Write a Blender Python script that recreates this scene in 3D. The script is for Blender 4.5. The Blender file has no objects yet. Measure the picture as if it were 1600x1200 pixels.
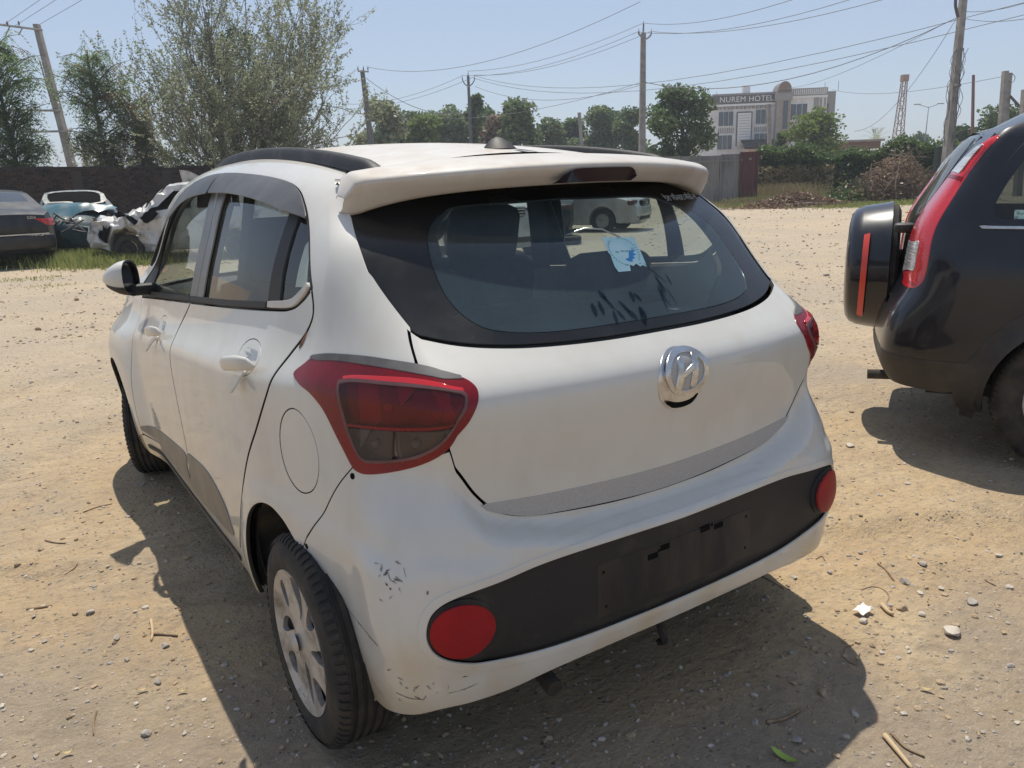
import bpy, bmesh, math, random
import numpy as np
from mathutils import Matrix, Vector
from mathutils.geometry import delaunay_2d_cdt
random.seed(7); rng = np.random.default_rng(11)
SC = bpy.context.scene
COL = SC.collection
# ------------------------------------------------------------------ camera
CAM = np.array([-1.34144, -1.26566, 1.41403]); YAW, PITCH, ROLL, FPX = .581147, -.255143, -.033993, 1238.9
def _cam_axes():
    cy, sy, cp, sp = math.cos(YAW), math.sin(YAW), math.cos(PITCH), math.sin(PITCH)
    f = np.array([sy*cp, cy*cp, sp]); r = np.array([cy, -sy, 0.]); u = np.cross(r, f)
    c, s = math.cos(ROLL), math.sin(ROLL)
    return c*r+s*u, -s*r+c*u, f
RX, UX, FX = _cam_axes()
cam = bpy.data.objects.new('camera', bpy.data.cameras.new('camera')); COL.objects.link(cam)
cam.matrix_world = Matrix(((RX[0], UX[0], -FX[0], CAM[0]), (RX[1], UX[1], -FX[1], CAM[1]), (RX[2], UX[2], -FX[2], CAM[2]), (0, 0, 0, 1)))
cam.data.sensor_width = 36; cam.data.lens = FPX/1600*36; cam.data.clip_start = .05; cam.data.clip_end = 3000
SC.camera = cam
# ------------------------------------------------------------------ sky and sun
SUN = np.array([.17, .385, 1.]); SUN /= np.linalg.norm(SUN)
world = bpy.data.worlds.new('World'); SC.world = world; world.use_nodes = True
nt = world.node_tree
sky = nt.nodes.new('ShaderNodeTexSky'); sky.sky_type = 'NISHITA'; sky.sun_disc = False
sky.sun_elevation = math.asin(SUN[2]); sky.sun_rotation = math.atan2(SUN[0], SUN[1])
sky.air_density = 1.0; sky.dust_density = 1.0; sky.ozone_density = 1.5; sky.altitude = 200
hz = nt.nodes.new('ShaderNodeMix'); hz.data_type = 'RGBA'; hz.inputs[0].default_value = .5; hz.inputs[7].default_value = (5.0, 5.9, 7.7, 1)      # thin even dust veil over the whole sky
nt.links.new(sky.outputs[0], hz.inputs[6]); nt.links.new(hz.outputs[2], nt.nodes['Background'].inputs[0]); nt.nodes['Background'].inputs[1].default_value = .105
sl = bpy.data.lights.new('sun', 'SUN'); sl.energy = 5.0; sl.angle = math.radians(.53); sl.color = (1, .94, .83)
so = bpy.data.objects.new('sun', sl); COL.objects.link(so)
so.rotation_euler = Vector(SUN).to_track_quat('Z', 'Y').to_euler(); so.location = (0, 0, 30)
SC.view_settings.view_transform = 'Standard'; SC.view_settings.look = 'None'; SC.view_settings.gamma = 1
SC.view_settings.exposure = 0.
try: SC.view_settings.use_curve_mapping = False
except Exception: pass
SC.render.engine = 'CYCLES'; SC.cycles.max_bounces = 8; SC.cycles.transparent_max_bounces = 24; SC.cycles.use_denoising = True
SC.cycles.glossy_bounces = 4; SC.cycles.diffuse_bounces = 4; SC.cycles.transmission_bounces = 4
SC.cycles.caustics_reflective = False; SC.cycles.caustics_refractive = False

# ------------------------------------------------------------------ helpers: materials
def _n(nt, t, **k):
    n = nt.nodes.new(t)
    for a, v in k.items(): setattr(n, a, v)
    return n
def rgba(c): return (c[0], c[1], c[2], 1)
def mat(name, col, rough=.5, metal=0., coat=0., spec=.5, col2=None, vs=8., vlo=.4, vhi=.65, bump=0., bs=40., detail=4., rough2=None, stretch=None, sub=0., bump_dist=.01, coatr=.06):
    m = bpy.data.materials.new(name); m.use_nodes = True; nt = m.node_tree; L = nt.links
    b = nt.nodes['Principled BSDF']
    b.inputs['Base Color'].default_value = rgba(col); b.inputs['Roughness'].default_value = rough
    b.inputs['Metallic'].default_value = metal; b.inputs['Coat Weight'].default_value = coat; b.inputs['Coat Roughness'].default_value = coatr
    b.inputs['Specular IOR Level'].default_value = spec
    tc = _n(nt, 'ShaderNodeTexCoord'); vec = tc.outputs['Object']
    if stretch:
        mp = _n(nt, 'ShaderNodeMapping'); mp.inputs['Scale'].default_value = stretch; L.new(vec, mp.inputs[0]); vec = mp.outputs[0]
    if col2 is not None:
        n = _n(nt, 'ShaderNodeTexNoise'); n.inputs['Scale'].default_value = vs; n.inputs['Detail'].default_value = detail; n.inputs['Roughness'].default_value = .62
        L.new(vec, n.inputs['Vector'])
        mr = _n(nt, 'ShaderNodeMapRange'); mr.inputs[1].default_value = vlo; mr.inputs[2].default_value = vhi; L.new(n.outputs[0], mr.inputs[0])
        mx = _n(nt, 'ShaderNodeMix', data_type='RGBA'); mx.inputs[6].default_value = rgba(col); mx.inputs[7].default_value = rgba(col2)
        L.new(mr.outputs[0], mx.inputs[0]); L.new(mx.outputs[2], b.inputs['Base Color'])
        if rough2 is not None:
            r = _n(nt, 'ShaderNodeMapRange'); r.inputs[3].default_value = rough; r.inputs[4].default_value = rough2
            L.new(mr.outputs[0], r.inputs[0]); L.new(r.outputs[0], b.inputs['Roughness'])
    if bump:
        n2 = _n(nt, 'ShaderNodeTexNoise'); n2.inputs['Scale'].default_value = bs; n2.inputs['Detail'].default_value = 5; L.new(vec, n2.inputs['Vector'])
        bp = _n(nt, 'ShaderNodeBump'); bp.inputs['Strength'].default_value = bump; bp.inputs['Distance'].default_value = bump_dist
        L.new(n2.outputs[0], bp.inputs['Height']); L.new(bp.outputs[0], b.inputs['Normal'])
    return m
def glass_mat(name, tint, dust=.05, dust_sheen_col=(.5, .47, .42), ior=1.5, rough=.02, ds=3.):
    m = bpy.data.materials.new(name); m.use_nodes = True; nt = m.node_tree; L = nt.links
    for n in list(nt.nodes):
        if n.type != 'OUTPUT_MATERIAL': nt.nodes.remove(n)
    out = [n for n in nt.nodes if n.type == 'OUTPUT_MATERIAL'][0]
    tr = _n(nt, 'ShaderNodeBsdfTransparent'); tr.inputs[0].default_value = rgba(tint)
    gl = _n(nt, 'ShaderNodeBsdfGlossy'); gl.inputs['Roughness'].default_value = rough
    fr = _n(nt, 'ShaderNodeFresnel'); ge = _n(nt, 'ShaderNodeNewGeometry'); io = _n(nt, 'ShaderNodeMapRange'); io.inputs[3].default_value = ior; io.inputs[4].default_value = 1/ior; L.new(ge.outputs['Backfacing'], io.inputs[0]); L.new(io.outputs[0], fr.inputs[0])
    m1 = _n(nt, 'ShaderNodeMixShader'); L.new(fr.outputs[0], m1.inputs[0]); L.new(tr.outputs[0], m1.inputs[1]); L.new(gl.outputs[0], m1.inputs[2])
    df = _n(nt, 'ShaderNodeBsdfDiffuse'); df.inputs[0].default_value = rgba(dust_sheen_col)
    tc = _n(nt, 'ShaderNodeTexCoord'); no = _n(nt, 'ShaderNodeTexNoise'); no.inputs['Scale'].default_value = ds; no.inputs['Detail'].default_value = 6
    mp = _n(nt, 'ShaderNodeMapping'); mp.inputs['Scale'].default_value = (1, 1, .5)
    L.new(tc.outputs['Object'], mp.inputs[0]); L.new(mp.outputs[0], no.inputs['Vector'])
    mr = _n(nt, 'ShaderNodeMapRange'); mr.inputs[1].default_value = .25; mr.inputs[2].default_value = .75; mr.inputs[3].default_value = dust*.5; mr.inputs[4].default_value = dust*1.5
    L.new(no.outputs[0], mr.inputs[0])
    m2 = _n(nt, 'ShaderNodeMixShader'); L.new(mr.outputs[0], m2.inputs[0]); L.new(m1.outputs[0], m2.inputs[1]); L.new(df.outputs[0], m2.inputs[2])
    L.new(m2.outputs[0], out.inputs[0]); return m

# ------------------------------------------------------------------ helpers: objects
def thing(name, label, cat, loc=(0, 0, 0), rz=0., group=None):
    o = bpy.data.objects.new(name, None); COL.objects.link(o); o.location = loc; o.rotation_euler = (0, 0, rz)
    o['label'] = label; o['category'] = cat; o.empty_display_size = .1
    if group: o['group'] = group
    return o
def tag(o, label, cat, group=None):
    o['label'] = label; o['category'] = cat
    if group: o['group'] = group
    return o
def kind(o, k): o['kind'] = k; return o
def link(name, me, parent=None, loc=None):
    o = bpy.data.objects.new(name, me); COL.objects.link(o)
    if parent is not None: o.parent = parent
    if loc is not None: o.location = loc
    return o
def empty(name, parent, loc=(0, 0, 0)):
    o = bpy.data.objects.new(name, None); COL.objects.link(o); o.parent = parent; o.location = loc; o.empty_display_size = .05; return o
def meshdata(name, V, F, m=None, smooth=True, angle=None, normals=None):
    me = bpy.data.meshes.new(name)
    V = np.asarray(V, float)
    me.from_pydata(V.tolist() if len(V) < 200000 else V, [], F); me.update()
    if m is not None: me.materials.append(m)
    if smooth:
        me.polygons.foreach_set('use_smooth', [True]*len(me.polygons))
        if normals is not None: me.normals_split_custom_set_from_vertices([tuple(n) for n in normals])
        elif angle is not None: me.set_sharp_from_angle(angle=math.radians(angle))
    return me
def quads_mesh(name, V, m):          # V: (n,4,3) separate quads, built fast
    V = np.asarray(V, np.float32); n = len(V)
    me = bpy.data.meshes.new(name); me.vertices.add(n*4); me.vertices.foreach_set('co', V.reshape(-1))
    me.loops.add(n*4); me.loops.foreach_set('vertex_index', np.arange(n*4, dtype=np.int32))
    me.polygons.add(n); me.polygons.foreach_set('loop_start', np.arange(0, n*4, 4, dtype=np.int32))
    me.update(calc_edges=True); me.validate()
    if m is not None: me.materials.append(m)
    return me
class MB:
    """collects shapes into one mesh"""
    def __init__(s): s.V = []; s.F = []
    def add(s, V, F):
        k = len(s.V); s.V += [tuple(map(float, v)) for v in V]; s.F += [[i+k for i in f] for f in F]; return s
    def box(s, c, d, rz=0., rx=0.):
        M = Matrix.Rotation(rz, 3, 'Z') @ Matrix.Rotation(rx, 3, 'X')
        V = [Vector(c)+M @ Vector((x*d[0]/2, y*d[1]/2, z*d[2]/2)) for x in (-1, 1) for y in (-1, 1) for z in (-1, 1)]
        return s.add(V, [(0, 1, 3, 2), (4, 6, 7, 5), (0, 4, 5, 1), (2, 3, 7, 6), (0, 2, 6, 4), (1, 5, 7, 3)])
    def rbox(s, c, d, r, n=4, M=None, f=None):
        """rounded box; f deforms local points"""
        h = np.array(d)/2; g = np.linspace(-1, 1, n+1); V = []; F = []; idx = {}
        def vid(p):
            k = tuple(np.round(p, 5))
            if k not in idx: idx[k] = len(V); V.append(np.array(p))
            return idx[k]
        for ax in range(3):
            for sg in (-1, 1):
                for i in range(n):
                    for j in range(n):
                        q = []
                        for a, b in ((i, j), (i+1, j), (i+1, j+1), (i, j+1)):
                            p = np.zeros(3); p[ax] = sg; p[(ax+1) % 3] = g[a]; p[(ax+2) % 3] = g[b]; q.append(vid(p))
                        F.append(q if sg > 0 else q[::-1])
        out = []
        for p in V:
            p = np.sign(p)*np.abs(p)**.6*h; inn = np.clip(p, -(h-r), h-r); dd = p-inn; l = np.linalg.norm(dd)
            q = inn+(dd/l*r if l > 1e-9 else 0)
            if f: q = f(q)
            q = Vector(q)
            if M is not None: q = M @ q
            out.append(q+Vector(c))
        return s.add(out, F)
    def tube(s, pts, rad, n=6, cap=True):
        pts = [Vector(p) for p in pts]; k = len(pts); R = rad if hasattr(rad, '__len__') else [rad]*k
        V = []; F = []; up = None
        for i, p in enumerate(pts):
            t = (pts[min(i+1, k-1)]-pts[max(i-1, 0)]).normalized()
            if up is None or abs(up.dot(t)) > .98: up = Vector((0, 0, 1)) if abs(t.z) < .9 else Vector((1, 0, 0))
            a = t.cross(up).normalized(); b = a.cross(t).normalized(); up = b
            for j in range(n):
                w = 2*math.pi*j/n; V.append(p+(a*math.cos(w)+b*math.sin(w))*R[i])
        for i in range(k-1):
            for j in range(n): F.append((i*n+j, i*n+(j+1) % n, (i+1)*n+(j+1) % n, (i+1)*n+j))
        if cap: F.append(list(range(n))[::-1]); F.append([(k-1)*n+j for j in range(n)])
        return s.add(V, F)
    def lathe(s, prof, n=48, axis='X', c=(0, 0, 0)):
        """prof: (along axis, radius)"""
        V = []; F = []; k = len(prof)
        for j in range(n):
            w = 2*math.pi*j/n
            for a, r in prof:
                p = (a, r*math.cos(w), r*math.sin(w)) if axis == 'X' else ((r*math.cos(w), a, r*math.sin(w)) if axis == 'Y' else (r*math.cos(w), r*math.sin(w), a))
                V.append((p[0]+c[0], p[1]+c[1], p[2]+c[2]))
        for j in range(n):
            for i in range(k-1): F.append((j*k+i, j*k+i+1, ((j+1) % n)*k+i+1, ((j+1) % n)*k+i))
        return s.add(V, F)
    def grid(s, G, flip=False):
        G = np.asarray(G, float); a, b = G.shape[:2]
        F = [(i*b+j, i*b+j+1, (i+1)*b+j+1, (i+1)*b+j) for i in range(a-1) for j in range(b-1)]
        if flip: F = [f[::-1] for f in F]
        return s.add(G.reshape(-1, 3), F)
    def prism(s, poly, y0, y1, axis='Y'):
        """polygon (two coordinates) extruded along an axis"""
        n = len(poly)
        def pt(a, b, c): return {'Y': (a, c, b), 'X': (c, a, b), 'Z': (a, b, c)}[axis]
        V = [pt(a, b, y0) for a, b in poly]+[pt(a, b, y1) for a, b in poly]
        F = [list(range(n))[::-1], list(range(n, 2*n))]+[(i, (i+1) % n, n+(i+1) % n, n+i) for i in range(n)]
        return s.add(V, F)
    def build(s, name, m, parent=None, smooth=False, angle=None, loc=None):
        me = meshdata(name, s.V, s.F, m, smooth or angle is not None, angle)
        bm = bmesh.new(); bm.from_mesh(me); bmesh.ops.recalc_face_normals(bm, faces=bm.faces); bm.to_mesh(me); bm.free()
        if angle is not None: me.set_sharp_from_angle(angle=math.radians(angle))
        return link(name, me, parent, loc)
def sm(pts, n=8, closed=False):
    """Catmull-Rom through points"""
    P = np.array(pts, float); k = len(P); out = []
    if closed: Q = np.vstack([P[-1], P, P[0], P[1]])
    else: Q = np.vstack([2*P[0]-P[1], P, 2*P[-1]-P[-2]])
    for i in range(1, len(Q)-2):
        a, b, c, d = Q[i-1], Q[i], Q[i+1], Q[i+2]
        for t in np.linspace(0, 1, n, endpoint=False):
            out.append(.5*(2*b+(c-a)*t+(2*a-5*b+4*c-d)*t*t+(3*b-a-3*c+d)*t**3))
    if not closed: out.append(P[-1])
    return np.array(out)
def join(*segs):
    out = []
    for s in segs:
        for p in np.asarray(s, float):
            if not out or np.hypot(*(p-out[-1])) > 1e-4: out.append(p)
    if np.hypot(*(out[0]-out[-1])) < 1e-4: out.pop()
    return np.array(out)
def resample(P, d):
    """closed loop, keeps corners, splits long edges"""
    out = []
    for i in range(len(P)):
        a, b = P[i], P[(i+1) % len(P)]; n = max(1, int(np.hypot(*(b-a))/d))
        for k in range(n): out.append(a+(b-a)*k/n)
    return np.array(out)
def area2(P): x, y = P[:, 0], P[:, 1]; return .5*np.sum(x*np.roll(y, -1)-y*np.roll(x, -1))
def inset(P, g):
    """move a ccw loop inwards by g"""
    e = np.roll(P, -1, 0)-P; e /= np.linalg.norm(e, axis=1, keepdims=True)+1e-12
    n = np.stack([-e[:, 1], e[:, 0]], 1); m = n+np.roll(n, 1, 0); l = (m*m).sum(1, keepdims=True)
    return P+m*2/np.maximum(l, .9)*g
def inside(Q, P):
    x, y = Q[:, 0], Q[:, 1]; r = np.zeros(len(Q), bool); j = len(P)-1
    for i in range(len(P)):
        a, b = P[i], P[j]
        c = ((a[1] > y) != (b[1] > y))
        with np.errstate(divide='ignore', invalid='ignore'):
            r ^= c & (x < (b[0]-a[0])*(y-a[1])/(b[1]-a[1])+a[0])
        j = i
    return r
def cdt(loops, grid):
    """triangulate outer loop minus holes, with interior points; returns pts, tris, loop index lists"""
    pts = np.vstack(loops); edges = []; idx = []; k = 0
    for l in loops:
        n = len(l); idx.append(list(range(k, k+n))); edges += [(k+i, k+(i+1) % n) for i in range(n)]; k += n
    lo, hi = loops[0].min(0), loops[0].max(0)
    gx, gy = np.meshgrid(np.arange(lo[0]+grid*.5, hi[0], grid), np.arange(lo[1]+grid*.5, hi[1], grid))
    gx = gx+(np.arange(gx.shape[0]) % 2)[:, None]*grid*.5
    Q = np.stack([gx.ravel(), gy.ravel()], 1)
    if len(Q):
        ok = inside(Q, loops[0])
        for h in loops[1:]: ok &= ~inside(Q, h)
        Q = Q[ok]
        if len(Q):
            d = np.full(len(Q), 9.)
            for p in pts: d = np.minimum(d, (Q[:, 0]-p[0])**2+(Q[:, 1]-p[1])**2)
            Q = Q[d > (grid*.5)**2]
    allp = np.vstack([pts, Q]) if len(Q) else pts
    r = delaunay_2d_cdt([Vector(p) for p in allp], edges, [], 0, 1e-7)
    V = np.array([tuple(v) for v in r[0]]); T = np.array(r[2])
    mp = {}
    for i, o in enumerate(r[3]):
        for q in o: mp[q] = i
    c = V[T].mean(1); ok = inside(c, loops[0])
    for h in loops[1:]: ok &= ~inside(c, h)
    return V, T[ok], [[mp[i] for i in l] for l in idx]
# ------------------------------------------------------------------ car bodies: a smooth skin S(s, v) wrapped round rear, corner, flank and nose
class Sp:
    def __init__(s, pts):
        x = np.array([p[0] for p in pts], float); y = np.array([p[1] for p in pts], float); n = len(x); h = np.diff(x); A = np.eye(n); b = np.zeros(n)
        for i in range(1, n-1):
            A[i, i-1] = h[i-1]; A[i, i] = 2*(h[i-1]+h[i]); A[i, i+1] = h[i]; b[i] = 6*((y[i+1]-y[i])/h[i]-(y[i]-y[i-1])/h[i-1])
        s.x, s.y, s.m, s.h = x, y, np.linalg.solve(A, b), h
    def __call__(s, t):
        t = np.asarray(t, float); tc = np.clip(t, s.x[0], s.x[-1]); i = np.clip(np.searchsorted(s.x, tc)-1, 0, len(s.h)-1); h = s.h[i]
        a = (s.x[i+1]-tc)/h; b = (tc-s.x[i])/h
        v = a*s.y[i]+b*s.y[i+1]+((a**3-a)*s.m[i]+(b**3-b)*s.m[i+1])*h*h/6
        d0 = (s.y[1]-s.y[0])/s.h[0]-s.h[0]*s.m[1]/6; d1 = (s.y[-1]-s.y[-2])/s.h[-1]+s.h[-1]*s.m[-2]/6
        return v+np.where(t < s.x[0], (t-s.x[0])*d0, 0)+np.where(t > s.x[-1], (t-s.x[-1])*d1, 0)
def smooth(a, b, t):
    u = np.clip((np.asarray(t, float)-a)/(b-a), 0, 1); return u*u*u*(u*(6*u-15)+10)
M = {}
class Body:
    XC, YC, YF, NOSE = .58, .50, 3.12, 1.2
    belt = (.45, .80, 1.12, 1.40); rise = .085; yref = 1.5; zb = 1.26
    arches = (); ledge = None; dents = (); turn = .07
    def side_x(B, y, v):
        rise = B.rise*(B.yref-y)*smooth(B.belt[0], B.belt[1], v)*(1-smooth(B.belt[2], B.belt[3], v))
        b = smooth(.9, 1.15, v); x = B.w0(v-rise)+B.tl(y)*(1-b)+B.tu(y)*b
        z = np.where(v > B.zb, B.zr(np.maximum(v, B.zb)), v)
        for (cy, cz, fl) in B.arches:
            x = x+fl*smooth(.46 if fl < .02 else .72, .355, np.hypot(y-cy, z-cz))*(1-smooth(.6, .7 if fl < .02 else .98, v))
        return x
    def S(B, s, v):
        XC, YC = B.XC, B.YC
        s = np.asarray(s, float); v = np.asarray(v, float); s, v = np.broadcast_arrays(s, v); sa = np.abs(s)
        xr = np.minimum(sa, XC); a = B.ac(v); y0 = B.yr(v); yrear = y0+a*xr*xr
        p0y = y0+a*XC*XC; t0 = 2*a*XC; yc0 = YC+.02*np.log1p(np.exp(np.clip((p0y+B.turn-YC)/.02, -40, 40))); ex = np.maximum(yc0-YC, 1e-5)
        wv = np.maximum(sa-XC-YC, 0); ys = np.minimum(YC+wv+ex*np.exp(-wv/ex), B.YF); xs = B.side_x(ys, v)
        t = np.clip((sa-XC)/YC, 0, 1)
        p3 = B.side_x(yc0, v); dx = (B.side_x(yc0+.02, v)-p3)/.02
        q = (p3-XC+dx*(p0y-yc0))/(1-dx*t0); cx = XC+q; cy = p0y+t0*q; k = B.kf(v); YCv = yc0
        b1x = XC+k*(cx-XC); b1y = p0y+k*(cy-p0y); b2x = p3+k*(cx-p3); b2y = yc0+k*(cy-yc0); u = 1-t
        xc = u**3*XC+3*u*u*t*b1x+3*u*t*t*b2x+t**3*p3; yc = u**3*p0y+3*u*u*t*b1y+3*u*t*t*b2y+t**3*yc0
        x = np.where(sa < XC, xr, np.where(sa < XC+YC, xc, xs)); y = np.where(sa < XC, yrear, np.where(sa < XC+YC, yc, ys))
        # nose
        tf = np.clip((sa-XC-B.YF)/B.NOSE, 0, 1); uf = 1-tf; yn = B.yn(v); xf = B.side_x(np.full_like(v, B.YF), v)
        xn = uf**3*xf+3*uf*uf*tf*xf*1.0+3*uf*tf*tf*xf*.62; ynn = uf**3*B.YF+3*uf*uf*tf*(B.YF+.72*(yn-B.YF))+3*uf*tf*tf*yn+tf**3*yn
        fr = sa > XC+B.YF; x = np.where(fr, xn, x); y = np.where(fr, ynn, y)
        z = np.where(v > B.zb, B.zr(np.maximum(v, B.zb)), v)+(B.zroof(np.maximum(y, .3))-B.zr.y[-1])*smooth(B.zb-.04, B.zb+.20, v)
        if B.ledge is not None:
            vt = B.ledge(sa); sl = (B.ledge(sa+.005)-B.ledge(sa-.005))/.01; dist = (vt-v)/np.sqrt(1+sl*sl)
            d = .064*smooth(.0, .050, dist)*(1-smooth(.62, .86, v))*(1-smooth(XC+.10, XC+YC, sa))
            d = d+.015*smooth(.655, .585, v)*smooth(.34, .50, v)*smooth(.40, .60, sa)*(1-smooth(.80, .95, sa))
            nx = np.where(sa < XC, 2*a*xr, 0); ny = np.where(sa < XC, -1., 0)
            tx = -3*u*u*XC+(3*u*u-6*u*t)*b1x+(6*u*t-3*t*t)*b2x+3*t*t*p3; ty = -3*u*u*p0y+(3*u*u-6*u*t)*b1y+(6*u*t-3*t*t)*b2y+3*t*t*yc0
            inC = (sa >= XC) & (sa < XC+YC); nx = np.where(inC, ty, nx); ny = np.where(inC, -tx, ny); nl = np.hypot(nx, ny)+1e-9
            for (ds, dv, rs, rv, am, sg) in B.dents:
                d = d+np.where(s*sg > 0, am*np.exp(-((sa-ds)/rs)**2-((v-dv)/rv)**2), 0)
            x = x+d*nx/nl; y = y+d*ny/nl
        return np.stack([np.where(s < 0, -x, x), y, z], -1)
    def side_pt(B, y, v):      # flank and roof skin straight from the station y
        y, v = np.broadcast_arrays(np.asarray(y, float), np.asarray(v, float)); z = np.where(v > B.zb, B.zr(np.maximum(v, B.zb)), v)+(B.zroof(np.maximum(y, .3))-B.zr.y[-1])*smooth(B.zb-.04, B.zb+.20, v)
        return np.stack([B.side_x(y, v), y, z], -1)
    def N(B, s, v):
        e = 1e-3; a = B.S(s+e, v)-B.S(s-e, v); b = B.S(s, v+e)-B.S(s, v-e); n = np.cross(a, b)
        return n/(np.linalg.norm(n, axis=-1, keepdims=True)+1e-12)
    def P(B, s, v, off=0.):
        return B.S(s, v)+B.N(s, v)*np.asarray(off, float)[..., None]
    def panel(B, name, poly, m, parent, off=0., gap=.0022, hem=.012, grid=.022, holes=(), sg=1, step=.013, rnd=.0016, bulge=None):
        """cut a piece of skin; the rim turns in. off: number or function(s, v). sg=-1 builds it on the left"""
        loops = []
        for i, l in enumerate([poly]+list(holes)):
            l = resample(np.asarray(l, float), step)
            if (area2(l) < 0) != (i > 0): l = l[::-1]
            loops.append(inset(l, gap))
        V2, T, idx = cdt(loops, grid)
        s, v = V2[:, 0]*sg, V2[:, 1]
        offv = off(V2[:, 0], V2[:, 1]) if callable(off) else np.full(len(V2), float(off))
        Nn = B.N(s, v); X = B.S(s, v)+Nn*offv[:, None]
        F = []; dark = set(); a, b, c = X[T[:, 0]], X[T[:, 1]], X[T[:, 2]]
        fl = (np.cross(b-a, c-a)*Nn[T[:, 0]]).sum(1) < 0
        for t, f in zip(T, fl): F.append(tuple(t[::-1]) if f else tuple(t))
        V = list(X); NV = list(Nn)
        if hem:
            for li, l in enumerate(idx):
                P2 = V2[l]; n = len(l)
                e = np.roll(P2, -1, 0)-np.roll(P2, 1, 0); e /= np.linalg.norm(e, axis=1, keepdims=True)+1e-12
                o2 = np.stack([e[:, 1], -e[:, 0]], 1)              # points out of the piece
                Xo = B.S((P2[:, 0]+o2[:, 0]*.004)*sg, P2[:, 1]+o2[:, 1]*.004)-B.S(P2[:, 0]*sg, P2[:, 1]); Xo -= Nn[l]*(Xo*Nn[l]).sum(1, keepdims=True)
                Xo /= np.linalg.norm(Xo, axis=1, keepdims=True)+1e-12
                k1 = len(V); V += list(X[l]+Xo*rnd*.7-Nn[l]*rnd*.6); NV += list((Xo+Nn[l])/1.414)
                k2 = len(V); V += list(X[l]+Xo*rnd-Nn[l]*hem); NV += list(Xo)
                for i in range(n):
                    j = (i+1) % n; q = [(l[i], l[j], k1+j, k1+i), (k1+i, k1+j, k2+j, k2+i)]
                    if hem: dark.add(len(F)+1)
                    for f in q:
                        A = np.array(V[f[1]])-np.array(V[f[0]]); C = np.array(V[f[2]])-np.array(V[f[0]])
                        F.append(f if np.dot(np.cross(A, C), NV[f[2]]) >= 0 else f[::-1])
        me = meshdata(name, V, F, m, True, None, NV)
        if m is M.get('white') and hem:      # shade inside the shut lines, painted dark on the rim walls
            me.materials.append(M['shut']); me.polygons.foreach_set('material_index', [1 if i in dark else 0 for i in range(len(F))])
        return link(name, me, parent)
# ------------------------------------------------------------------ ground
def hash2(i, j, s): 
    v = np.sin(i*127.1+j*311.7+s*74.7)*43758.5453; return v-np.floor(v)
def vnoise(x, y, s=0):
    i, j = np.floor(x), np.floor(y); u, v = x-i, y-j; u = u*u*(3-2*u); v = v*v*(3-2*v)
    return (hash2(i, j, s)*(1-u)+hash2(i+1, j, s)*u)*(1-v)+(hash2(i, j+1, s)*(1-u)+hash2(i+1, j+1, s)*u)*v
def ground_z(x, y):
    x = np.asarray(x, float); y = np.asarray(y, float); d = np.hypot(x-.2, y-1.5)
    z = (vnoise(x*.7, y*.7, 1)-.5)*.022+(vnoise(x*1.1+y*.5, y*4.0-x*.8, 8)-.5)*.018*smooth(1.6, 4, d)+(vnoise(x*2.3, y*2.3, 2)-.5)*.012+(vnoise(x*7, y*7, 3)-.5)*.007+(vnoise(x*19, y*19, 6)-.5)*.004
    for (ox, oy, ang, wd) in ((-2.6, 2.0, 2.35, .16), (-3.9, 2.6, 2.35, .16), (3.2, -.6, 1.05, .15), (-1.9, -.4, 1.2, .14)):      # old tyre ruts
        q = (x-ox)*math.cos(ang)+(y-oy)*math.sin(ang)+.12*np.sin(((y-oy)*math.cos(ang)-(x-ox)*math.sin(ang))*.5); l = (y-oy)*math.cos(ang)-(x-ox)*math.sin(ang)
        g_ = np.exp(-(q/wd)**4); z = z-g_*(.024+.004*np.sin(l*30+np.abs(q)*16))+.016*np.exp(-((np.abs(q)-wd*1.35)/.05)**2)
    z = z+smooth(14, 40, d)*(vnoise(x*.16, y*.16, 5)-.5)*.25
    return z-.004
c = np.concatenate([-np.geomspace(1400, 7, 46), np.linspace(-6.9, 6.9, 330), np.geomspace(7, 1400, 46)])
gx, gy = np.meshgrid(c+.5, c+1.2, indexing='ij'); gz = ground_z(gx, gy); n = len(c)
Vg = np.stack([gx, gy, gz], -1).reshape(-1, 3)
I = np.arange(n*n).reshape(n, n); Fg = np.stack([I[:-1, :-1], I[1:, :-1], I[1:, 1:], I[:-1, 1:]], -1).reshape(-1, 4).tolist()
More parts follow.
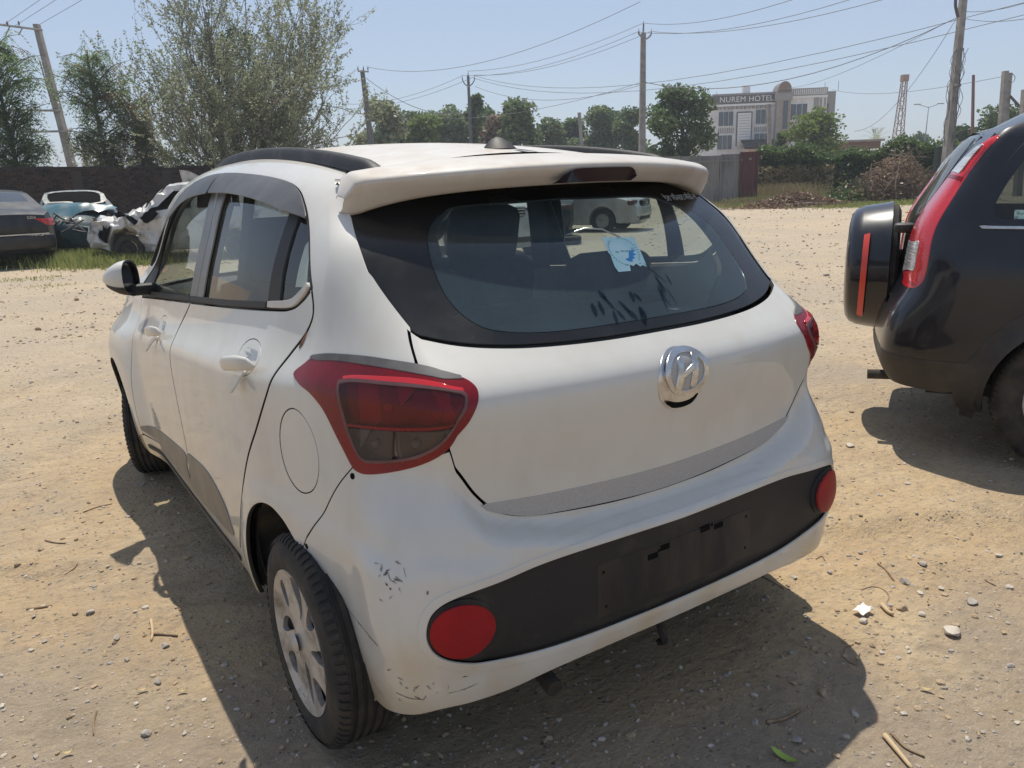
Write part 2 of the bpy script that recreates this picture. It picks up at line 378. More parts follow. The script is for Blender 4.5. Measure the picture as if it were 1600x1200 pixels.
def dirt_mat():
    m = bpy.data.materials.new('dry_dirt'); m.use_nodes = True; nt = m.node_tree; L = nt.links; b = nt.nodes['Principled BSDF']; b.inputs['Roughness'].default_value = .95; b.inputs['Specular IOR Level'].default_value = .15
    tc = _n(nt, 'ShaderNodeTexCoord'); P = tc.outputs['Object']
    def noise(sc, det=4, rough=.6, st=None):
        v = P
        if st: mp = _n(nt, 'ShaderNodeMapping'); mp.inputs['Scale'].default_value = st; mp.inputs['Rotation'].default_value = (0, 0, .5); L.new(P, mp.inputs[0]); v = mp.outputs[0]
        nn = _n(nt, 'ShaderNodeTexNoise'); nn.inputs['Scale'].default_value = sc; nn.inputs['Detail'].default_value = det; nn.inputs['Roughness'].default_value = rough; L.new(v, nn.inputs['Vector']); return nn.outputs[0]
    def rng_(o, a, c_, lo=0, hi=1):
        r = _n(nt, 'ShaderNodeMapRange'); r.inputs[1].default_value = a; r.inputs[2].default_value = c_; r.inputs[3].default_value = lo; r.inputs[4].default_value = hi; L.new(o, r.inputs[0]); return r.outputs[0]
    def mix(f, a, c_):
        x = _n(nt, 'ShaderNodeMix', data_type='RGBA'); L.new(f, x.inputs[0])
        for k, q in ((6, a), (7, c_)):
            if isinstance(q, tuple): x.inputs[k].default_value = rgba(q)
            else: L.new(q, x.inputs[k])
        return x.outputs[2]
    col = mix(rng_(noise(.55, 5), .36, .64), (.52, .375, .215), (.43, .325, .215))
    col = mix(rng_(noise(1.7, 6, .7), .45, .70), col, (.57, .445, .285))
    col = mix(rng_(noise(.09, 4), .50, .66, 0, .7), col, (.45, .355, .26))
    col = mix(rng_(noise(.33, 6, .68), .46, .56, 0, .75), col, (.33, .275, .215))
    col = mix(rng_(noise(.8, 7, .7), .57, .68, 0, .8), col, (.22, .18, .135))
    col = mix(rng_(noise(2.2, 5, .6, (1, 5, 1)), .52, .72, 0, .55), col, (.35, .265, .175))
    dl = _n(nt, 'ShaderNodeVectorMath', operation='LENGTH'); L.new(P, dl.inputs[0]); dn = _n(nt, 'ShaderNodeMath', operation='MULTIPLY_ADD'); L.new(noise(.4, 4), dn.inputs[0]); dn.inputs[1].default_value = 5; L.new(dl.outputs['Value'], dn.inputs[2])
    col = mix(rng_(dn.outputs[0], 4.5, 9.5, 0, .62), col, (.45, .385, .30))      # the yard away from the sandy patch is paler and greyer
    col = mix(rng_(noise(26, 6, .75), .50, .72, 0, .75), col, (.25, .20, .15))
    col = mix(rng_(noise(70, 4, .7), .58, .74, 0, .8), col, (.56, .48, .37))
    vo = _n(nt, 'ShaderNodeTexVoronoi'); vo.inputs['Scale'].default_value = 55; vo.inputs['Randomness'].default_value = 1; L.new(P, vo.inputs['Vector'])
    sp = _n(nt, 'ShaderNodeSeparateColor'); L.new(vo.outputs['Color'], sp.inputs[0])
    near = rng_(vo.outputs['Distance'], .34, .22); few = rng_(sp.outputs[0], .80, .82)
    mu = _n(nt, 'ShaderNodeMath', operation='MULTIPLY'); L.new(near, mu.inputs[0]); L.new(few, mu.inputs[1])
    peb = mix(sp.outputs[1], (.17, .145, .125), (.55, .49, .42)); col = mix(mu.outputs[0], col, peb)
    L.new(col, b.inputs['Base Color'])
    h = _n(nt, 'ShaderNodeMath', operation='MULTIPLY_ADD'); L.new(mu.outputs[0], h.inputs[0]); h.inputs[1].default_value = .35; L.new(noise(34, 8, .72), h.inputs[2])
    h2 = _n(nt, 'ShaderNodeMath', operation='MULTIPLY_ADD'); L.new(noise(5, 6, .65, (1, 2.2, 1)), h2.inputs[0]); h2.inputs[1].default_value = 1.2; L.new(h.outputs[0], h2.inputs[2])
    bp = _n(nt, 'ShaderNodeBump'); bp.inputs['Strength'].default_value = .8; bp.inputs['Distance'].default_value = .032; L.new(h2.outputs[0], bp.inputs['Height']); L.new(bp.outputs[0], b.inputs['Normal'])
    return m
M['dirt'] = dirt_mat()
kind(link('ground', meshdata('ground', Vg, Fg, M['dirt'], True)), 'structure')
# stones, pebbles, twigs, dry leaves
ICO_V, ICO_F = [], []
_bm = bmesh.new(); bmesh.ops.create_icosphere(_bm, subdivisions=1, radius=1); _bm.verts.ensure_lookup_table()
ICO_V = np.array([v.co[:] for v in _bm.verts]); ICO_F = np.array([[v.index for v in f.verts] for f in _bm.faces]); _bm.free()
_bm = bmesh.new(); bmesh.ops.create_icosphere(_bm, subdivisions=2, radius=1); _bm.verts.ensure_lookup_table()
ICO2_V = np.array([v.co[:] for v in _bm.verts]); ICO2_F = [[v.index for v in f.verts] for f in _bm.faces]; _bm.free()
def stone_mesh(r, m, seed):
    g = np.random.default_rng(seed); s = g.uniform(.65, 1.2, 3)*np.array([1, 1, .62]); V_ = ICO2_V.copy()
    for k in range(7):
        d = g.normal(size=3); d /= np.linalg.norm(d); h = g.uniform(.45, .85); t = V_@d; V_ -= np.maximum(t-h, 0)[:, None]*d
    return meshdata('stone', V_*s*r, ICO2_F, m, True, 28)
def at_ground(u, v):
    d = ((u-800)/FPX)*RX-((v-600)/FPX)*UX+FX; t = -CAM[2]/d[2]; p = CAM+t*d; return np.array([p[0], p[1], float(ground_z(p[0], p[1]))])
M['stone_grey'] = mat('grey_stone', (.30, .27, .235), .9, col2=(.40, .36, .31), vs=18, bump=.5, bs=40)
M['stone_pale'] = mat('pale_stone', (.50, .45, .38), .9, col2=(.36, .31, .25), vs=18, bump=.5, bs=40)
M['stone_brown'] = mat('brown_clod', (.34, .25, .16), .95, col2=(.42, .32, .21), vs=25, bump=.6, bs=50)
sc = lambda u, v, x0, y0, k: (x0+u/k, y0+v/k)
STN = [((1487, 990), .030, 'stone_pale', 'biggest pale stone on the open dirt right of the hatchback'),
       ((1414, 907), .020, 'stone_grey', 'dark angular stone, upper one of the loose scatter behind the SUV wheel'),
       ((1409, 952), .021, 'stone_brown', 'brown clod beside the stub of root on the dirt'),
       ((1440, 961), .017, 'stone_pale', 'small whitish stone just right of the brown clod'),
       ((1518, 939), .020, 'stone_grey', 'grey stone farthest right in the loose scatter'),
       ((1443, 883), .015, 'stone_grey', 'small grey stone above the others in the loose scatter'),
       ((1448, 915), .011, 'stone_brown', None), ((1350, 972), .016, 'stone_pale', 'stone lying against the crumpled white scrap'),
       ((1328, 695), .024, 'stone_pale', 'pale rounded stone just outside the SUV shadow'),
       ((1286, 1080), .018, 'stone_brown', 'stone on the edge of the hatchback shadow at the right'),
       ((182, 995), .015, 'stone_grey', 'dark rounded stone left of the hatchback shadow'), ((198, 1027), .012, 'stone_grey', None),
       ((141, 961), .016, 'stone_grey', 'flat grey stone lying alone on the left dirt'), ((228, 1138), .022, 'stone_grey', 'embedded grey stone near the bottom left of the shadow edge'),
       ((246, 1060), .016, 'stone_grey', None), ((258, 1005), .016, 'stone_grey', None), ((64, 858), .012, 'stone_brown', None), ((119, 841), .012, 'stone_brown', None),
       ((1470, 1064), .013, 'stone_brown', None), ((1524, 961), .010, 'stone_brown', None), ((1232, 868), .012, 'stone_brown', None), ((1345, 852), .012, 'stone_grey', None), ((1580, 1040), .012, 'stone_grey', None),
       ((1330, 640), .02, 'stone_brown', None), ((1200, 480), .04, 'stone_brown', None), ((1290, 430), .05, 'stone_grey', None), ((60, 515), .05, 'stone_brown', None), ((120, 470), .05, 'stone_brown', None), ((1245, 1155), .016, 'stone_grey', None), ((1180, 1128), .014, 'stone_grey', None)]
for k, (uv, r, mm, lab) in enumerate(STN):
    p = at_ground(*uv); o = link('stone', stone_mesh(r, M[mm], 100+k)); o.location = p+[0, 0, r*.30]; o.rotation_euler = (0, 0, k*1.7)
    tag(o, lab or 'small loose stone lying on the open dirt', 'stone', 'loose stones on the dirt')
def scatter(name, N_, sz, pal, dmin, dmax, seed):
    g = np.random.default_rng(seed); VV = []; FF = []; k = 0
    fwd = math.atan2(FX[0], FX[1])
    a = fwd+g.uniform(-.72, .72, N_); d = dmin+(dmax-dmin)*g.random(N_)**1.7
    x = CAM[0]+d*np.sin(a); y = CAM[1]+d*np.cos(a); s = sz[0]*np.exp(g.random(N_)**2*math.log(sz[1]/sz[0]))*(1+d*.10)
    z = ground_z(x, y)
    V_ = ICO_V[None]*(1+g.uniform(-.35, .25, (N_, 12, 1)))*g.uniform(.6, 1.25, (N_, 1, 3))*[1, 1, .6]
    V_ = V_*s[:, None, None]; th = g.uniform(0, 6.28, N_); c_, s_ = np.cos(th)[:, None], np.sin(th)[:, None]
    X = V_[:, :, 0]*c_-V_[:, :, 1]*s_+x[:, None]; Y = V_[:, :, 0]*s_+V_[:, :, 1]*c_+y[:, None]; Z = V_[:, :, 2]+z[:, None]+s[:, None]*.2
    VV = np.stack([X, Y, Z], -1).reshape(-1, 3); FF = (ICO_F[None]+12*np.arange(N_)[:, None, None]).reshape(-1, 3)
    me = bpy.data.meshes.new(name); me.from_pydata(VV, [], FF.tolist()); me.materials.append(M[pal]); kind(link(name, me), 'stuff')
scatter('pebbles', 4200, (.002, .008), 'stone_grey', 1.0, 11, 5); scatter('pebbles', 4200, (.0022, .010), 'stone_pale', 1.0, 11, 6); scatter('dirt_clods', 4800, (.003, .010), 'stone_brown', 1.0, 13, 7); scatter('dirt_clods', 3000, (.004, .014), 'stone_brown', 9., 36, 8); scatter('pebbles', 1600, (.004, .012), 'stone_grey', 9., 36, 9); scatter('pebbles', 1400, (.005, .016), 'stone_pale', 9., 36, 10)
M['twig'] = mat('dry_twig', (.19, .125, .075), .9, col2=(.30, .22, .14), vs=30); M['twig_pale'] = mat('peeled_twig', (.48, .36, .22), .9)
M['leaf_dry'] = mat('dry_leaf', (.52, .43, .22), .8, col2=(.40, .30, .16), vs=30); M['leaf_green'] = mat('green_leaf', (.30, .42, .08), .6); M['scrap'] = mat('white_scrap', (.72, .70, .66), .8)
TW = [([(1371, 883), (1385, 893), (1397, 905)], .0035, 'twig', 'short dark twig lying alone above the loose stones'), ([(1346, 920), (1362, 914), (1380, 918), (1389, 930), (1386, 942), (1394, 950)], .0022, 'twig', 'thin looping twig ending at the brown clod'),
      ([(1378, 946), (1387, 957), (1395, 962)], .009, 'twig_pale', 'stub of pale root beside the brown clod'), ([(1334, 1005), (1320, 1012), (1322, 1028), (1340, 1038)], .002, 'twig', 'hook-shaped twig right of the hatchback shadow'),
      ([(1382, 1147), (1405, 1175), (1425, 1200)], .008, 'twig_pale', 'thick pale stick at the bottom edge, thickest of the sticks'), ([(1392, 1142), (1415, 1165), (1445, 1180)], .004, 'twig', 'thin brown stick crossing beside the thick pale stick'),
      ([(1198, 1128), (1225, 1122), (1252, 1108)], .006, 'twig', 'dark stick lying in the hatchback shadow'), ([(236, 968), (238, 985), (236, 997)], .006, 'twig_pale', 'pale upright piece of the broken stick left of the shadow'),
      ([(236, 988), (255, 988), (277, 990)], .005, 'twig', 'reddish twig pointing at the hatchback shadow from the left'), ([(150, 1105), (145, 1125), (145, 1142)], .003, 'twig', 'thin curved twig at the lower left'), ([(70, 842), (85, 846), (102, 847)], .004, 'twig', 'dark straight twig on the left dirt'),
      ([(40, 945), (62, 942), (80, 938)], .006, 'twig', 'short broken stick on the far left dirt'), ([(1478, 350), (1490, 350)], .004, 'twig', None), ([(1276, 862), (1285, 858), (1290, 866)], .003, 'twig', None), ([(1190, 905), (1210, 912), (1225, 920)], .003, 'twig', None), ([(130, 800), (150, 792), (175, 785)], .003, 'twig', None), ([(100, 890), (115, 885), (122, 880)], .003, 'twig', None), ([(1540, 905), (1556, 913)], .003, 'twig', None)]
for pts, r, mm, lab in TW:
    P_ = np.array([at_ground(*q) for q in pts]); P_[:, 2] += r*.8; P_ = np.array([list(q) for q in sm(P_, 4)]) if len(pts) > 2 else P_
    o = MB().tube(P_, [r*(1-.4*i/len(P_)) for i in range(len(P_))], 5).build('twig', M[mm], smooth=True); tag(o, lab or 'thin dry twig lying on the open dirt', 'twig', 'twigs on the dirt')
LF = [((1225, 1183), .075, -.9, 'leaf_green', 'long fresh green leaf at the bottom edge'), ((1447, 1076), .038, -.6, 'leaf_dry', 'slim straw coloured leaf on the right dirt, farthest right of the leaves'), ((1340, 1029), .030, .7, 'leaf_dry', 'pale leaf inside the hook-shaped twig'), ((105, 1172), .032, .3, 'leaf_dry', 'yellow leaf on the lower left dirt'), ((222, 1073), .032, .5, 'leaf_dry', 'straw coloured leaf left of the shadow edge'),
      ((164, 1019), .018, .2, 'leaf_dry', None), ((1380, 1012), .016, .1, 'leaf_dry', None), ((1450, 941), .022, .9, 'leaf_dry', None), ((1368, 869), .022, .0, 'leaf_dry', None), ((1420, 867), .03, .2, 'leaf_dry', None), ((1528, 1148), .016, .2, 'leaf_dry', None), ((285, 1075), .03, .1, 'leaf_dry', None), ((1558, 948), .02, -.9, 'leaf_dry', None), ((58, 880), .018, .4, 'leaf_dry', None)]
for (u, v), L_, a, mm, lab in LF:
    p = at_ground(u, v); G = []
    for t in np.linspace(-1, 1, 9):
        w = L_*.13*(1-t*t)**.7+.0006; c_ = np.array([p[0]+L_*.5*t*math.cos(a-.55)-.0*t, p[1]+L_*.5*t*math.sin(a-.55), p[2]+.006+.010*t*t]); nn = np.array([-math.sin(a-.55), math.cos(a-.55), 0])
        G.append([c_-nn*w+[0, 0, .003], c_, c_+nn*w+[0, 0, .003]])
    o = MB().grid(G).build('fallen_leaf', M[mm], smooth=True); tag(o, lab or 'small dry leaf lying on the open dirt', 'leaf', 'fallen leaves on the dirt')
p = at_ground(1348, 958); b = MB(); g = np.random.default_rng(3); G = [[p+[.05*(i/4-.5)*1.2, .04*(j/4-.5), .012+.012*g.random()] for j in range(5)] for i in range(5)]
tag(b.grid(G).build('paper_scrap', M['scrap'], smooth=False), 'crumpled white scrap on the dirt near the loose stones', 'scrap')
# ------------------------------------------------------------------ materials of the cars

def paint_mat():
    m = mat('white_paint', (.565, .550, .505), rough=.5, coat=.8, coatr=.035, col2=(.46, .42, .35), vs=5, vlo=.45, vhi=1.05, rough2=.6, stretch=(1, 1, .6))
    nt = m.node_tree; L = nt.links; b = nt.nodes['Principled BSDF']
    src = b.inputs['Base Color'].links[0].from_socket
    tc = _n(nt, 'ShaderNodeTexCoord')
    # dried mud splashed on the lowest panels, with a ragged upper edge
    sep = _n(nt, 'ShaderNodeSeparateXYZ'); L.new(tc.outputs['Object'], sep.inputs[0])
    n = _n(nt, 'ShaderNodeTexNoise'); n.inputs['Scale'].default_value = 6; n.inputs['Detail'].default_value = 7; L.new(tc.outputs['Object'], n.inputs['Vector'])
    ad = _n(nt, 'ShaderNodeMath', operation='MULTIPLY_ADD'); L.new(n.outputs[0], ad.inputs[0]); ad.inputs[1].default_value = -.55; L.new(sep.outputs[2], ad.inputs[2])
    mr = _n(nt, 'ShaderNodeMapRange'); mr.inputs[1].default_value = .15; mr.inputs[2].default_value = -.04; mr.inputs[3].default_value = 0; mr.inputs[4].default_value = .85; L.new(ad.outputs[0], mr.inputs[0])
    mx = _n(nt, 'ShaderNodeMix', data_type='RGBA'); L.new(mr.outputs[0], mx.inputs[0]); L.new(src, mx.inputs[6]); mx.inputs[7].default_value = (.48, .385, .235, 1)
    # small chips and specks
    v = _n(nt, 'ShaderNodeTexNoise'); v.inputs['Scale'].default_value = 55; v.inputs['Detail'].default_value = 3; L.new(tc.outputs['Object'], v.inputs['Vector'])
    n3 = _n(nt, 'ShaderNodeTexNoise'); n3.inputs['Scale'].default_value = 2.3; L.new(tc.outputs['Object'], n3.inputs['Vector'])
    mu = _n(nt, 'ShaderNodeMath', operation='MULTIPLY'); L.new(v.outputs[0], mu.inputs[0]); L.new(n3.outputs[0], mu.inputs[1])
    m3 = _n(nt, 'ShaderNodeMapRange'); m3.inputs[1].default_value = .49; m3.inputs[2].default_value = .51; m3.inputs[4].default_value = .75; L.new(mu.outputs[0], m3.inputs[0])
    mx2 = _n(nt, 'ShaderNodeMix', data_type='RGBA'); L.new(m3.outputs[0], mx2.inputs[0]); L.new(mx.outputs[2], mx2.inputs[6]); mx2.inputs[7].default_value = (.13, .12, .11, 1)
    # faint vertical wash streaks
    w = _n(nt, 'ShaderNodeTexNoise'); w.inputs['Scale'].default_value = 1; w.inputs['Detail'].default_value = 5
    mp = _n(nt, 'ShaderNodeMapping'); mp.inputs['Scale'].default_value = (26, 26, 1.6); L.new(tc.outputs['Object'], mp.inputs[0]); L.new(mp.outputs[0], w.inputs['Vector'])
    m4 = _n(nt, 'ShaderNodeMapRange'); m4.inputs[1].default_value = .52; m4.inputs[2].default_value = .78; m4.inputs[4].default_value = .17; L.new(w.outputs[0], m4.inputs[0])
    mx3 = _n(nt, 'ShaderNodeMix', data_type='RGBA'); L.new(m4.outputs[0], mx3.inputs[0]); L.new(mx2.outputs[2], mx3.inputs[6]); mx3.inputs[7].default_value = (.46, .42, .36, 1)
    L.new(mx3.outputs[2], b.inputs['Base Color'])
    bp = _n(nt, 'ShaderNodeBump'); bp.inputs['Strength'].default_value = .025; bp.inputs['Distance'].default_value = .02
    nb = _n(nt, 'ShaderNodeTexNoise'); nb.inputs['Scale'].default_value = 3.2; L.new(tc.outputs['Object'], nb.inputs['Vector'])
    L.new(nb.outputs[0], bp.inputs['Height']); L.new(bp.outputs[0], b.inputs['Normal']); L.new(bp.outputs[0], b.inputs['Coat Normal'])
    return m
M['white'] = paint_mat(); M['white_solid'] = M['white'].copy()
M['dusty_white'] = mat('dusty_white_paint', (.545, .525, .485), .55, coat=.3, col2=(.45, .385, .315), vs=9, vlo=.3, vhi=.8, rough2=.75)
M['black_trim'] = mat('black_trim_plastic', (.013, .0135, .015), .5, spec=.35, col2=(.085, .072, .055), vs=6, vlo=.52, vhi=.95, bump=.2, bs=420, rough2=.7)
M['rail'] = mat('black_roof_rail', (.026, .026, .027), .55, spec=.3, col2=(.09, .085, .08), vs=14, vlo=.5, vhi=.9)
M['rubber'] = mat('black_rubber', (.012, .012, .012), .6, col2=(.06, .055, .048), vs=20, vlo=.55, vhi=.9)
M['visor'] = mat('smoked_acrylic', (.075, .074, .072), .42, coat=.1, spec=.35, col2=(.16, .155, .15), vs=6, vlo=.35, vhi=.8)
M['sash'] = mat('grey_sash_film', (.16, .16, .165), .38, col2=(.22, .215, .2), vs=12, vlo=.4, vhi=.8)
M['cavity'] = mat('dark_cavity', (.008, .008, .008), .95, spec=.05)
M['shut'] = mat('shut_line_shade', (.03, .028, .025), .9, spec=.1)  # near-black that paints gap shade onto the rims of white panels
M['liner'] = mat('wheel_arch_liner', (.018, .017, .015), .9, col2=(.06, .05, .035), vs=9)
M['glass'] = glass_mat('side_glass', (.72, .77, .73), .035)
M['rear_glass'] = glass_mat('rear_glass', (.70, .80, .83), .085, (.28, .42, .48), ior=1.6)  # blue film colour paints in reflected sky on top of the dust
M['wind_glass'] = glass_mat('windscreen_glass', (.80, .86, .82), .03)
M['frit'] = mat('black_glass_border', (.010, .011, .012), .22, spec=.35, col2=(.035, .034, .031), vs=5, vlo=.45, vhi=1.0, rough2=.4)
M['red'] = mat('red_lens', (.20, .004, .009), .22, coat=.25, coatr=.06, spec=.3, col2=(.13, .006, .010), vs=6, rough2=.35)
M['smoke_red'] = glass_mat('smoked_red_lens', (.55, .07, .09), .10, (.22, .09, .09), ior=1.45, rough=.06)
M['bowl'] = mat('lamp_reflector_bowl', (.34, .30, .29), .25, metal=.85, bump=.8, bs=1, stretch=(130, 130, 130), detail=0, bump_dist=.004)
M['bulb'] = mat('lamp_bulb', (.55, .50, .46), .1, metal=.2)
M['clear_lens'] = glass_mat('ribbed_clear_lens', (.42, .37, .36), .14, (.20, .18, .17), ior=1.45, rough=.08)
M['lens_rim'] = mat('lens_rim', (.11, .05, .048), .4, metal=.1, col2=(.16, .08, .08), vs=9)
M['lamp_grey'] = mat('dusty_lamp_trim', (.13, .125, .12), .6, col2=(.085, .08, .08), vs=15)
M['lamp_bright'] = mat('bright_red_light_bar', (.62, .012, .015), .12, coat=.9)
M['silver'] = mat('silver_wheel_paint', (.46, .44, .41), .38, metal=.45, col2=(.25, .205, .155), vs=15, vlo=.46, vhi=.7, rough2=.75)
M['tyre'] = mat('tyre_rubber', (.020, .019, .018), .85, col2=(.075, .062, .046), vs=10, vlo=.40, vhi=.8, bump=.25, bs=220)
M['chrome'] = mat('chrome', (.62, .62, .62), .22, metal=1, col2=(.45, .43, .40), vs=30, rough2=.4)
M['strip'] = mat('grey_scuff_strip', (.40, .39, .375), .5, metal=.0, col2=(.365, .355, .34), vs=260, vlo=.40, vhi=.60, detail=0, bump=.15, bs=260)
M['mount'] = mat('stained_plate_mount', (.016, .0155, .016), .6, spec=.3, col2=(.065, .050, .038), vs=9, vlo=.38, vhi=.75, stretch=(1, 1, .25))
M['moulding'] = mat('grey_door_moulding', (.13, .125, .12), .42, col2=(.2, .17, .14), vs=8)
M['seat_black'] = mat('black_seat_fabric', (.016, .017, .02), .9, col2=(.03, .03, .033), vs=30)
M['beige'] = mat('beige_trim', (.46, .40, .29), .8, col2=(.40, .34, .25), vs=8)
M['grey_trim'] = mat('dark_grey_trim', (.05, .05, .052), .75)
M['headliner'] = mat('headliner', (.30, .29, .27), .9)
M['scuff'] = mat('dark_scuff', (.09, .085, .08), .7, col2=(.34, .32, .29), vs=60, vlo=.45, vhi=.6)
M['rust'] = mat('rust', (.20, .09, .035), .8, col2=(.06, .03, .02), vs=60)
M['teal_sticker'] = mat('faded_teal_sticker', (.42, .68, .70), .6, col2=(.52, .72, .72), vs=18)
M['ink_blue'] = mat('blue_print', (.03, .24, .55), .6)
M['ink_teal'] = mat('faded_teal_print', (.20, .40, .44), .6)
M['sticker_white'] = mat('white_lettering', (.72, .74, .70), .6)
# ------------------------------------------------------------------ white hatchback
H = Body()
H.w0 = Sp([(.16,.775),(.22,.802),(.30,.822),(.45,.834),(.60,.838),(.72,.836),(.80,.8335),(.845,.830),(.87,.8255),(.893,.816),(.92,.8005),(.97,.776),(1.03,.757),(1.12,.738),(1.22,.713),(1.32,.680),(1.40,.640),(1.455,.60),(1.51,.55),(1.60,.46),(1.75,.30),(1.90,.15),(2.05,0)])
H.zr = Sp([(1.26,1.26),(1.30,1.30),(1.34,1.337),(1.40,1.384),(1.455,1.418),(1.51,1.443),(1.60,1.466),(1.75,1.487),(1.90,1.497),(2.05,1.50)])
H.zroof = Sp([(.30,1.42),(.5,1.456),(.8,1.50),(1.1,1.528),(1.5,1.545),(1.9,1.54),(2.2,1.522),(2.5,1.485)])
H.yr = Sp([(.16,.18),(.22,.135),(.28,.10),(.34,.086),(.45,.082),(.55,.086),(.66,.088),(.76,.078),(.86,.056),(.92,.046),(.95,.046),(.975,.054),(1.0,.074),(1.03,.107),(1.055,.134),(1.10,.176),(1.18,.247),(1.27,.330),(1.36,.425),(1.45,.52)])
H.ac = Sp([(.2,.10),(.5,.105),(.65,.13),(.78,.165),(.90,.175),(.98,.18),(1.04,.20),(1.1,.26),(1.2,.32),(1.35,.31),(1.45,.29)])
H.kf = Sp([(.2,.70),(.45,.74),(.6,.66),(.75,.53),(.9,.47),(1.0,.47),(1.15,.52),(1.4,.55)])
H.tl = Sp([(.2,-.11),(.5,-.055),(.75,-.018),(1.0,-.003),(1.3,0),(2.0,0),(2.6,0),(2.95,.004),(3.3,-.012),(3.6,-.05)])
H.tu = Sp([(.2,-.085),(.5,-.045),(.8,-.018),(1.1,-.004),(1.4,0),(1.9,-.003),(2.3,-.018),(2.7,-.045),(3.0,-.07)])
H.yn = Sp([(.16,3.55),(.25,3.62),(.40,3.68),(.55,3.69),(.70,3.64),(.80,3.58),(.95,3.45)])
H.ledge = Sp([(0,.637),(.20,.640),(.36,.656),(.44,.676),(.51,.708),(.565,.784),(.60,.86),(.63,.97),(.67,1.1)])
RWH, FWH = (.560, .276), (3.03, .283)
H.arches = ((.60, .283, .012), (3.02, .283, .038))
H.dents = ((.74, .60, .05, .035, -.005, -1), (.66, .63, .05, .02, .006, -1), (.86, .55, .07, .08, -.003, -1), (.52, .60, .10, .03, .004, -1), (.98, .45, .03, .08, -.005, -1))
tgseam = sm([(.620,1.106),(.652,1.072),(.672,1.03),(.668,.98),(.645,.92),(.615,.862)])
tgbot = sm([(.615,.862),(.573,.803),(.540,.752),(.503,.710),(.468,.688),(.42,.672),(.344,.660),(.165,.646),(0,.642)])
glass_e = sm([(0,1.047),(.15,1.047),(.285,1.050),(.394,1.056),(.492,1.068),(.562,1.085),(.622,1.108),(.675,1.154),(.703,1.212),(.716,1.285),(.705,1.335),(.675,1.38),(.64,1.415),(.61,1.45)])
arch_r = sm([(1.515,.240),(1.522,.330),(1.508,.412),(1.462,.498),(1.401,.559),(1.328,.597),(1.26,.607),(1.20,.591),(1.155,.560),(1.118,.525)])
bseam_lo = arch_r[-1]
bseam = sm([bseam_lo, (1.075,.587),(1.012,.673),(.955,.745),(.905,.800)])
barch = sm([(1.130,.515),(1.103,.455),(1.068,.385),(1.042,.305),(1.012,.262),(.97,.240),(.92,.230),(.845,.232)])
bbot = sm([(.845,.232),(.75,.262),(.66,.292),(.51,.292),(.414,.303),(.327,.310),(.16,.316),(0,.317)])
lampline = sm([(.905,.800),(.86,.797),(.80,.812),(.70,.845),(.615,.862)])
rseam = sm([(1.131,1.172),(1.112,1.134),(1.112,1.105),(1.134,1.069),(1.179,1.022),(1.218,.971),(1.255,.904),(1.325,.809),(1.41,.71),(1.478,.614),(1.532,.525),(1.60,.42),(1.652,.335)])
mseam = sm([(2.235,1.03),(2.33,.94),(2.345,.88),(2.33,.80),(2.287,.69),(2.245,.59),(2.235,.50),(2.26,.41),(2.30,.335)])
fseam = sm([(3.27,.945),(3.20,.80),(3.19,.60),(3.17,.44),(3.13,.335)])
belt = sm([(3.27,.940),(2.6,.998),(1.995,1.048),(1.393,1.100),(1.242,1.118),(1.174,1.145),(1.131,1.177)])
dlo = sm([(1.131,1.177),(1.197,1.267),(1.262,1.340),(1.322,1.385),(1.386,1.414),(1.477,1.431),(1.614,1.437),(1.839,1.438),(2.141,1.439),(2.342,1.431),(2.532,1.403),(2.77,1.335),(3.0,1.23),(3.2,1.095),(3.36,.965),(3.27,.940)])
apil = sm([(2.60,1.50),(2.72,1.45),(2.92,1.365),(3.12,1.258),(3.32,1.125),(3.52,.985),(3.60,.925)])
sillb = [(1.52,.236),(2.2,.232),(3.05,.236)]
arch_f = np.array([(.58+3.02+.335*math.cos(a), .283+.33*math.sin(a)) for a in np.linspace(math.pi+.12, -.12, 26)])
R = lambda a: np.asarray(a)[::-1]
car = thing('hatchback', 'dusty white hatchback seen from behind, with black roof rails and an empty number plate recess', 'car')
def both(P):  # left half + mirrored right half of a rear outline running from outside to centre line
    P = np.asarray(P); Q = P[::-1].copy(); Q[:, 0] *= -1; return np.vstack([P, Q[1:]]) if abs(P[-1][0]) < 1e-6 else np.vstack([P, Q])
# tailgate with its rear window
tg = H.panel('tailgate', join(both(tgbot), np.vstack([R(tgseam)])*[-1, 1], both(R(glass_e[:glass_e.shape[0]-40]))*[-1, 1], tgseam), M['white'], car, gap=.008, grid=.016)
gl = both(R(glass_e)); 
frit_in = sm([(0,1.072),(.27,1.073),(.402,1.086),(.453,1.109),(.478,1.151),(.480,1.204),(.469,1.261),(.435,1.325),(.38,1.38),(.30,1.41),(0,1.425)])
fi = join(both(R(frit_in[:])) , frit_in[:0]); fi = join(R(frit_in), (frit_in*[-1, 1]))
glo = join(R(glass_e)*[1, 1], glass_e*[-1, 1])
H.panel('window_border', glo, M['frit'], tg, off=-.0035, gap=.003, hem=.006, holes=[fi], grid=.03)
gp = H.panel('rear_window', fi, M['rear_glass'], tg, off=-.0035, gap=-.001, hem=0, grid=.03)
H.panel('window_header', join([(-.60,1.438)], [(.60,1.438)], [(.57,1.52)], [(-.57,1.52)]), M['frit'], tg, off=-.008, gap=0, hem=0, grid=.05)
H.panel('scuff_strip', join(sm([(-.52,.722),(-.45,.718),(-.31,.711),(0,.704),(.31,.711),(.45,.718),(.52,.722)]), sm([(.505,.706),(.468,.691),(.42,.675),(.344,.664),(0,.646),(-.344,.664),(-.42,.675),(-.468,.691),(-.505,.706)])), M['strip'], tg, off=.0018, gap=0, hem=.002)
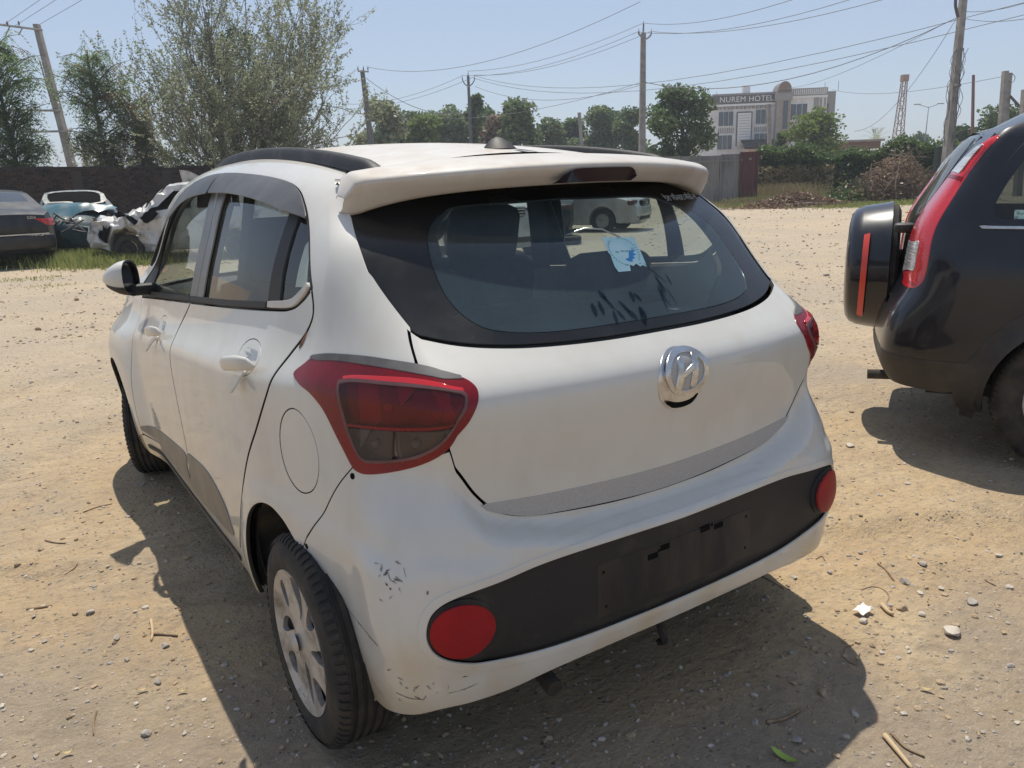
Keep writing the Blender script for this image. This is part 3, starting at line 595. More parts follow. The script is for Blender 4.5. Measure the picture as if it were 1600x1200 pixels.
# bumper
M['refl'] = mat('red_reflector', (.30, .005, .010), .38, spec=.25, col2=(.20, .005, .010), vs=8)
trim = sm([(0,.586),(.19,.588),(.36,.586),(.49,.578),(.585,.573),(.645,.560),(.683,.534),(.700,.492),(.694,.455),(.670,.428),(.626,.408),(.562,.390),(.452,.373),(.332,.366),(.142,.365),(0,.365)])
trim_c = join(trim, R(trim)*[-1, 1])
lip = inset(resample(trim_c if area2(trim_c) > 0 else trim_c[::-1], .02), -.017)
bump_o = join(both(join(bseam_lo[None], barch, bbot)) , R(join(bseam_lo[None], bseam, lampline, tgbot)*[-1, 1])[::-1], R(join(bseam_lo[None], bseam, lampline, tgbot)))
bumper = H.panel('rear_bumper', bump_o, M['white'], car, gap=.0006, holes=[lip], grid=.012)
H.panel('bumper_lip', lip, M['white_solid'], bumper, off=.0025, gap=.0002, hem=.006, holes=[trim_c], grid=.02)
tr = H.panel('bumper_insert', trim_c, M['black_trim'], bumper, off=-.010, gap=.0008, hem=.01, grid=.02)
ell = lambda cs, cv, a, b, n=28, rot=0.: np.array([(cs+a*math.cos(t)*math.cos(rot)-b*math.sin(t)*math.sin(rot), cv+a*math.cos(t)*math.sin(rot)+b*math.sin(t)*math.cos(rot)) for t in np.linspace(0, 2*math.pi, n, endpoint=False)])
for sg in (-1, 1):
    e = ell(.617, .487, .073, .060)
    H.panel('reflector_cup', ell(.617, .487, .083, .069), M['black_trim'], bumper, off=lambda s, v: -.004+.008*smooth(1.0, .85, np.hypot((s-.617)/.083, (v-.487)/.069)), gap=0, hem=.01, grid=.012, sg=sg)
    H.panel('reflector', e, M['refl'], bumper,
            off=lambda s, v: .007+.006*(1-np.clip(np.hypot((s-.617)/.073, (v-.487)/.060), 0, 1)**2.5), gap=0, hem=.012, grid=.010, sg=sg)
pm = H.panel('plate_mount', [(-.262,.395),(.262,.395),(.262,.532),(-.262,.532)], M['mount'], bumper, off=-.0085, gap=0, hem=.002, grid=.03)
for a, b, w, h in [(-.095,.507,.032,.014),(-.055,.520,.03,.014),(-.075,.516,.006,.006),(.085,.528,.034,.014),(.135,.522,.034,.014),(.11,.53,.006,.006),(-.245,.51,.006,.006),(-.24,.42,.006,.006),(.245,.515,.006,.006),(.243,.425,.006,.006)]:
    H.panel('slot', [(a-w/2,b-h/2),(a+w/2,b-h/2),(a+w/2,b+h/2),(a-w/2,b+h/2)], M['cavity'], pm, off=-.0078, gap=0, hem=.001, grid=.05)
for sg in (-1, 1):
    bl_ = barch[3:-6]; H.panel('arch_lip', join(bl_, R(bl_)-np.stack([.012+.036*np.sin(np.linspace(0, math.pi, len(bl_)))**.6, 0*np.linspace(0, 1, len(bl_))], 1)), M['white_solid'], bumper, sg=sg, off=.0035, gap=.001, hem=.004, grid=.02)
# flanks, doors, fenders: both sides
dash_fuel = ell(1.107, .795, .086, .103, 36)
rdoor = join(belt[belt[:, 0] < 2.235], rseam, [(1.66,.335)], [(2.30,.335)], R(mseam))
bR = belt[(belt[:, 0] < 2.23)]; bF = belt[(belt[:, 0] > 2.24)]
rdoor = join(mseam[:1], bR, rseam, R(mseam))
fdoor = join(bF, mseam, R(fseam))
quarter = join([(1.03,1.55)], [(1.10,1.55)], [(2.56,1.535)], apil, [(3.36,.955)], R(dlo[:-6]), rseam, [(1.652,.236)], [(1.53,.236)], arch_r, bseam, [(.85,.90)], [(.70,1.0)], R(tgseam[:14]), glass_e[(glass_e[:, 0] > .62) & (glass_e[:, 1] < 1.405)], [(.66,1.43)], [(.85,1.475)], [(.99,1.515)], [(1.03,1.55)])
sill = join([(1.655,.331)], [(3.13,.331)], [(3.27,.30)], [(3.27,.236)], R(sillb[:2]))
hoodedge = sm([(3.60,.925),(3.9,.905),(4.2,.87),(4.55,.82),(4.9,.77)])
fender = join(fseam[:1], fseam, [(3.28,.29)], arch_f, [(3.98,.33)], [(4.02,.60)], [(4.08,.72)], hoodedge[hoodedge[:, 0] < 4.1][::-1], [(3.36,.955)])
clad_f = sm([(3.12,.358),(3.05,.392),(2.8,.43),(2.5,.462),(2.275,.475),(2.285,.42),(2.30,.350),(2.7,.345)], closed=True)
clad_r = sm([(2.225,.487),(2.12,.502),(1.97,.512),(1.86,.50),(1.75,.462),(1.70,.405),(1.715,.362),(2.0,.345),(2.26,.345),(2.232,.42)], closed=True)
vis_r = join(dlo[(dlo[:, 0] > 1.262) & (dlo[:, 0] < 2.11)], sm([(2.11,1.437),(2.085,1.40),(2.065,1.361)]), sm([(2.065,1.361),(1.822,1.363),(1.615,1.358),(1.442,1.347),(1.37,1.340),(1.262,1.338)]))
vis_f = join(sm([(2.085,1.36),(2.105,1.40),(2.128,1.4385)]), dlo[(dlo[:, 0] > 2.13) & (dlo[:, 1] > 1.08)], sm([(3.22,1.075),(3.12,1.088),(2.95,1.18),(2.78,1.252),(2.58,1.308),(2.35,1.345),(2.085,1.36)]))
def bl(s): return np.interp(s, belt[::-1, 0], belt[::-1, 1])
glf = join(sm([(2.262,1.040),(2.20,1.20),(2.145,1.36),(2.14,1.41)]), sm([(2.14,1.41),(2.33,1.405),(2.52,1.378),(2.76,1.31),(2.96,1.212),(3.06,1.145)]), [(3.10,.985)], R(sm([(2.262,1.040),(2.6,1.012),(3.10,.972)])))
glr = join(sm([(1.985,1.41),(1.985,1.35),(2.02,1.20),(2.062,1.058)]), sm([(2.062,1.058),(1.7,1.090),(1.405,1.115)]), sm([(1.405,1.115),(1.395,1.34),(1.44,1.405),(1.6,1.413),(1.985,1.41)]))
glq = join(sm([(1.345,1.375),(1.330,1.34),(1.322,1.125)]), sm([(1.322,1.125),(1.235,1.138),(1.185,1.158),(1.152,1.182)]), sm([(1.152,1.182),(1.21,1.266),(1.275,1.335),(1.345,1.385)]))
dloc = join(dlo, belt)
def flank(sg):
    q = H.panel('body_side', quarter, M['white'], car, sg=sg, gap=.0045, holes=[dash_fuel] if sg < 0 else [], grid=.014)
    if sg < 0: H.panel('fuel_flap', dash_fuel, M['white'], q, sg=sg, gap=.0005, grid=.025, off=-.001)
    dr = H.panel('rear_door', rdoor, M['white'], car, sg=sg, gap=.0062, holes=[ell(1.432,.972,.078,.042,24,-.05)], grid=.012)
    df = H.panel('front_door', fdoor, M['white'], car, sg=sg, gap=.0062, holes=[ell(2.652,.885,.078,.042,24,-.05)], grid=.013)
    H.panel('sill', sill, M['white'], car, sg=sg, off=-.004, grid=.03)
    H.panel('sill_strip', join(sm([(1.70,.292),(2.4,.290),(3.1,.292)]), sm([(3.1,.276),(2.4,.273),(1.70,.275)])), M['rubber'], car, sg=sg, off=.002, gap=0, hem=.004)
    H.panel('front_fender', fender, M['white'], car, sg=sg, grid=.026)
    H.panel('door_moulding', clad_f, M['moulding'], df, sg=sg, off=.003, gap=0, hem=.003)
    H.panel('door_moulding', clad_r, M['moulding'], dr, sg=sg, off=.003, gap=0, hem=.003)
    fr = H.panel('window_frame', dloc, M['rubber'], car, sg=sg, off=-.004, gap=.001, hem=.006, holes=[glf, glr, glq], grid=.04)
    for d, g in ((df, glf), (dr, glr), (dr, glq)):
        H.panel('window', g, M['glass'], d, sg=sg, off=-.009, gap=-.004, hem=0, grid=.05)
    H.panel('window_sash', join(sm([(2.135,1.40),(2.19,1.20),(2.256,1.036)]), sm([(2.152,1.046),(2.09,1.21),(2.046,1.375)])), M['sash'], df, sg=sg, off=.001, gap=0, hem=.005)
    H.panel('window_sash', join(sm([(2.040,1.375),(2.083,1.21),(2.144,1.046)]), sm([(2.058,1.053),(2.01,1.21),(1.98,1.375)])), M['sash'], dr, sg=sg, off=.001, gap=0, hem=.005)
    H.panel('belt_moulding', join(sm([(2.238,1.034),(2.6,1.004),(3.22,.950)]), sm([(3.22,.968),(2.6,1.018),(2.242,1.048)])), M['rubber'], df, sg=sg, off=.006, gap=0, hem=.01)
    H.panel('belt_moulding', join(sm([(1.392,1.104),(1.8,1.067),(2.232,1.035)]), sm([(2.232,1.049),(1.8,1.083),(1.392,1.119)])), M['rubber'], dr, sg=sg, off=.006, gap=0, hem=.01)
    H.panel('belt_moulding', join(sm([(1.150,1.178),(1.178,1.152),(1.242,1.122),(1.385,1.106)]), sm([(1.385,1.120),(1.25,1.137),(1.192,1.163),(1.160,1.186)])), M['dusty_white'], dr, sg=sg, off=.004, gap=0, hem=.01)
    vo = lambda s, v: .006+.030*np.clip((np.interp(s, dlo[:-8, 0], dlo[:-8, 1])-v)/.09, 0, 1)**.75
    H.panel('wind_deflector', vis_r, M['visor'], dr, sg=sg, off=vo, gap=.001, hem=.003, grid=.02)
    H.panel('wind_deflector', vis_f, M['visor'], df, sg=sg, off=vo, gap=.001, hem=.003, grid=.02)
    if sg < 0: H.panel('window_paper', [(1.20,1.175),(1.27,1.17),(1.268,1.275),(1.245,1.30)], M['sticker_white'], dr, sg=sg, off=-.02, gap=0, hem=0, grid=.05)
    # inner faces of the shell
    H.panel('inner_side', join([(1.16,1.46)], [(2.60,1.46)], apil, [(3.36,.955)], R(dlo[:-6]), rseam, [(1.652,.25)], [(1.56,.25)], arch_r+[0, .03], [(1.05,.64)], [(.90,.80)], [(.80,.9)], [(.72,1.0)], R(tgseam[:14]), glass_e[(glass_e[:, 0] > .62) & (glass_e[:, 1] < 1.12)], [(1.10,1.20)], [(1.14,1.40)]), M['grey_trim'], q, sg=sg, off=-.04, gap=.003, hem=0, grid=.06)
    H.panel('door_trim', rdoor, M['beige'], dr, sg=sg, off=-.055, gap=0, hem=.0, grid=.06)
    H.panel('door_trim', fdoor, M['beige'], df, sg=sg, off=-.055, gap=0, hem=.0, grid=.06)
    for cs, cv, d in ((1.415+.02, .953, dr), (2.655, .866, df)):     # handle: dished cup, bar, flap
        H.panel('handle_cup', ell(cs-.003, cv+.019, .080, .044, 24, -.05), M['white_solid'], d, sg=sg, off=lambda s, v: .0-.017*smooth(1.0, .25, np.hypot((s-cs+.003)/.080, (v-cv-.019)/.044)), gap=0, hem=.004, grid=.012)
        t = np.linspace(-1, 1, 15); c = H.P((cs+.105*t)*sg, cv-.006-.016*t, .010+.024*(1-t**4)); nrm = H.N((cs+.105*t)*sg, cv+0*t)
        b = MB(); G = []
        for i in range(15):
            rr = .021*(1-.35*abs(t[i])**3) if abs(t[i]) < .97 else .0004
            G.append([c[i]+np.array([0, 0, 1.])*rr*math.cos(w)+nrm[i]*(.011 if abs(t[i]) < .97 else .0003)*math.sin(w) for w in np.linspace(0, 2*math.pi, 13)])
        b.grid(G); hb = b.build('door_handle', M['white'], d, angle=60)
        H.panel('handle_tab', sm([(cs-.045,cv-.012),(cs-.005,cv-.018),(cs-.010,cv-.058),(cs-.040,cv-.060)], closed=True), M['white_solid'], hb, sg=sg, off=lambda s, v: .010+.55*np.clip(cv-.012-v, 0, .1), gap=0, hem=.006)
for sg in (-1, 1): flank(sg)
import copy
HI = copy.copy(H); HI.ledge = None
# black inner shell behind all the gaps of the lower body, wheel wells, underbody
for sg in (-1, 1):
    HI.panel('inner_shell', join(arch_r[:-3]+[.012, .0], [(1.06,.56)], [(.5,.60)], [(0,.60)], [(0,1.02)], [(.45,1.03)], [(.60,1.05)], [(.80,1.08)], [(1.10,1.08)], [(1.20,1.07)], [(3.3,.92)], [(3.3,.24)], [(1.53,.24)]), M['cavity'], car, sg=sg, off=-.022, gap=0, hem=0, grid=.06)
    for (cy, cz), nm in ((RWH, 1), (FWH, 2)):
        b = MB(); G = []
        for a in np.linspace(-.05, math.pi+.05, 20): G.append([(x*sg, cy+(.06 if cy < 1 else .02)+.365*math.cos(a), cz+.36*math.sin(a)) for x in ((.69 if cy < 1 and math.cos(a) < .1 else .80), .70, .55)])
        b.grid(G); b.add([(.55*sg, cy+.02+.365*math.cos(a), cz+.36*math.sin(a)) for a in np.linspace(-.05, math.pi+.05, 20)], [list(range(20))]); b.build('wheel_well', M['liner'], car)
b = MB(); b.box((0, 1.8, .252), (1.60, 1.62, .03)); b.box((0, 1.85, .285), (1.30, 3.4, .05)); b.box((0, .46, .31), (1.0, .55, .10)); b.tube([(-.52, 2.9, .22), (-.50, 1.0, .22), (-.40, .5, .26)], .03, 8); b.build('underbody', M['liner'], car)
b = MB(); b.lathe([(-.16, .02), (-.15, .085), (.15, .085), (.16, .02)], 16, 'X', (.25, .33, .26)); b.build('silencer', M['liner'], car, angle=40); b = MB(); b.tube([(-.30, .30, .27), (-.38, .12, .255), (-.385, .05, .245)], .022, 8); b.build('exhaust_pipe', M['liner'], car, angle=40); b = MB(); b.tube([(.02, .16, .30), (.025, .12, .22), (.02, .10, .19), (.03, .13, .17)], .011, 6); b.build('tow_hook', M['liner'], car, angle=40)
# bonnet, windscreen, roof
he_s = np.linspace(3.62, H.XC+H.YF+H.NOSE, 22); he_v = np.interp(he_s, hoodedge[:, 0], hoodedge[:, 1]); he = H.S(he_s, he_v)
G = []
for p in he:
    t = np.linspace(-1, 1, 21); G.append([(p[0]*u, p[1]+(.06*(1-u*u) if p[1] < 3.4 else .0), p[2]+.055*min(1, p[0]/.5)*(1-abs(u)**2.6)) for u in t])
MB().grid(G).build('bonnet', M['white'], car, angle=50)
H.panel('front_bumper', join([(3.98,.335)], [(4.02,.60)], [(4.08,.72)], hoodedge[hoodedge[:, 0] > 4.1], [(4.9,.77)], [(4.9,.20)], [(4.2,.19)], [(3.97,.25)]), M['white'], car, sg=1, gap=.001, grid=.04)
H.panel('front_bumper', join([(3.98,.335)], [(4.02,.60)], [(4.08,.72)], hoodedge[hoodedge[:, 0] > 4.1], [(4.9,.77)], [(4.9,.20)], [(4.2,.19)], [(3.97,.25)]), M['white'], car, sg=-1, gap=.001, grid=.04)
ap = H.S(apil[:, 0], apil[:, 1]); G = []
for i, p in enumerate(ap):
    G.append([(p[0]*.985*u, p[1]+.20*(1-u*u), p[2]-.006+.05*(1-u*u)*(1-i/len(ap))) for u in np.linspace(-1, 1, 17)])
MB().grid(G).build('windscreen', M['wind_glass'], car, smooth=True)
def roof_grid(ya, yb, off, w=1.495):
    V = np.linspace(w, 2.05, 14); G = []
    for y in np.linspace(ya, yb, 26):
        row = []
        for sg in (-1, 1):
            vs = V if sg < 0 else V[::-1][1:]
            p = H.side_pt(np.full(len(vs), y), vs); p[:, 0] *= sg*1.0; row += list(p-[0, 0, off+.0])
        G.append(row)
    return np.array(G)
def shape_roof(G, rear, front):     # curve the ends: rear and front edges bow
    for j in range(G.shape[1]):
        x = G[0, j, 0]; a = rear(x); c = front(x); y0, y1 = G[0, j, 1], G[-1, j, 1]
        for i in range(len(G)):
            y = a+(c-a)*i/(len(G)-1); vv = np.interp(y, G[:, j, 1].copy() if False else np.linspace(y0, y1, len(G)), G0[:, j, 2])
            G[i, j, 1] = y; G[i, j, 2] = vv
    return G
G0 = roof_grid(.45, 2.35, 0); Gr = shape_roof(G0.copy(), lambda x: .672-.15*x*x, lambda x: 2.28-.9*x*x)
MB().grid(Gr).build('roof', M['dusty_white'], car, smooth=True)
Gl = shape_roof(G0.copy(), lambda x: .56, lambda x: 2.25-.9*x*x); Gl[:, :, 2] -= .035; Gl[:, :, 0] *= .97
MB().grid(Gl).build('headliner', M['headliner'], car, smooth=True)
# spoiler
xs = np.linspace(-.608, .608, 61); G = []
for x in xs:
    e = abs(x)/.608; ex = max(0, (e-.93)/.07)
    yt = .335+.52*x*x; zt = 1.443-.075*x*x; yl = yt+.034; zl = zt-.047-.042*(e**6)
    ys = .66-.15*x*x; zs = float(np.interp(ys, np.linspace(.45, 2.35, 26), G0[:, int(np.argmin(abs(G0[0, :, 0]-x))), 2])); 
    zs = 1.474-.10*x*x-.06*abs(x)**4
    P = [(ys-.002, zs-.020), (ys-.004, zs-.003), (ys-.010, zs+.000)]
    for t in np.linspace(.12, .9, 8): P.append((ys+(yt-ys)*t, zs+(zt-zs)*t+.012*math.sin(math.pi*t)))
    P += [(yt+.004, zt+.001), (yt-.001, zt-.006), (yt+.001, zt-.013), (yt+.012, zt-.028), (yl-.004, zl+.008), (yl+.003, zl), (yl+.014, zl-.003), (yl+.07, zl+.004), (yl+.12, zl+.012)]
    k = math.sqrt(max(0, 1-ex**2)) if ex > 0 else 1; yc, zc = .5*(ys+yt), .5*(zs+zl)
    G.append([(x, yc+(py-yc)*(.62+.38*k), zc-.012*(1-k)+(pz-zc)*(.35+.65*k)) for py, pz in P])
sp = MB().grid(G).build('spoiler', M['dusty_white'], car, angle=60)
G = []
for x in np.linspace(-.135, .125, 31):
    u = abs((x+.005)/.13); yt = .335+.52*x*x; zt = 1.443-.075*x*x; h = .95*max(.12, (1-max(0, (u-(.45 if x < 0 else .8))/(.56 if x < 0 else .21))**2))**(.5 if x > 0 else .8)
    G.append([(x, yt-.006+.024*t, zt-.047-.0+(.036*h)*(1-t)) for t in np.linspace(0, 1, 5)])
MB().grid(G).build('brake_light', mat('dark_red_brake_lens', (.020, .005, .006), .15, coat=.6), sp, smooth=True)
# roof rails, aerial
for sg in (-1, 1):
    G = []
    for y in np.linspace(.525, 2.40, 74):
        h = .028*smooth(.50, .68, y)*smooth(2.75, 1.5, y)+.004; x = .494-.004*smooth(.9, .5, y)-.03*smooth(1.8, 2.3, y)
        zb = float(H.side_pt(y, 1.575)[2])-.004; w = .020*(.7+.3*smooth(.52, .6, y))
        G.append([(sg*(x+a*w), y, zb+b*h) for a, b in ((-1.1, -.1), (-1, .35), (-.85, .78), (-.45, .97), (0, 1), (.45, .95), (.85, .72), (1.05, .3), (1.25, -.1))])
    b = MB().grid(G); b.add(G[0], [list(range(9))]); b.build('roof_rail', M['rail'], car, angle=50)
b = MB(); zz = float(H.side_pt(.80, 2.05)[2])
for k in range(1):
    G = []
    for t in np.linspace(0, 1, 9):
        r = (1-t)**.6 if t < 1 else 0; G.append([(.052*math.cos(w)*r if t < 1 else 0, .80+.05*math.sin(w)*r+.012*t, zz-.004+.036*t) for w in np.linspace(0, 2*math.pi, 17)])
    b.grid(G)
b.build('roof_aerial', M['rubber'], car, smooth=True)
# tail lamps
tlo = sm([(1.128,.981),(1.095,1.008),(1.058,1.030),(.98,1.041),(.863,1.046),(.76,1.043),(.67,1.037),(.592,1.027),(.545,1.012),(.526,.994),(.528,.973),(.543,.945),(.565,.915),(.612,.876),(.662,.851),(.727,.828),(.80,.808),(.855,.796),(.885,.795),(.908,.806),(.944,.856),(.988,.918),(1.035,.950),(1.09,.964)], 5, True)
tli = sm([(.928,.980),(.912,.992),(.855,.998),(.71,.998),(.60,.990),(.560,.982),(.556,.970),(.570,.945),(.615,.907),(.664,.876),(.724,.851),(.785,.836),(.842,.827),(.868,.829),(.893,.866),(.914,.920)], 5, True)
cap_t = join(sm([(1.075,1.024),(1.058,1.031),(.98,1.042),(.863,1.047),(.76,1.044),(.67,1.038),(.592,1.028),(.545,1.013)]), sm([(.545,1.008),(.60,1.012),(.672,1.020),(.797,1.029),(.942,1.031),(1.04,1.022)]))
bar = join(sm([(.915,1.000),(.86,1.007),(.72,1.011),(.62,1.003),(.556,.990)]), sm([(.556,.985),(.62,.994),(.72,1.001),(.86,1.001),(.915,.996)]))
up = tli[(tli[:, 1] > .905)]
def dv(s): return np.interp(s, [.6,.78,.91], [.925,.911,.902])
lens_u = np.array([p for p in resample(tli, .006) if p[1] > dv(p[0])+.004]); lens_l = np.array([p for p in resample(tli, .006) if p[1] < dv(p[0])-.004])
for sg in (-1, 1):
    to = lambda s, v: .003+.014*smooth(.0, .06, np.min(np.hypot(np.asarray(s)[:, None]-tlo[None, :, 0], np.asarray(v)[:, None]-tlo[None, :, 1]), 1))
    tin = inset(resample(tli if area2(tli) > 0 else tli[::-1], .008), .001)
    tlamp = H.panel('tail_lamp', tlo, M['red'], car, sg=sg, off=to, gap=.001, hem=.020, grid=.012, rnd=.003, holes=[tin])
    ri = H.panel('lens_rim', inset(tin, -.0032), M['lens_rim'], tlamp, sg=sg, off=lambda s, v: to(s, v)+.0012, gap=0, hem=.004, grid=.014, holes=[inset(tin, .002)])
    def cyc(P): c = P.mean(0); return P[np.argsort(np.arctan2(P[:, 1]-c[1], P[:, 0]-c[0]))]
    H.panel('reflector_bowl', tin, M['bowl'], tlamp, sg=sg, off=lambda s, v: to(s, v)-.017-.006*np.cos((s-.74)*55), gap=0, hem=0, grid=.009)
    for cs_, cv_, r_ in ((.80,.955,.016), (.66,.950,.016), (.84,.868,.013), (.73,.880,.013)):
        c0 = H.P(cs_*sg, cv_, float(to(np.array([cs_]), np.array([cv_]))[0])-.016); b = MB(); b.rbox(tuple(c0), (r_*1.6, r_*1.6, r_*1.6), r_*.78, 5); b.build('bulb', M['bulb'], tlamp, smooth=True)
    cu = cyc(lens_u); H.panel('lens', cu, M['smoke_red'], tlamp, sg=sg, off=lambda s, v: to(s, v)-.001, gap=0, hem=.002, grid=.014)
    sh = np.array([(.94,.897),(.60,.921),(.56,.927),(.56,.918),(.60,.912),(.94,.888)]); 
    H.panel('lens_divider', join(sm([(.915,.906),(.78,.915),(.605,.929)]), sm([(.612,.924),(.78,.910),(.912,.901)])), M['red'], tlamp, sg=sg, off=lambda s, v: to(s, v)-.0005, gap=0, hem=.010, grid=.014)
    for part, sp_ in ((lambda p: p[0] > .785, .785), (lambda p: p[0] < .777, .777)):
        L_ = cyc(np.array([p for p in lens_l if part(p)]+[(sp_, float(dv(sp_))-.004)])); H.panel('lens', L_, M['clear_lens'], tlamp, sg=sg, off=lambda s, v: to(s, v)-.001, gap=.0005, hem=.012, grid=.014)
    H.panel('light_bar', bar, M['lamp_bright'], tlamp, sg=sg, off=lambda s, v: to(s, v)+.0015, gap=0, hem=.002, grid=.014)
    H.panel('lamp_trim', cap_t, M['lamp_grey'], tlamp, sg=sg, off=lambda s, v: to(s, v)+.0022, gap=0, hem=.006, grid=.012)
# emblem
def badge(ms, pts, o, hem, nm, par, holes=(), g=.008): return H.panel(nm, pts, ms, par, off=o, gap=0, hem=hem, grid=g, holes=holes, step=.006)
ec, ev = .012, .938
em = badge(M['chrome'], ell(ec-.002, ev-.006, .080, .074, 40), lambda s, v: .002+.008*smooth(1.0, .7, np.hypot((s-ec+.002)/.08, (v-ev+.006)/.074)), .006, 'emblem', tg)
badge(M['cavity'], sm([(ec-.052,ev-.052),(ec-.02,ev-.058),(ec+.02,ev-.057),(ec+.045,ev-.047),(ec+.03,ev-.066),(ec,ev-.072),(ec-.035,ev-.068)], closed=True), .0106, .002, 'grip_slot', em)
badge(M['strip'], ell(ec+.004, ev+.010, .066, .050, 40), .0108, .003, 'emblem_field', em)
badge(M['chrome'], ell(ec+.004, ev+.010, .068, .052, 44), lambda s, v: .0135+.002*np.sin(14*s), .006, 'emblem_ring', em, holes=[ell(ec+.004, ev+.010, .057, .0415, 44)])
hx, hy = ec+.004, ev+.010
hh = [(-.036,-.034),(-.020,-.036),(-.012,-.010),(.010,.001),(.012,-.034),(.026,-.030),(.037,.034),(.022,.036),(.014,.012),(-.008,.002),(-.010,.034),(-.025,.031)]
badge(M['chrome'], np.array([(hx+a+ .10*b, hy+b) for a, b in [(-.037,-.030),(-.022,-.036),(-.016,-.008),(.000,-.002),(.016,.006),(.014,-.036),(.028,-.032),(.034,.030),(.020,.037),(.017,.016),(-.002,.008),(-.019,-.001),(-.014,.036),(-.028,.030)]]), .0155, .008, 'emblem_letter', em)
# stickers on the rear window
stk = H.panel('window_sticker', np.array([(-.008,1.262),(.03,1.259),(.098,1.253),(.092,1.22),(.088,1.200),(.083,1.180),(.070,1.186),(.062,1.183),(.052,1.191),(.040,1.186),(.030,1.190),(.022,1.176),(-.018,1.177),(-.021,1.19),(-.014,1.218),(-.017,1.222),(-.013,1.240)]), M['teal_sticker'], gp, off=-.0022, gap=0, hem=0, grid=.03)
H.panel('sticker_print', np.array([(.024,1.203),(.040,1.206),(.052,1.222),(.078,1.223),(.062,1.216),(.070,1.211),(.056,1.209),(.060,1.203),(.048,1.202),(.046,1.196),(.034,1.197)]), M['ink_blue'], stk, off=-.0018, gap=0, hem=0, grid=.03)
b = MB()
for k in range(34):
    a = 2*math.pi*k/34; cs_, cv_ = .036+.046*math.cos(a), 1.222+.034*math.sin(a)
    if 1.6 < a % 6.283 < 2.2 or 4.4 < a % 6.283 < 5.4: continue
    p = H.P(np.array([cs_-.0022, cs_+.0022, cs_+.0022, cs_-.0022]), np.array([cv_-.0016, cv_-.0016, cv_+.0016, cv_+.0016]), -.0017); b.add(p, [(0, 1, 2, 3)])
for cs_, cv_, w in ((.012,1.2215,.006),(.03,1.2225,.005),(.045,1.2215,.007),(.022,1.19,.004),(.068,1.226,.004),(.066,1.19,.003)):
    p = H.P(np.array([cs_-w, cs_+w, cs_+w, cs_-w]), np.array([cv_-.0018, cv_-.0018, cv_+.0018, cv_+.0018]), -.0017); b.add(p, [(0, 1, 2, 3)])
b.build('sticker_print', M['ink_teal'], stk)
def text_mesh(txt, size, spacing=1.0, extrude=0.):
    cu = bpy.data.curves.new('lettering', 'FONT'); cu.body = txt; cu.size = size; cu.align_x = 'CENTER'; cu.align_y = 'CENTER'; cu.space_character = spacing; cu.extrude = extrude; cu.resolution_u = 3
    o = bpy.data.objects.new('lettering', cu); COL.objects.link(o); dg = bpy.context.evaluated_depsgraph_get(); dg.update()
    me = bpy.data.meshes.new_from_object(o.evaluated_get(dg)); bpy.data.objects.remove(o); bpy.data.curves.remove(cu); return me
me = text_mesh('\u0a24\u0a47\u0a30\u0a3e \u0a38\u0a3f\u0a2e\u0a30\u0a28 \u0a38\u0a3f\u0a30\u0a3f \u0a26\u0a3e', .038)
for v in me.vertices:
    w = H.P(.475+v.co.x*.62, 1.383-v.co.x*.04+v.co.y*.9, -.0022); v.co = w
me.materials.append(M['sticker_white']); link('window_lettering', me, gp)
M['smear'] = glass_mat('wiped_smear', (.45, .52, .56), .02, (.05, .07, .08), ior=1.2)
g_ = np.random.default_rng(5)
for k in range(22):
    cs_, cv_, L_, w_ = ((-.06+.05*g_.normal(), 1.105+.018*g_.normal(), g_.uniform(.010, .022), g_.uniform(.004, .008)) if k < 13 else (.10+.018*g_.normal(), 1.135+.022*g_.normal(), g_.uniform(.012, .04), g_.uniform(.0015, .003)))
    a_ = g_.uniform(1.2, 2.3); H.panel('smear', sm([(cs_+L_*c*math.cos(a_)-w_*d*math.sin(a_), cv_+L_*c*math.sin(a_)+w_*d*math.cos(a_)) for c, d in ((-1, 0), (-.3, -1), (.5, -.8), (1, .1), (.3, 1), (-.5, .7))], 3, True), M['smear'], gp, off=-.0016-.00002*k, gap=0, hem=0, grid=.05)
# scratches and screw holes
for pts, w in ([(.985,.452),(.94,.443),(.88,.436),(.84,.430)], .004), ([(.905,.300),(.87,.283),(.85,.272)], .003), ([(.80,.318),(.76,.316),(.735,.318)], .003), ([(.745,.325),(.725,.318),(.715,.330)], .005), ([(.79,.365),(.775,.362)], .004), ([(.66,.335),(.62,.338),(.58,.345)], .002), ([(.735,.628),(.73,.612)], .006), ([(.775,.615),(.768,.60)], .006), ([(.83,.60),(.828,.59)],.004):
    p = sm(pts, 4); n_ = np.array([0, 1.]); rr = rng.uniform(.4, 1, len(p))[:, None]
    H.panel('scratch', np.vstack([p+n_*w*.5*rr, (p-n_*w*.5*rr)[::-1]]), M['scuff'], bumper, sg=-1, off=.0007, gap=0, hem=0, grid=.05)
g_ = np.random.default_rng(77)
for k in range(30):      # rubbed black flecks above the left reflector and along the lower corner
    if k < 18: cs_, cv_ = .765+g_.normal()*.035, .605+g_.normal()*.022
    else: cs_, cv_ = .70+g_.normal()*.06, .345+g_.normal()*.02
    a_ = g_.uniform(0, 3.14); L_, w_ = g_.uniform(.003, .011), g_.uniform(.001, .003); H.panel('scuff_fleck', np.array([(cs_+L_*c*math.cos(a_)-w_*d*math.sin(a_)+g_.normal()*.0008, cv_+L_*c*math.sin(a_)+w_*d*math.cos(a_)+g_.normal()*.0008) for c, d in ((-1, 0), (-.3, -1), (.4, -.7), (1, .1), (.3, 1), (-.4, .6))]), M['scuff'], bumper, sg=-1, off=.0009, gap=0, hem=0, grid=.05)
for cs_, cv_ in ((.905,.782),(1.085,.558)):
    H.panel('screw_hole', ell(cs_, cv_, .006, .006, 12), M['cavity'], bumper, sg=-1, off=.0012, gap=0, hem=.001, grid=.05)
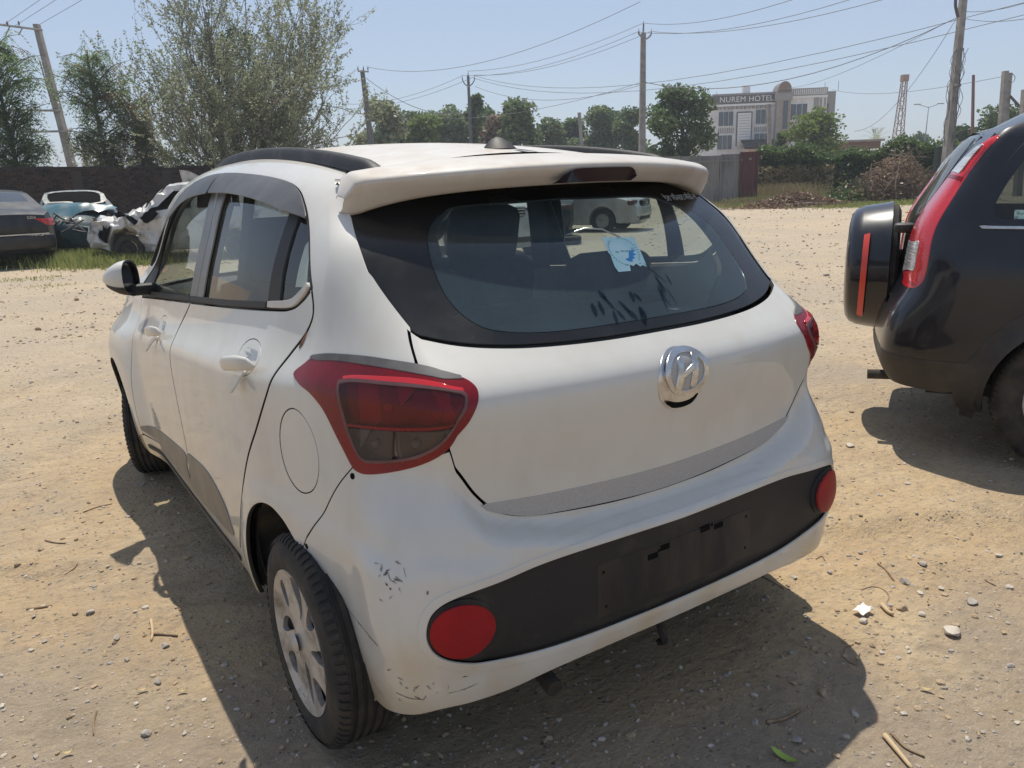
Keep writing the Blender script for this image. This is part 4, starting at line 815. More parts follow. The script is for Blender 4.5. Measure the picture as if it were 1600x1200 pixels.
H.panel('rust_spot', sm([(1.125,1.08),(1.14,1.06),(1.15,1.04),(1.143,1.035),(1.13,1.055)], closed=True), M['rust'], car, sg=-1, off=.0012, gap=0, hem=0, grid=.05)
# wheels
def wheel(cx, cy, sg, rz=0., R_=.283, wd=.165, name='wheel', parent=car, cover=True, rc=.190, spokes=8):
    w = empty(name, parent, (cx, cy, R_)); w.rotation_euler = (0, 0, rz)
    h = wd/2; pr = [(-h+.012, rc-.012), (-h+.004, rc+.008), (-h, rc+.03), (-h+.001, R_-.045), (-h+.008, R_-.02), (-h+.018, R_-.006), (-h+.030, R_-.001)]
    gr = []
    for x in np.linspace(-h+.045, h-.045, 4): gr += [(x-.006, R_), (x-.005, R_-.007), (x+.005, R_-.007), (x+.006, R_)]
    pr = pr+gr+[(-a, r) for a, r in pr[::-1]]
    b = MB().lathe([(a*sg, r) for a, r in pr], 72, 'X')
    for k in range(72):                                     # shoulder blocks
        a0 = 2*math.pi*k/72
        for s2 in (-1, 1):
            c = [(s2*(h-.030), R_-.0005), (s2*(h-.030), R_+.004), (s2*(h-.014), R_-.003), (s2*(h-.006), R_-.016)]
            V = [(x, r*math.cos(a), r*math.sin(a)) for a in (a0, a0+.052) for x, r in c]; b.add(V, [(0, 1, 5, 4), (1, 2, 6, 5), (2, 3, 7, 6), (0, 1, 2, 3), (4, 5, 6, 7)])
    b.build('tyre', M['tyre'], w, angle=35)
    MB().lathe([(sg*(h-.03), .02), (sg*(h-.035), rc-.03), (sg*(h-.02), rc-.01), (sg*(h-.012), rc-.004), (-sg*(h-.02), rc-.01), (-sg*(h-.02), .02)], 40, 'X').build('rim', M['liner'] if cover else M['silver'], w, angle=40)
    holes = []
    for k in range(spokes):
        a = 2*math.pi*k/spokes
        def pt(r, t): return (r*math.cos(a+t), r*math.sin(a+t))
        q_ = rc/.190
        holes.append(sm([pt(.060*q_, .02), pt(.095*q_, -.17), pt(.142*q_, -.29), pt(.169*q_, -.25), pt(.155*q_, -.03), pt(.105*q_, .13)] if k % 2 == 0 else [pt(.100*q_, -.11), pt(.135*q_, -.24), pt(.169*q_, -.23), pt(.171*q_, .05), pt(.145*q_, .12), pt(.108*q_, .07)], 4, True))
    out = ell(0, 0, rc, rc, 48)
    lp = [resample(l if area2(l)*(1 if i == 0 else -1) > 0 else l[::-1], .008) for i, l in enumerate([out]+holes)]
    V2, T, idx = cdt(lp, .013); r = np.hypot(V2[:, 0], V2[:, 1]); th = np.arctan2(V2[:, 1], V2[:, 0])
    dep = .012*smooth(rc, rc*.86, r)*(-1)+.016*smooth(.07, .0, r)+.005*np.sin(spokes*th*.5-14*r)*smooth(.05, .09, r)*smooth(rc, .16, r)
    f3 = lambda d: np.stack([sg*(h-.004+d), V2[:, 0], V2[:, 1]], 1)
    V = list(f3(dep)); F = [tuple(t) for t in T]; k0 = len(V); V += list(f3(dep-.014))
    for l in idx:
        for i in range(len(l)): F.append((l[i], l[(i+1) % len(l)], k0+l[(i+1) % len(l)], k0+l[i]))
    b = MB().add(V, F); cv_ = b.build('wheel_cover' if cover else 'alloy', M['silver'], w, angle=35)
    MB().lathe([(sg*(h+.012), 0), (sg*(h+.011), .020), (sg*(h+.004), .027)], 20, 'X').build('centre_cap', M['silver'], cv_, smooth=True)
    return w
for sg in (-1, 1):
    wheel(sg*.748, RWH[0], sg, R_=.276); wheel(sg*.742, FWH[0], sg, rz=math.radians(-20))
# door mirrors
for sg in (-1, 1):
    c = Vector((sg*.865, 2.47, 1.045)); Mx = Matrix.Rotation(math.radians(62) if sg < 0 else math.radians(8), 3, 'Z')
    def mf(p, sg=sg): x, y, z = p; k = .8+.2*(-x*sg)/.1 if False else 1; return np.array([x, y*(1-1.2*abs(z)**1.2)*1.0, z*(1+.9*x*sg*.0)-.25*abs(x)*0])
    b = MB(); G = []
    for t in np.linspace(0, 1, 10):          # housing: bowl opening to the rear
        k = math.cos(t*math.pi/2)**.75 if t < 1 else 0
        G.append([Mx @ Vector((sg*(.098*k*np.sign(math.cos(w))*abs(math.cos(w))**.75+.010*t), .115*t-.05, .080*k*np.sign(math.sin(w))*abs(math.sin(w))**.8*(1 if math.sin(w) > 0 else .82)+.012*math.cos(w)*k+.004)) + c for w in np.linspace(0, 2*math.pi, 29)])
    mi = b.grid(G).build('door_mirror', M['white'], car, angle=60)
    b = MB(); ring0 = G[0]; ring1 = [c+(Vector(p)-c)*.93+Vector((0, -.012, 0)) for p in ring0]; ring2 = [c+(Vector(p)-c)*.84+Vector((0, .006, 0)) for p in ring0]
    b.grid([ring0, ring1, ring2]); b.build('mirror_bezel', M['rubber'], mi, angle=50)
    MB().add(ring2[:-1], [list(range(len(ring2)-1))]).build('mirror_glass', mat('mirror_glass', (.55, .57, .58), .03, metal=1) if sg < 0 else bpy.data.materials['mirror_glass'], mi)
    b = MB(); lo = [G[j][k] + Vector((0, 0, -.003)) for j in (0,) for k in range(14, 29)]
    b.grid([[Vector(G[j][k])+Vector((0, -.002, -.004)) for k in range(16, 27)] for j in range(0, 8)]); b.build('mirror_underside', M['rubber'], mi, smooth=True)
    b = MB(); b.rbox((sg*.775, 2.50, .995), (.13, .07, .05), .02); b.build('mirror_arm', M['rubber'], mi, angle=50)
# cabin
def seat(x, y, z0, w, name='front_seat'):
    st = empty(name, car, (x, y, z0)); b = MB(); b.rbox((0, 0, .12), (w, .50, .18), .06); b.build('cushion', M['seat_black'], st, smooth=True)
    Mr = Matrix.Rotation(math.radians(14), 3, 'X'); b = MB(); b.rbox((0, -.30, .46), (w, .15, .62), .06, M=Mr); b.build('backrest', M['seat_black'], st, smooth=True)
    b = MB(); b.rbox((0, -.39, .86), (.33, .11, .24), .055, M=Mr); b.build('headrest', M['seat_black'], st, smooth=True)
for x in (-.41, .41): seat(x, 1.97, .33, .52)
bs = empty('rear_seat', car, (0, 1.0, .33)); b = MB(); b.rbox((0, .12, .12), (1.24, .5, .2), .07); b.build('cushion', M['seat_black'], bs, smooth=True)
b = MB(); b.rbox((0, -.20, .42), (1.24, .15, .60), .06, M=Matrix.Rotation(math.radians(16), 3, 'X')); b.build('backrest', M['seat_black'], bs, smooth=True)
for x in (-.36, .36):
    b = MB(); b.rbox((x, -.27, .765), (.33, .11, .16), .055, M=Matrix.Rotation(math.radians(16), 3, 'X')); b.build('headrest', M['seat_black'], bs, smooth=True)
b = MB(); b.rbox((0, .47, .985), (1.08, .50, .02), .008); b.build('parcel_shelf', M['grey_trim'], car)
b = MB(); b.rbox((0, 2.72, .87), (1.30, .42, .22), .08); b.rbox((.36, 2.58, .98), (.36, .2, .10), .045); b.build('dashboard', M['grey_trim'], car, smooth=True)
b = MB(); b.box((0, 1.9, .31), (1.4, 2.4, .03)); b.build('cabin_floor', M['cavity'], car)
sw = empty('steering_wheel', car, (.36, 2.40, .97)); Mw = Matrix.Rotation(math.radians(-62), 3, 'X')
b = MB(); b.tube([Mw @ Vector((.18*math.cos(a), .18*math.sin(a), 0)) for a in np.linspace(0, 2*math.pi, 33)], .016, 8, cap=False)
for a in (0, math.pi, -math.pi/2): b.tube([Mw @ Vector((0, 0, 0)), Mw @ Vector((.18*math.cos(a), .18*math.sin(a), 0))], .014, 6)
b.rbox((0, 0, 0), (.13, .13, .05), .03, M=Mw); b.build('wheel_rim', M['grey_trim'], sw, smooth=True)
for sg in (-1, 1):
    G = [[tuple(H.S(s*sg, v)*np.array([1, 1, 1])-np.array([sg*.05, 0, 0])) for s in np.linspace(2.06, 2.19, 4)+(v-1.2)*-.25] for v in np.linspace(.40, 1.45, 12)]
    MB().grid(G).build('pillar_trim', M['grey_trim'], car, smooth=True)
    b = MB(); p = [H.S((1.98)*sg, 1.36)-[sg*.08, 0, 0], H.S(1.92*sg, 1.1)-[sg*.09, 0, 0], H.S(1.84*sg, .8)-[sg*.10, 0, 0], H.S(1.8*sg, .5)-[sg*.08, 0, 0]]
    b.tube(sm(p, 4), .018, 4); b.build('seat_belt', M['seat_black'], car)
b = MB(); b.rbox((0, 2.28, 1.385), (.22, .03, .065), .014); b.build('inside_mirror', M['rubber'], car, smooth=True)
# ------------------------------------------------------------------ black SUV with a covered spare wheel
V = Body(); V.XC, V.YC, V.YF, V.NOSE = .62, .42, 3.75, 1.2
V.belt = (.3, .4, .5, .6); V.rise = 0.; V.zb = 1.50
V.w0 = Sp([(.28,.80),(.38,.855),(.52,.885),(.75,.892),(.95,.886),(1.04,.870),(1.12,.846),(1.25,.808),(1.4,.757),(1.5,.715),(1.56,.685),(1.62,.63),(1.70,.53),(1.85,.30),(2.05,0)])
V.zr = Sp([(1.50,1.50),(1.56,1.553),(1.62,1.60),(1.70,1.635),(1.85,1.665),(2.05,1.675)])
V.zroof = Sp([(.3,1.65),(.6,1.675),(1.3,1.70),(2.2,1.69),(2.8,1.64)])
V.yr = Sp([(.28,.12),(.38,.035),(.48,.0),(.60,.004),(.69,.025),(.76,.055),(.83,.088),(.92,.108),(1.05,.118),(1.12,.135),(1.3,.228),(1.5,.345),(1.62,.45),(1.72,.54)])
V.ac = Sp([(.3,.08),(.7,.08),(1.0,.09),(1.3,.12),(1.7,.15)])
V.kf = Sp([(.3,.80),(.7,.82),(.9,.80),(1.2,.76),(1.7,.70)])
V.tl = Sp([(.3,-.03),(.6,-.008),(1.0,0),(2.5,0),(3.4,-.01),(3.9,-.05)]); V.tu = Sp([(.3,-.04),(.7,-.012),(1.2,0),(2.2,-.01),(2.9,-.06)])
V.yn = Sp([(.28,4.30),(.45,4.36),(.70,4.36),(.90,4.28),(1.0,4.2)])
V.arches = ((.86,.34,.018),(3.48,.34,.018))
M['suv_paint'] = mat('black_paint', (.005, .006, .012), .3, coat=.6, coatr=.05, spec=.3, col2=(.018, .018, .021), vs=4, vlo=.45, vhi=.95, rough2=.45)
M['suv_plastic'] = mat('grey_black_plastic', (.020, .020, .021), .55, col2=(.06, .053, .045), vs=7, vlo=.4, vhi=.8, bump=.1, bs=300)
M['suv_glass'] = glass_mat('tinted_glass', (.38, .42, .40), .05)
M['red_suv'] = mat('red_lamp_lens', (.50, .008, .014), .12, coat=.8, coatr=.03, bump=.25, bs=60, stretch=(1, 1, 2.5))
M['white_lens'] = mat('white_lamp_lens', (.62, .62, .62), .15, coat=.8, metal=.25, bump=.6, bs=22, stretch=(.3, .3, 5), col2=(.36, .36, .37), vs=14)
M['strip_red'] = mat('red_reflective_tape', (.62, .05, .03), .4, coat=.4)
suv = thing('suv', 'black SUV at the right edge with a covered spare wheel on its back door', 'car', (2.962, 1.385, 0), math.radians(212))
vw = join(sm([(1.065,1.160),(1.055,1.21),(1.10,1.32),(1.185,1.455),(1.28,1.505),(1.45,1.515)]), [(2.02,1.520)], [(2.08,1.50)], [(2.16,1.125)], [(1.6,1.135)], [(1.10,1.145)])
vd = join([(2.24,1.12)], [(2.16,1.50)], [(2.20,1.520)], [(3.15,1.525)], [(3.15,1.10)])
ve = join([(3.24,1.10)], [(3.24,1.525)], [(3.70,1.515)], [(4.05,1.36)], [(4.37,1.10)])
va_r = np.array([(.62+.86+.40*math.cos(a), .345+.39*math.sin(a)) for a in np.linspace(-.12, math.pi+.12, 24)])
va_f = np.array([(.62+3.48+.40*math.cos(a), .345+.39*math.sin(a)) for a in np.linspace(math.pi+.12, -.12, 24)])
vlamp = sm([(.90,1.515),(.85,1.43),(.80,1.33),(.80,1.22),(.80,1.12),(.805,1.02),(.808,.92),(.803,.865),(.77,.836),(.70,.826),(.60,.822),(.52,.83),(.475,.88),(.47,1.0),(.47,1.15),(.475,1.3),(.52,1.42),(.62,1.50),(.78,1.53)], 5, True)
vbump = sm([(0,.515),(.30,.515),(.55,.512),(.70,.508),(.80,.502),(.90,.495),(1.06,.49)], 5)
for sg in (-1, 1):
    body = join([(1.04,1.60)], [(3.35,1.60)], [(3.72,1.56)], [(4.1,1.40)], [(4.46,1.10)], [(5.5,.98)], [(5.5,.62)], va_f[::-1][::1] if False else [(4.53,.50)], va_f[::-1], [(3.68,.36)], [(1.90,.36)], va_r, R(vbump[vbump[:, 0] > .62]), [(.62,.52)], [(.62,1.50)], [(.85,1.57)])
    bs_ = V.panel('body_side', body, M['suv_paint'], suv, sg=sg, gap=.002, holes=[vw, vd, ve], grid=.04, step=.03)
    for w_ in (vw, vd, ve):
        V.panel('window', w_, M['suv_glass'], bs_, sg=sg, off=-.006, gap=-.002, hem=0, grid=.08, step=.03)
    wr = np.array(resample(vw if area2(vw) > 0 else vw[::-1], .02)); V.panel('window_seal', inset(wr, -.035), M['suv_paint'], bs_, sg=sg, off=.004, gap=0, hem=.006, holes=[inset(wr, .012)], grid=.04)
    V.panel('chrome_strip', join(sm([(1.02,1.126),(1.5,1.118),(2.12,1.108)]), sm([(2.12,1.100),(1.5,1.109),(1.03,1.116)])), M['chrome'], bs_, sg=sg, off=.008, gap=0, hem=.006, grid=.05)
    V.panel('tail_pillar', join([(.62,1.50)], [(.60,1.55)], [(.46,1.52)], [(.44,1.3)], [(.44,.70)], [(0,.695)], [(0,.52)], [(.62,.516)]), M['suv_paint'], suv, sg=sg, gap=.001, grid=.04)
    lo_ = lambda s, v: .002+.020*smooth(.0, .07, np.min(np.hypot(np.asarray(s)[:, None]-vlamp[None, :, 0], np.asarray(v)[:, None]-vlamp[None, :, 1]), 1))
    tl_ = V.panel('tail_lamp', vlamp, M['red_suv'], suv, sg=sg, off=lo_, gap=.001, hem=.02, grid=.02, rnd=.004)
    for q in ([(.51,1.362),(.735,1.355),(.80,1.475),(.60,1.475)], [(.52,.885),(.735,.915),(.732,1.045),(.52,1.03)]):
        V.panel('lamp_window', sm(resample(np.array(q), .05), 3, True), M['white_lens'], tl_, sg=sg, off=lambda s, v: lo_(s, v)+.003, gap=0, hem=.004, grid=.02)
    V.panel('lamp_divider', [(.47,1.335),(.785,1.325),(.787,1.340),(.47,1.350)], M['red'], tl_, sg=sg, off=lambda s, v: lo_(s, v)+.002, gap=0, hem=.003, grid=.03)
    V.panel('bumper_corner', join(vbump, [(1.06,.365)], [(.98,.325)], [(.80,.335)], [(.5,.36)], [(0,.37)]), M['suv_plastic'], suv, sg=sg, off=lambda s, v: .002+.006*smooth(.50, .47, v), gap=.001, grid=.03)
    fl_o = np.array([(.62+.86+.475*math.cos(a), .345+.465*math.sin(a)) for a in np.linspace(-.1, math.pi+.2, 26)])
    V.panel('arch_flare', join(fl_o, np.array([(.62+.86+.375*math.cos(a), .345+.365*math.sin(a)) for a in np.linspace(-.1, math.pi+.25, 26)])[::-1]), M['suv_plastic'], suv, sg=sg, off=lambda s, v: .004+.018*smooth(.48, .41, np.hypot(s-1.48, v-.345)), gap=0, hem=.03, grid=.025)
    V.panel('mud_flap', [(1.02,.37),(1.09,.40),(1.10,.30),(1.085,.20),(1.03,.215)], M['suv_plastic'], suv, sg=sg, off=.012, gap=0, hem=.03, grid=.05)
    V.panel('sill', [(1.88,.36),(3.70,.36),(3.70,.27),(1.88,.27)], M['suv_plastic'], suv, sg=sg, off=.01, gap=0, hem=.02, grid=.1)
    V.panel('inner_shell', join([(0,.60)], [(0,1.05)], [(.6,1.05)], [(1.0,1.08)], [(4.3,1.04)], [(5.4,.9)], [(5.4,.4)], va_f[::-1]+[0, .02], [(3.6,.34)], [(2.0,.34)], va_r+[0, .02], [(.9,.5)]), M['cavity'], suv, sg=sg, off=-.025, gap=0, hem=0, grid=.1, step=.05)
    b = MB(); G = []
    for a in np.linspace(-.2, math.pi+.2, 18): G.append([(x*sg, .86+.41*math.cos(a), .345+.40*math.sin(a)) for x in (.84, .7, .5)])
    b.grid(G); b.add([g[-1] for g in G], [list(range(len(G)))]); b.build('wheel_well', M['liner'], suv)
    wheel(sg*.775, .86, sg, R_=.335, wd=.20, parent=suv, cover=False, rc=.215, spokes=10); wheel(sg*.775, 3.48, sg, R_=.335, wd=.20, parent=suv, cover=False, rc=.215, spokes=10)
gate = V.panel('back_door', both(np.array([(.44,.735),(.44,1.08),(.44,1.50),(.38,1.56),(0,1.57)]))[:].tolist() and join([(.44,.735)], [(.44,1.50)], [(.38,1.56)], [(-.38,1.56)], [(-.44,1.50)], [(-.44,.735)]), M['suv_paint'], suv, gap=.003, holes=[join([(.40,1.10)], [(.40,1.47)], [(.34,1.52)], [(-.34,1.52)], [(-.40,1.47)], [(-.40,1.10)])], grid=.05)
V.panel('rear_window', join([(.40,1.10)], [(.40,1.47)], [(.34,1.52)], [(-.34,1.52)], [(-.40,1.47)], [(-.40,1.10)]), M['suv_glass'], gate, off=.004, gap=-.006, hem=.004, grid=.05)
G = []
for y in np.linspace(.40, 2.95, 30):
    row = []
    for sg in (-1, 1):
        vs = np.linspace(1.595, 2.05, 14); vs = vs if sg < 0 else vs[::-1][1:]; p = V.side_pt(np.full(len(vs), y), vs); p[:, 0] *= sg; p[:, 2] -= .10*smooth(.75, .38, y); row += list(p)
    G.append(row)
MB().grid(G).build('roof', M['suv_paint'], suv, smooth=True)
for sg in (-1, 1):
    G = [[(sg*(.60-.02*abs(t)+a*.018), 1.0+1.6*u, 1.665+.0*u+b*.045*min(1, 8*u, 8*(1-u))) for a, b in ((-1, 0), (-.8, .8), (0, 1), (.8, .8), (1, 0))] for u, t in [(u, 0) for u in np.linspace(0, 1, 20)]]
    MB().grid(G).build('roof_rail', M['rail'], suv, smooth=True)
b = MB(); b.grid([[(x, .47+.32*(1-t)*0+t*.0-.12*t, 1.60+.06*(1-t)) for x in np.linspace(-.55, .55, 12)] for t in np.linspace(0, 1, 4)]); b = None
ww_ = [(0.75*u, 0, 0) for u in (-1, 1)]
MB().grid([[(x*(.70+.08*t), 2.95+.80*t+.08*(1-x*x), 1.62-.58*t) for x in np.linspace(-1, 1, 12)] for t in np.linspace(0, 1, 8)]).build('windscreen', M['wind_glass'], suv, smooth=True)
MB().grid([[(x*(.80-.10*t**3), 3.74+.60*t+.02*(1-x*x), 1.06-.10*t**2+.03*(1-x*x)) for x in np.linspace(-1, 1, 12)] for t in np.linspace(0, 1, 10)]).build('bonnet', M['suv_paint'], suv, smooth=True)
b = MB(); b.rbox((0, 4.40, .62), (1.56, .22, .52), .10, 6); b.build('front_bumper', M['suv_plastic'], suv, smooth=True)
b = MB(); b.box((0, 2.2, .34), (1.5, 3.9, .06)); b.box((0, .5, .40), (1.3, .7, .10)); b.build('underbody', M['liner'], suv)
b = MB(); b.tube([(.52, .45, .34), (.52, .10, .335), (.52, -.02, .33)], .026, 12); b.build('tail_pipe', M['liner'], suv, smooth=True)
# spare wheel and cover
sw_ = empty('spare_wheel', suv, (-.04, .12, .845))
prof = [(-.305, 0), (-.303, .12), (-.296, .24), (-.285, .295), (-.262, .325), (-.22, .343), (-.10, .360), (-.075, .366), (-.072, .360)]
MB().lathe(prof, 72, 'Y').build('spare_cover', M['suv_paint'], sw_, angle=40)
prof2 = [(-.072, .355), (-.045, .345), (-.03, .315), (-.03, .22), (-.035, .0)]
MB().lathe(prof2, 48, 'Y').build('tyre', M['tyre'], sw_, angle=40)
b = MB(); b.rbox((-.10, .03, 0), (.18, .16, .18), .05); b.build('spare_bracket', M['suv_plastic'], sw_, smooth=True)
b = MB(); G = []
for t in np.linspace(-.80, .62, 22): G.append([((.3435+.017*k+.0025)*math.cos(t), -.215+.030*k+.006*(t), (.3435+.017*k+.0025)*math.sin(t)) for k in np.linspace(0, 1, 4)])
b.grid(G).build('reflective_tape', M['strip_red'], sw_, smooth=True)
b = MB(); b.rbox((.36, .10, 1.09), (.10, .10, .05), .02); b.build('door_hinge', M['suv_plastic'], suv, smooth=True)
for x in (-.38, .38): 
    st = empty('rear_seat', suv, (x, 1.55, .5)); b = MB(); b.rbox((0, 0, .38), (.55, .16, .62), .06, M=Matrix.Rotation(.25, 3, 'X')); b.build('backrest', M['seat_black'], st, smooth=True)
    b = MB(); b.rbox((0, -.12, .78), (.28, .1, .18), .05); b.build('headrest', M['seat_black'], st, smooth=True)
b = MB(); b.box((0, 2.0, .98), (1.60, 3.4, .02)); b.build('cabin_floor', M['cavity'], suv)
V.panel('window_sticker', [(1.148,1.150),(1.30,1.147),(1.30,1.195),(1.148,1.198)], mat('pale_green_sticker', (.40, .55, .48), .6, col2=(.15, .25, .22), vs=60, vlo=.5, vhi=.58), suv, sg=1, off=-.003, gap=0, hem=0, grid=.05)
# ------------------------------------------------------------------ background
def px(u, v, D):
    d = ((u-800)/FPX)*RX-((v-600)/FPX)*UX+FX; return CAM+d*D
def foot(u, D):          # ground point straight below the image column at depth D
    p = px(u, 300-(u-100)*.034, D); return np.array([p[0], p[1], float(ground_z(p[0], p[1]))])
def zat(u, v, D): return float(px(u, v, D)[2])
RH = np.array([RX[0], RX[1], 0]); RH /= np.linalg.norm(RH); FH = np.array([FX[0], FX[1], 0]); FH /= np.linalg.norm(FH); RZ = math.atan2(RH[1], RH[0])
def leaf_mat(name, c1, c2, tr=.48):
    m = bpy.data.materials.new(name); m.use_nodes = True; nt = m.node_tree; L = nt.links
    out = [n for n in nt.nodes if n.type == 'OUTPUT_MATERIAL'][0]; nt.nodes.remove(nt.nodes['Principled BSDF'])
    g = _n(nt, 'ShaderNodeNewGeometry'); mx = _n(nt, 'ShaderNodeMix', data_type='RGBA'); mx.inputs[6].default_value = rgba(c1); mx.inputs[7].default_value = rgba(c2); L.new(g.outputs['Random Per Island'], mx.inputs[0])
    d = _n(nt, 'ShaderNodeBsdfDiffuse'); t = _n(nt, 'ShaderNodeBsdfTranslucent'); L.new(mx.outputs[2], d.inputs[0]); L.new(mx.outputs[2], t.inputs[0])
    gl = _n(nt, 'ShaderNodeBsdfGlossy'); gl.inputs['Roughness'].default_value = .42; gl.inputs[0].default_value = (.5, .5, .5, 1)
    a = _n(nt, 'ShaderNodeMixShader'); a.inputs[0].default_value = tr; L.new(d.outputs[0], a.inputs[1]); L.new(t.outputs[0], a.inputs[2])
    b = _n(nt, 'ShaderNodeMixShader'); b.inputs[0].default_value = .05; L.new(a.outputs[0], b.inputs[1]); L.new(gl.outputs[0], b.inputs[2]); L.new(b.outputs[0], out.inputs[0]); return m
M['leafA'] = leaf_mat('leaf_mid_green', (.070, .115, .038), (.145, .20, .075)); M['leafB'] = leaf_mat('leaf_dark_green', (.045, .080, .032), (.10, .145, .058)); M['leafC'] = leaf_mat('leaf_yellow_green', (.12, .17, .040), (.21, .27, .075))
M['leafD'] = leaf_mat('leaf_grey_green', (.19, .215, .125), (.36, .39, .25)); M['leafE'] = leaf_mat('leaf_brown', (.20, .13, .085), (.36, .26, .18), .2); M['grassM'] = leaf_mat('grass_blade', (.15, .21, .05), (.36, .36, .14)); M['strawM'] = leaf_mat('dry_grass_blade', (.20, .17, .085), (.34, .28, .15), .2)
M['leafF'] = leaf_mat('feathery_leaf', (.10, .165, .055), (.20, .29, .11))
M['leafG'] = leaf_mat('leaf_hazy_green', (.10, .145, .06), (.20, .255, .115))  # lighter green for far trees, distance haze put into the leaf colour
M['bark'] = mat('bark', (.10, .080, .062), .9, col2=(.16, .13, .10), vs=6); M['twigbark'] = mat('grey_twig_bark', (.135, .110, .090), .9)
M['concrete'] = mat('weathered_concrete', (.30, .275, .245), .9, col2=(.21, .19, .17), vs=3, bump=.3, bs=20); M['pole_dark'] = mat('dark_steel_pole', (.10, .10, .10), .7, col2=(.16, .14, .12), vs=4); M['iron'] = mat('galvanised_iron', (.22, .22, .22), .6); M['porcelain'] = mat('insulator', (.10, .06, .05), .3); M['cable'] = mat('cable', (.13, .13, .14), .7)
def leaf_quads(C, L_, W_, g, droop=0., spread=1.):
    n = len(C); d = g.normal(size=(n, 3)); d[:, 2] = d[:, 2]*.6*spread-droop; d /= np.linalg.norm(d, axis=1, keepdims=True)
    s = g.normal(size=(n, 3)); s -= (s*d).sum(1, keepdims=True)*d; s /= np.linalg.norm(s, axis=1, keepdims=True)
    l = (L_*g.uniform(.6, 1.3, n))[:, None]; w = (W_*g.uniform(.7, 1.2, n))[:, None]
    return np.stack([C-d*l*.5, C+s*w*.5+d*l*.05, C+d*l*.5, C-s*w*.5+d*l*.05], 1)
def blob_points(blobs, N_, g, shell=.55):
    w = np.array([b[3]*b[4]*b[5] for b in blobs])**.8; k = g.choice(len(blobs), N_, p=w/w.sum()); B_ = np.array(blobs, float)[k]
    d = g.normal(size=(N_, 3)); d /= np.linalg.norm(d, axis=1, keepdims=True); r = g.random(N_)**(1/2.2)*(1-shell)+shell*g.random(N_)**.25
    r *= 1+.16*np.sin(d[:, 0]*5+k*1.7)+.14*np.sin(d[:, 1]*7+k)+.12*np.sin(d[:, 2]*6+k*2.3)
    return B_[:, :3]+d*B_[:, 3:6]*r[:, None]
def strokes(paths, radii, n=3):       # many thin tapered tubes at once
    b = MB()
    for p, r in zip(paths, radii): b.tube(p, r, n, cap=False)
    return b
def tree(name, label, u, D, vtop, wpx, N_, leafm, g_seed, crown=(.35, 1.), group=None, leaf=(.30, .16), droop=.15, trunk_r=.14, nb=11, lean=0., cat='tree', stems=1, vbot=None, shell=.5):
    g = np.random.default_rng(g_seed); p0 = foot(u, D); top = zat(u, vtop, D); Hh = top-p0[2]; W = wpx*D/FPX*.5
    t = thing(name, label, cat, tuple(p0), RZ, group); blobs = []
    cz0, cz1 = Hh*crown[0], Hh*crown[1]
    for k in range(nb):
        f = (k+.5)/nb; z = cz0+(cz1-cz0)*f; wid = W*(1-abs(2*f-.85)**2.2*.62); a = g.uniform(0, 6.28); rr = wid*g.uniform(.1, .75)
        s = min(W*1.15, Hh)*g.uniform(.30, .52); blobs.append((rr*math.cos(a)*1.0+lean*f, rr*math.sin(a)*.8, min(z, cz1-s*.6), s, s, s*g.uniform(.55, .85)))
    b = MB()
    for q in range(stems):
        ox = (q-(stems-1)/2)*.35; b.tube(sm([(ox, 0, -.1), (ox*1.4+.1*trunk_r, 0, Hh*.2), (lean*.4+ox*2, .1, Hh*.55), (lean*.8, 0, Hh*.85)], 4), np.linspace(trunk_r, trunk_r*.22, 13)/math.sqrt(stems), 7)
    for bl_ in blobs:
        z0 = min(bl_[2]*.55, Hh*.6); b.tube(sm([(lean*.3, 0, z0), (bl_[0]*.5, bl_[1]*.5, (z0+bl_[2])*.55), bl_[:3]], 4), np.linspace(trunk_r*.4, trunk_r*.10, 9), 5, cap=False)
    b.build('trunk', M['bark'], t, smooth=True)
    C = blob_points(blobs, N_, g, shell); C = C[C[:, 2] > Hh*.04]
    link('crown', quads_mesh('crown', leaf_quads(C, leaf[0], leaf[1], g, droop), M[leafm]), t); return t
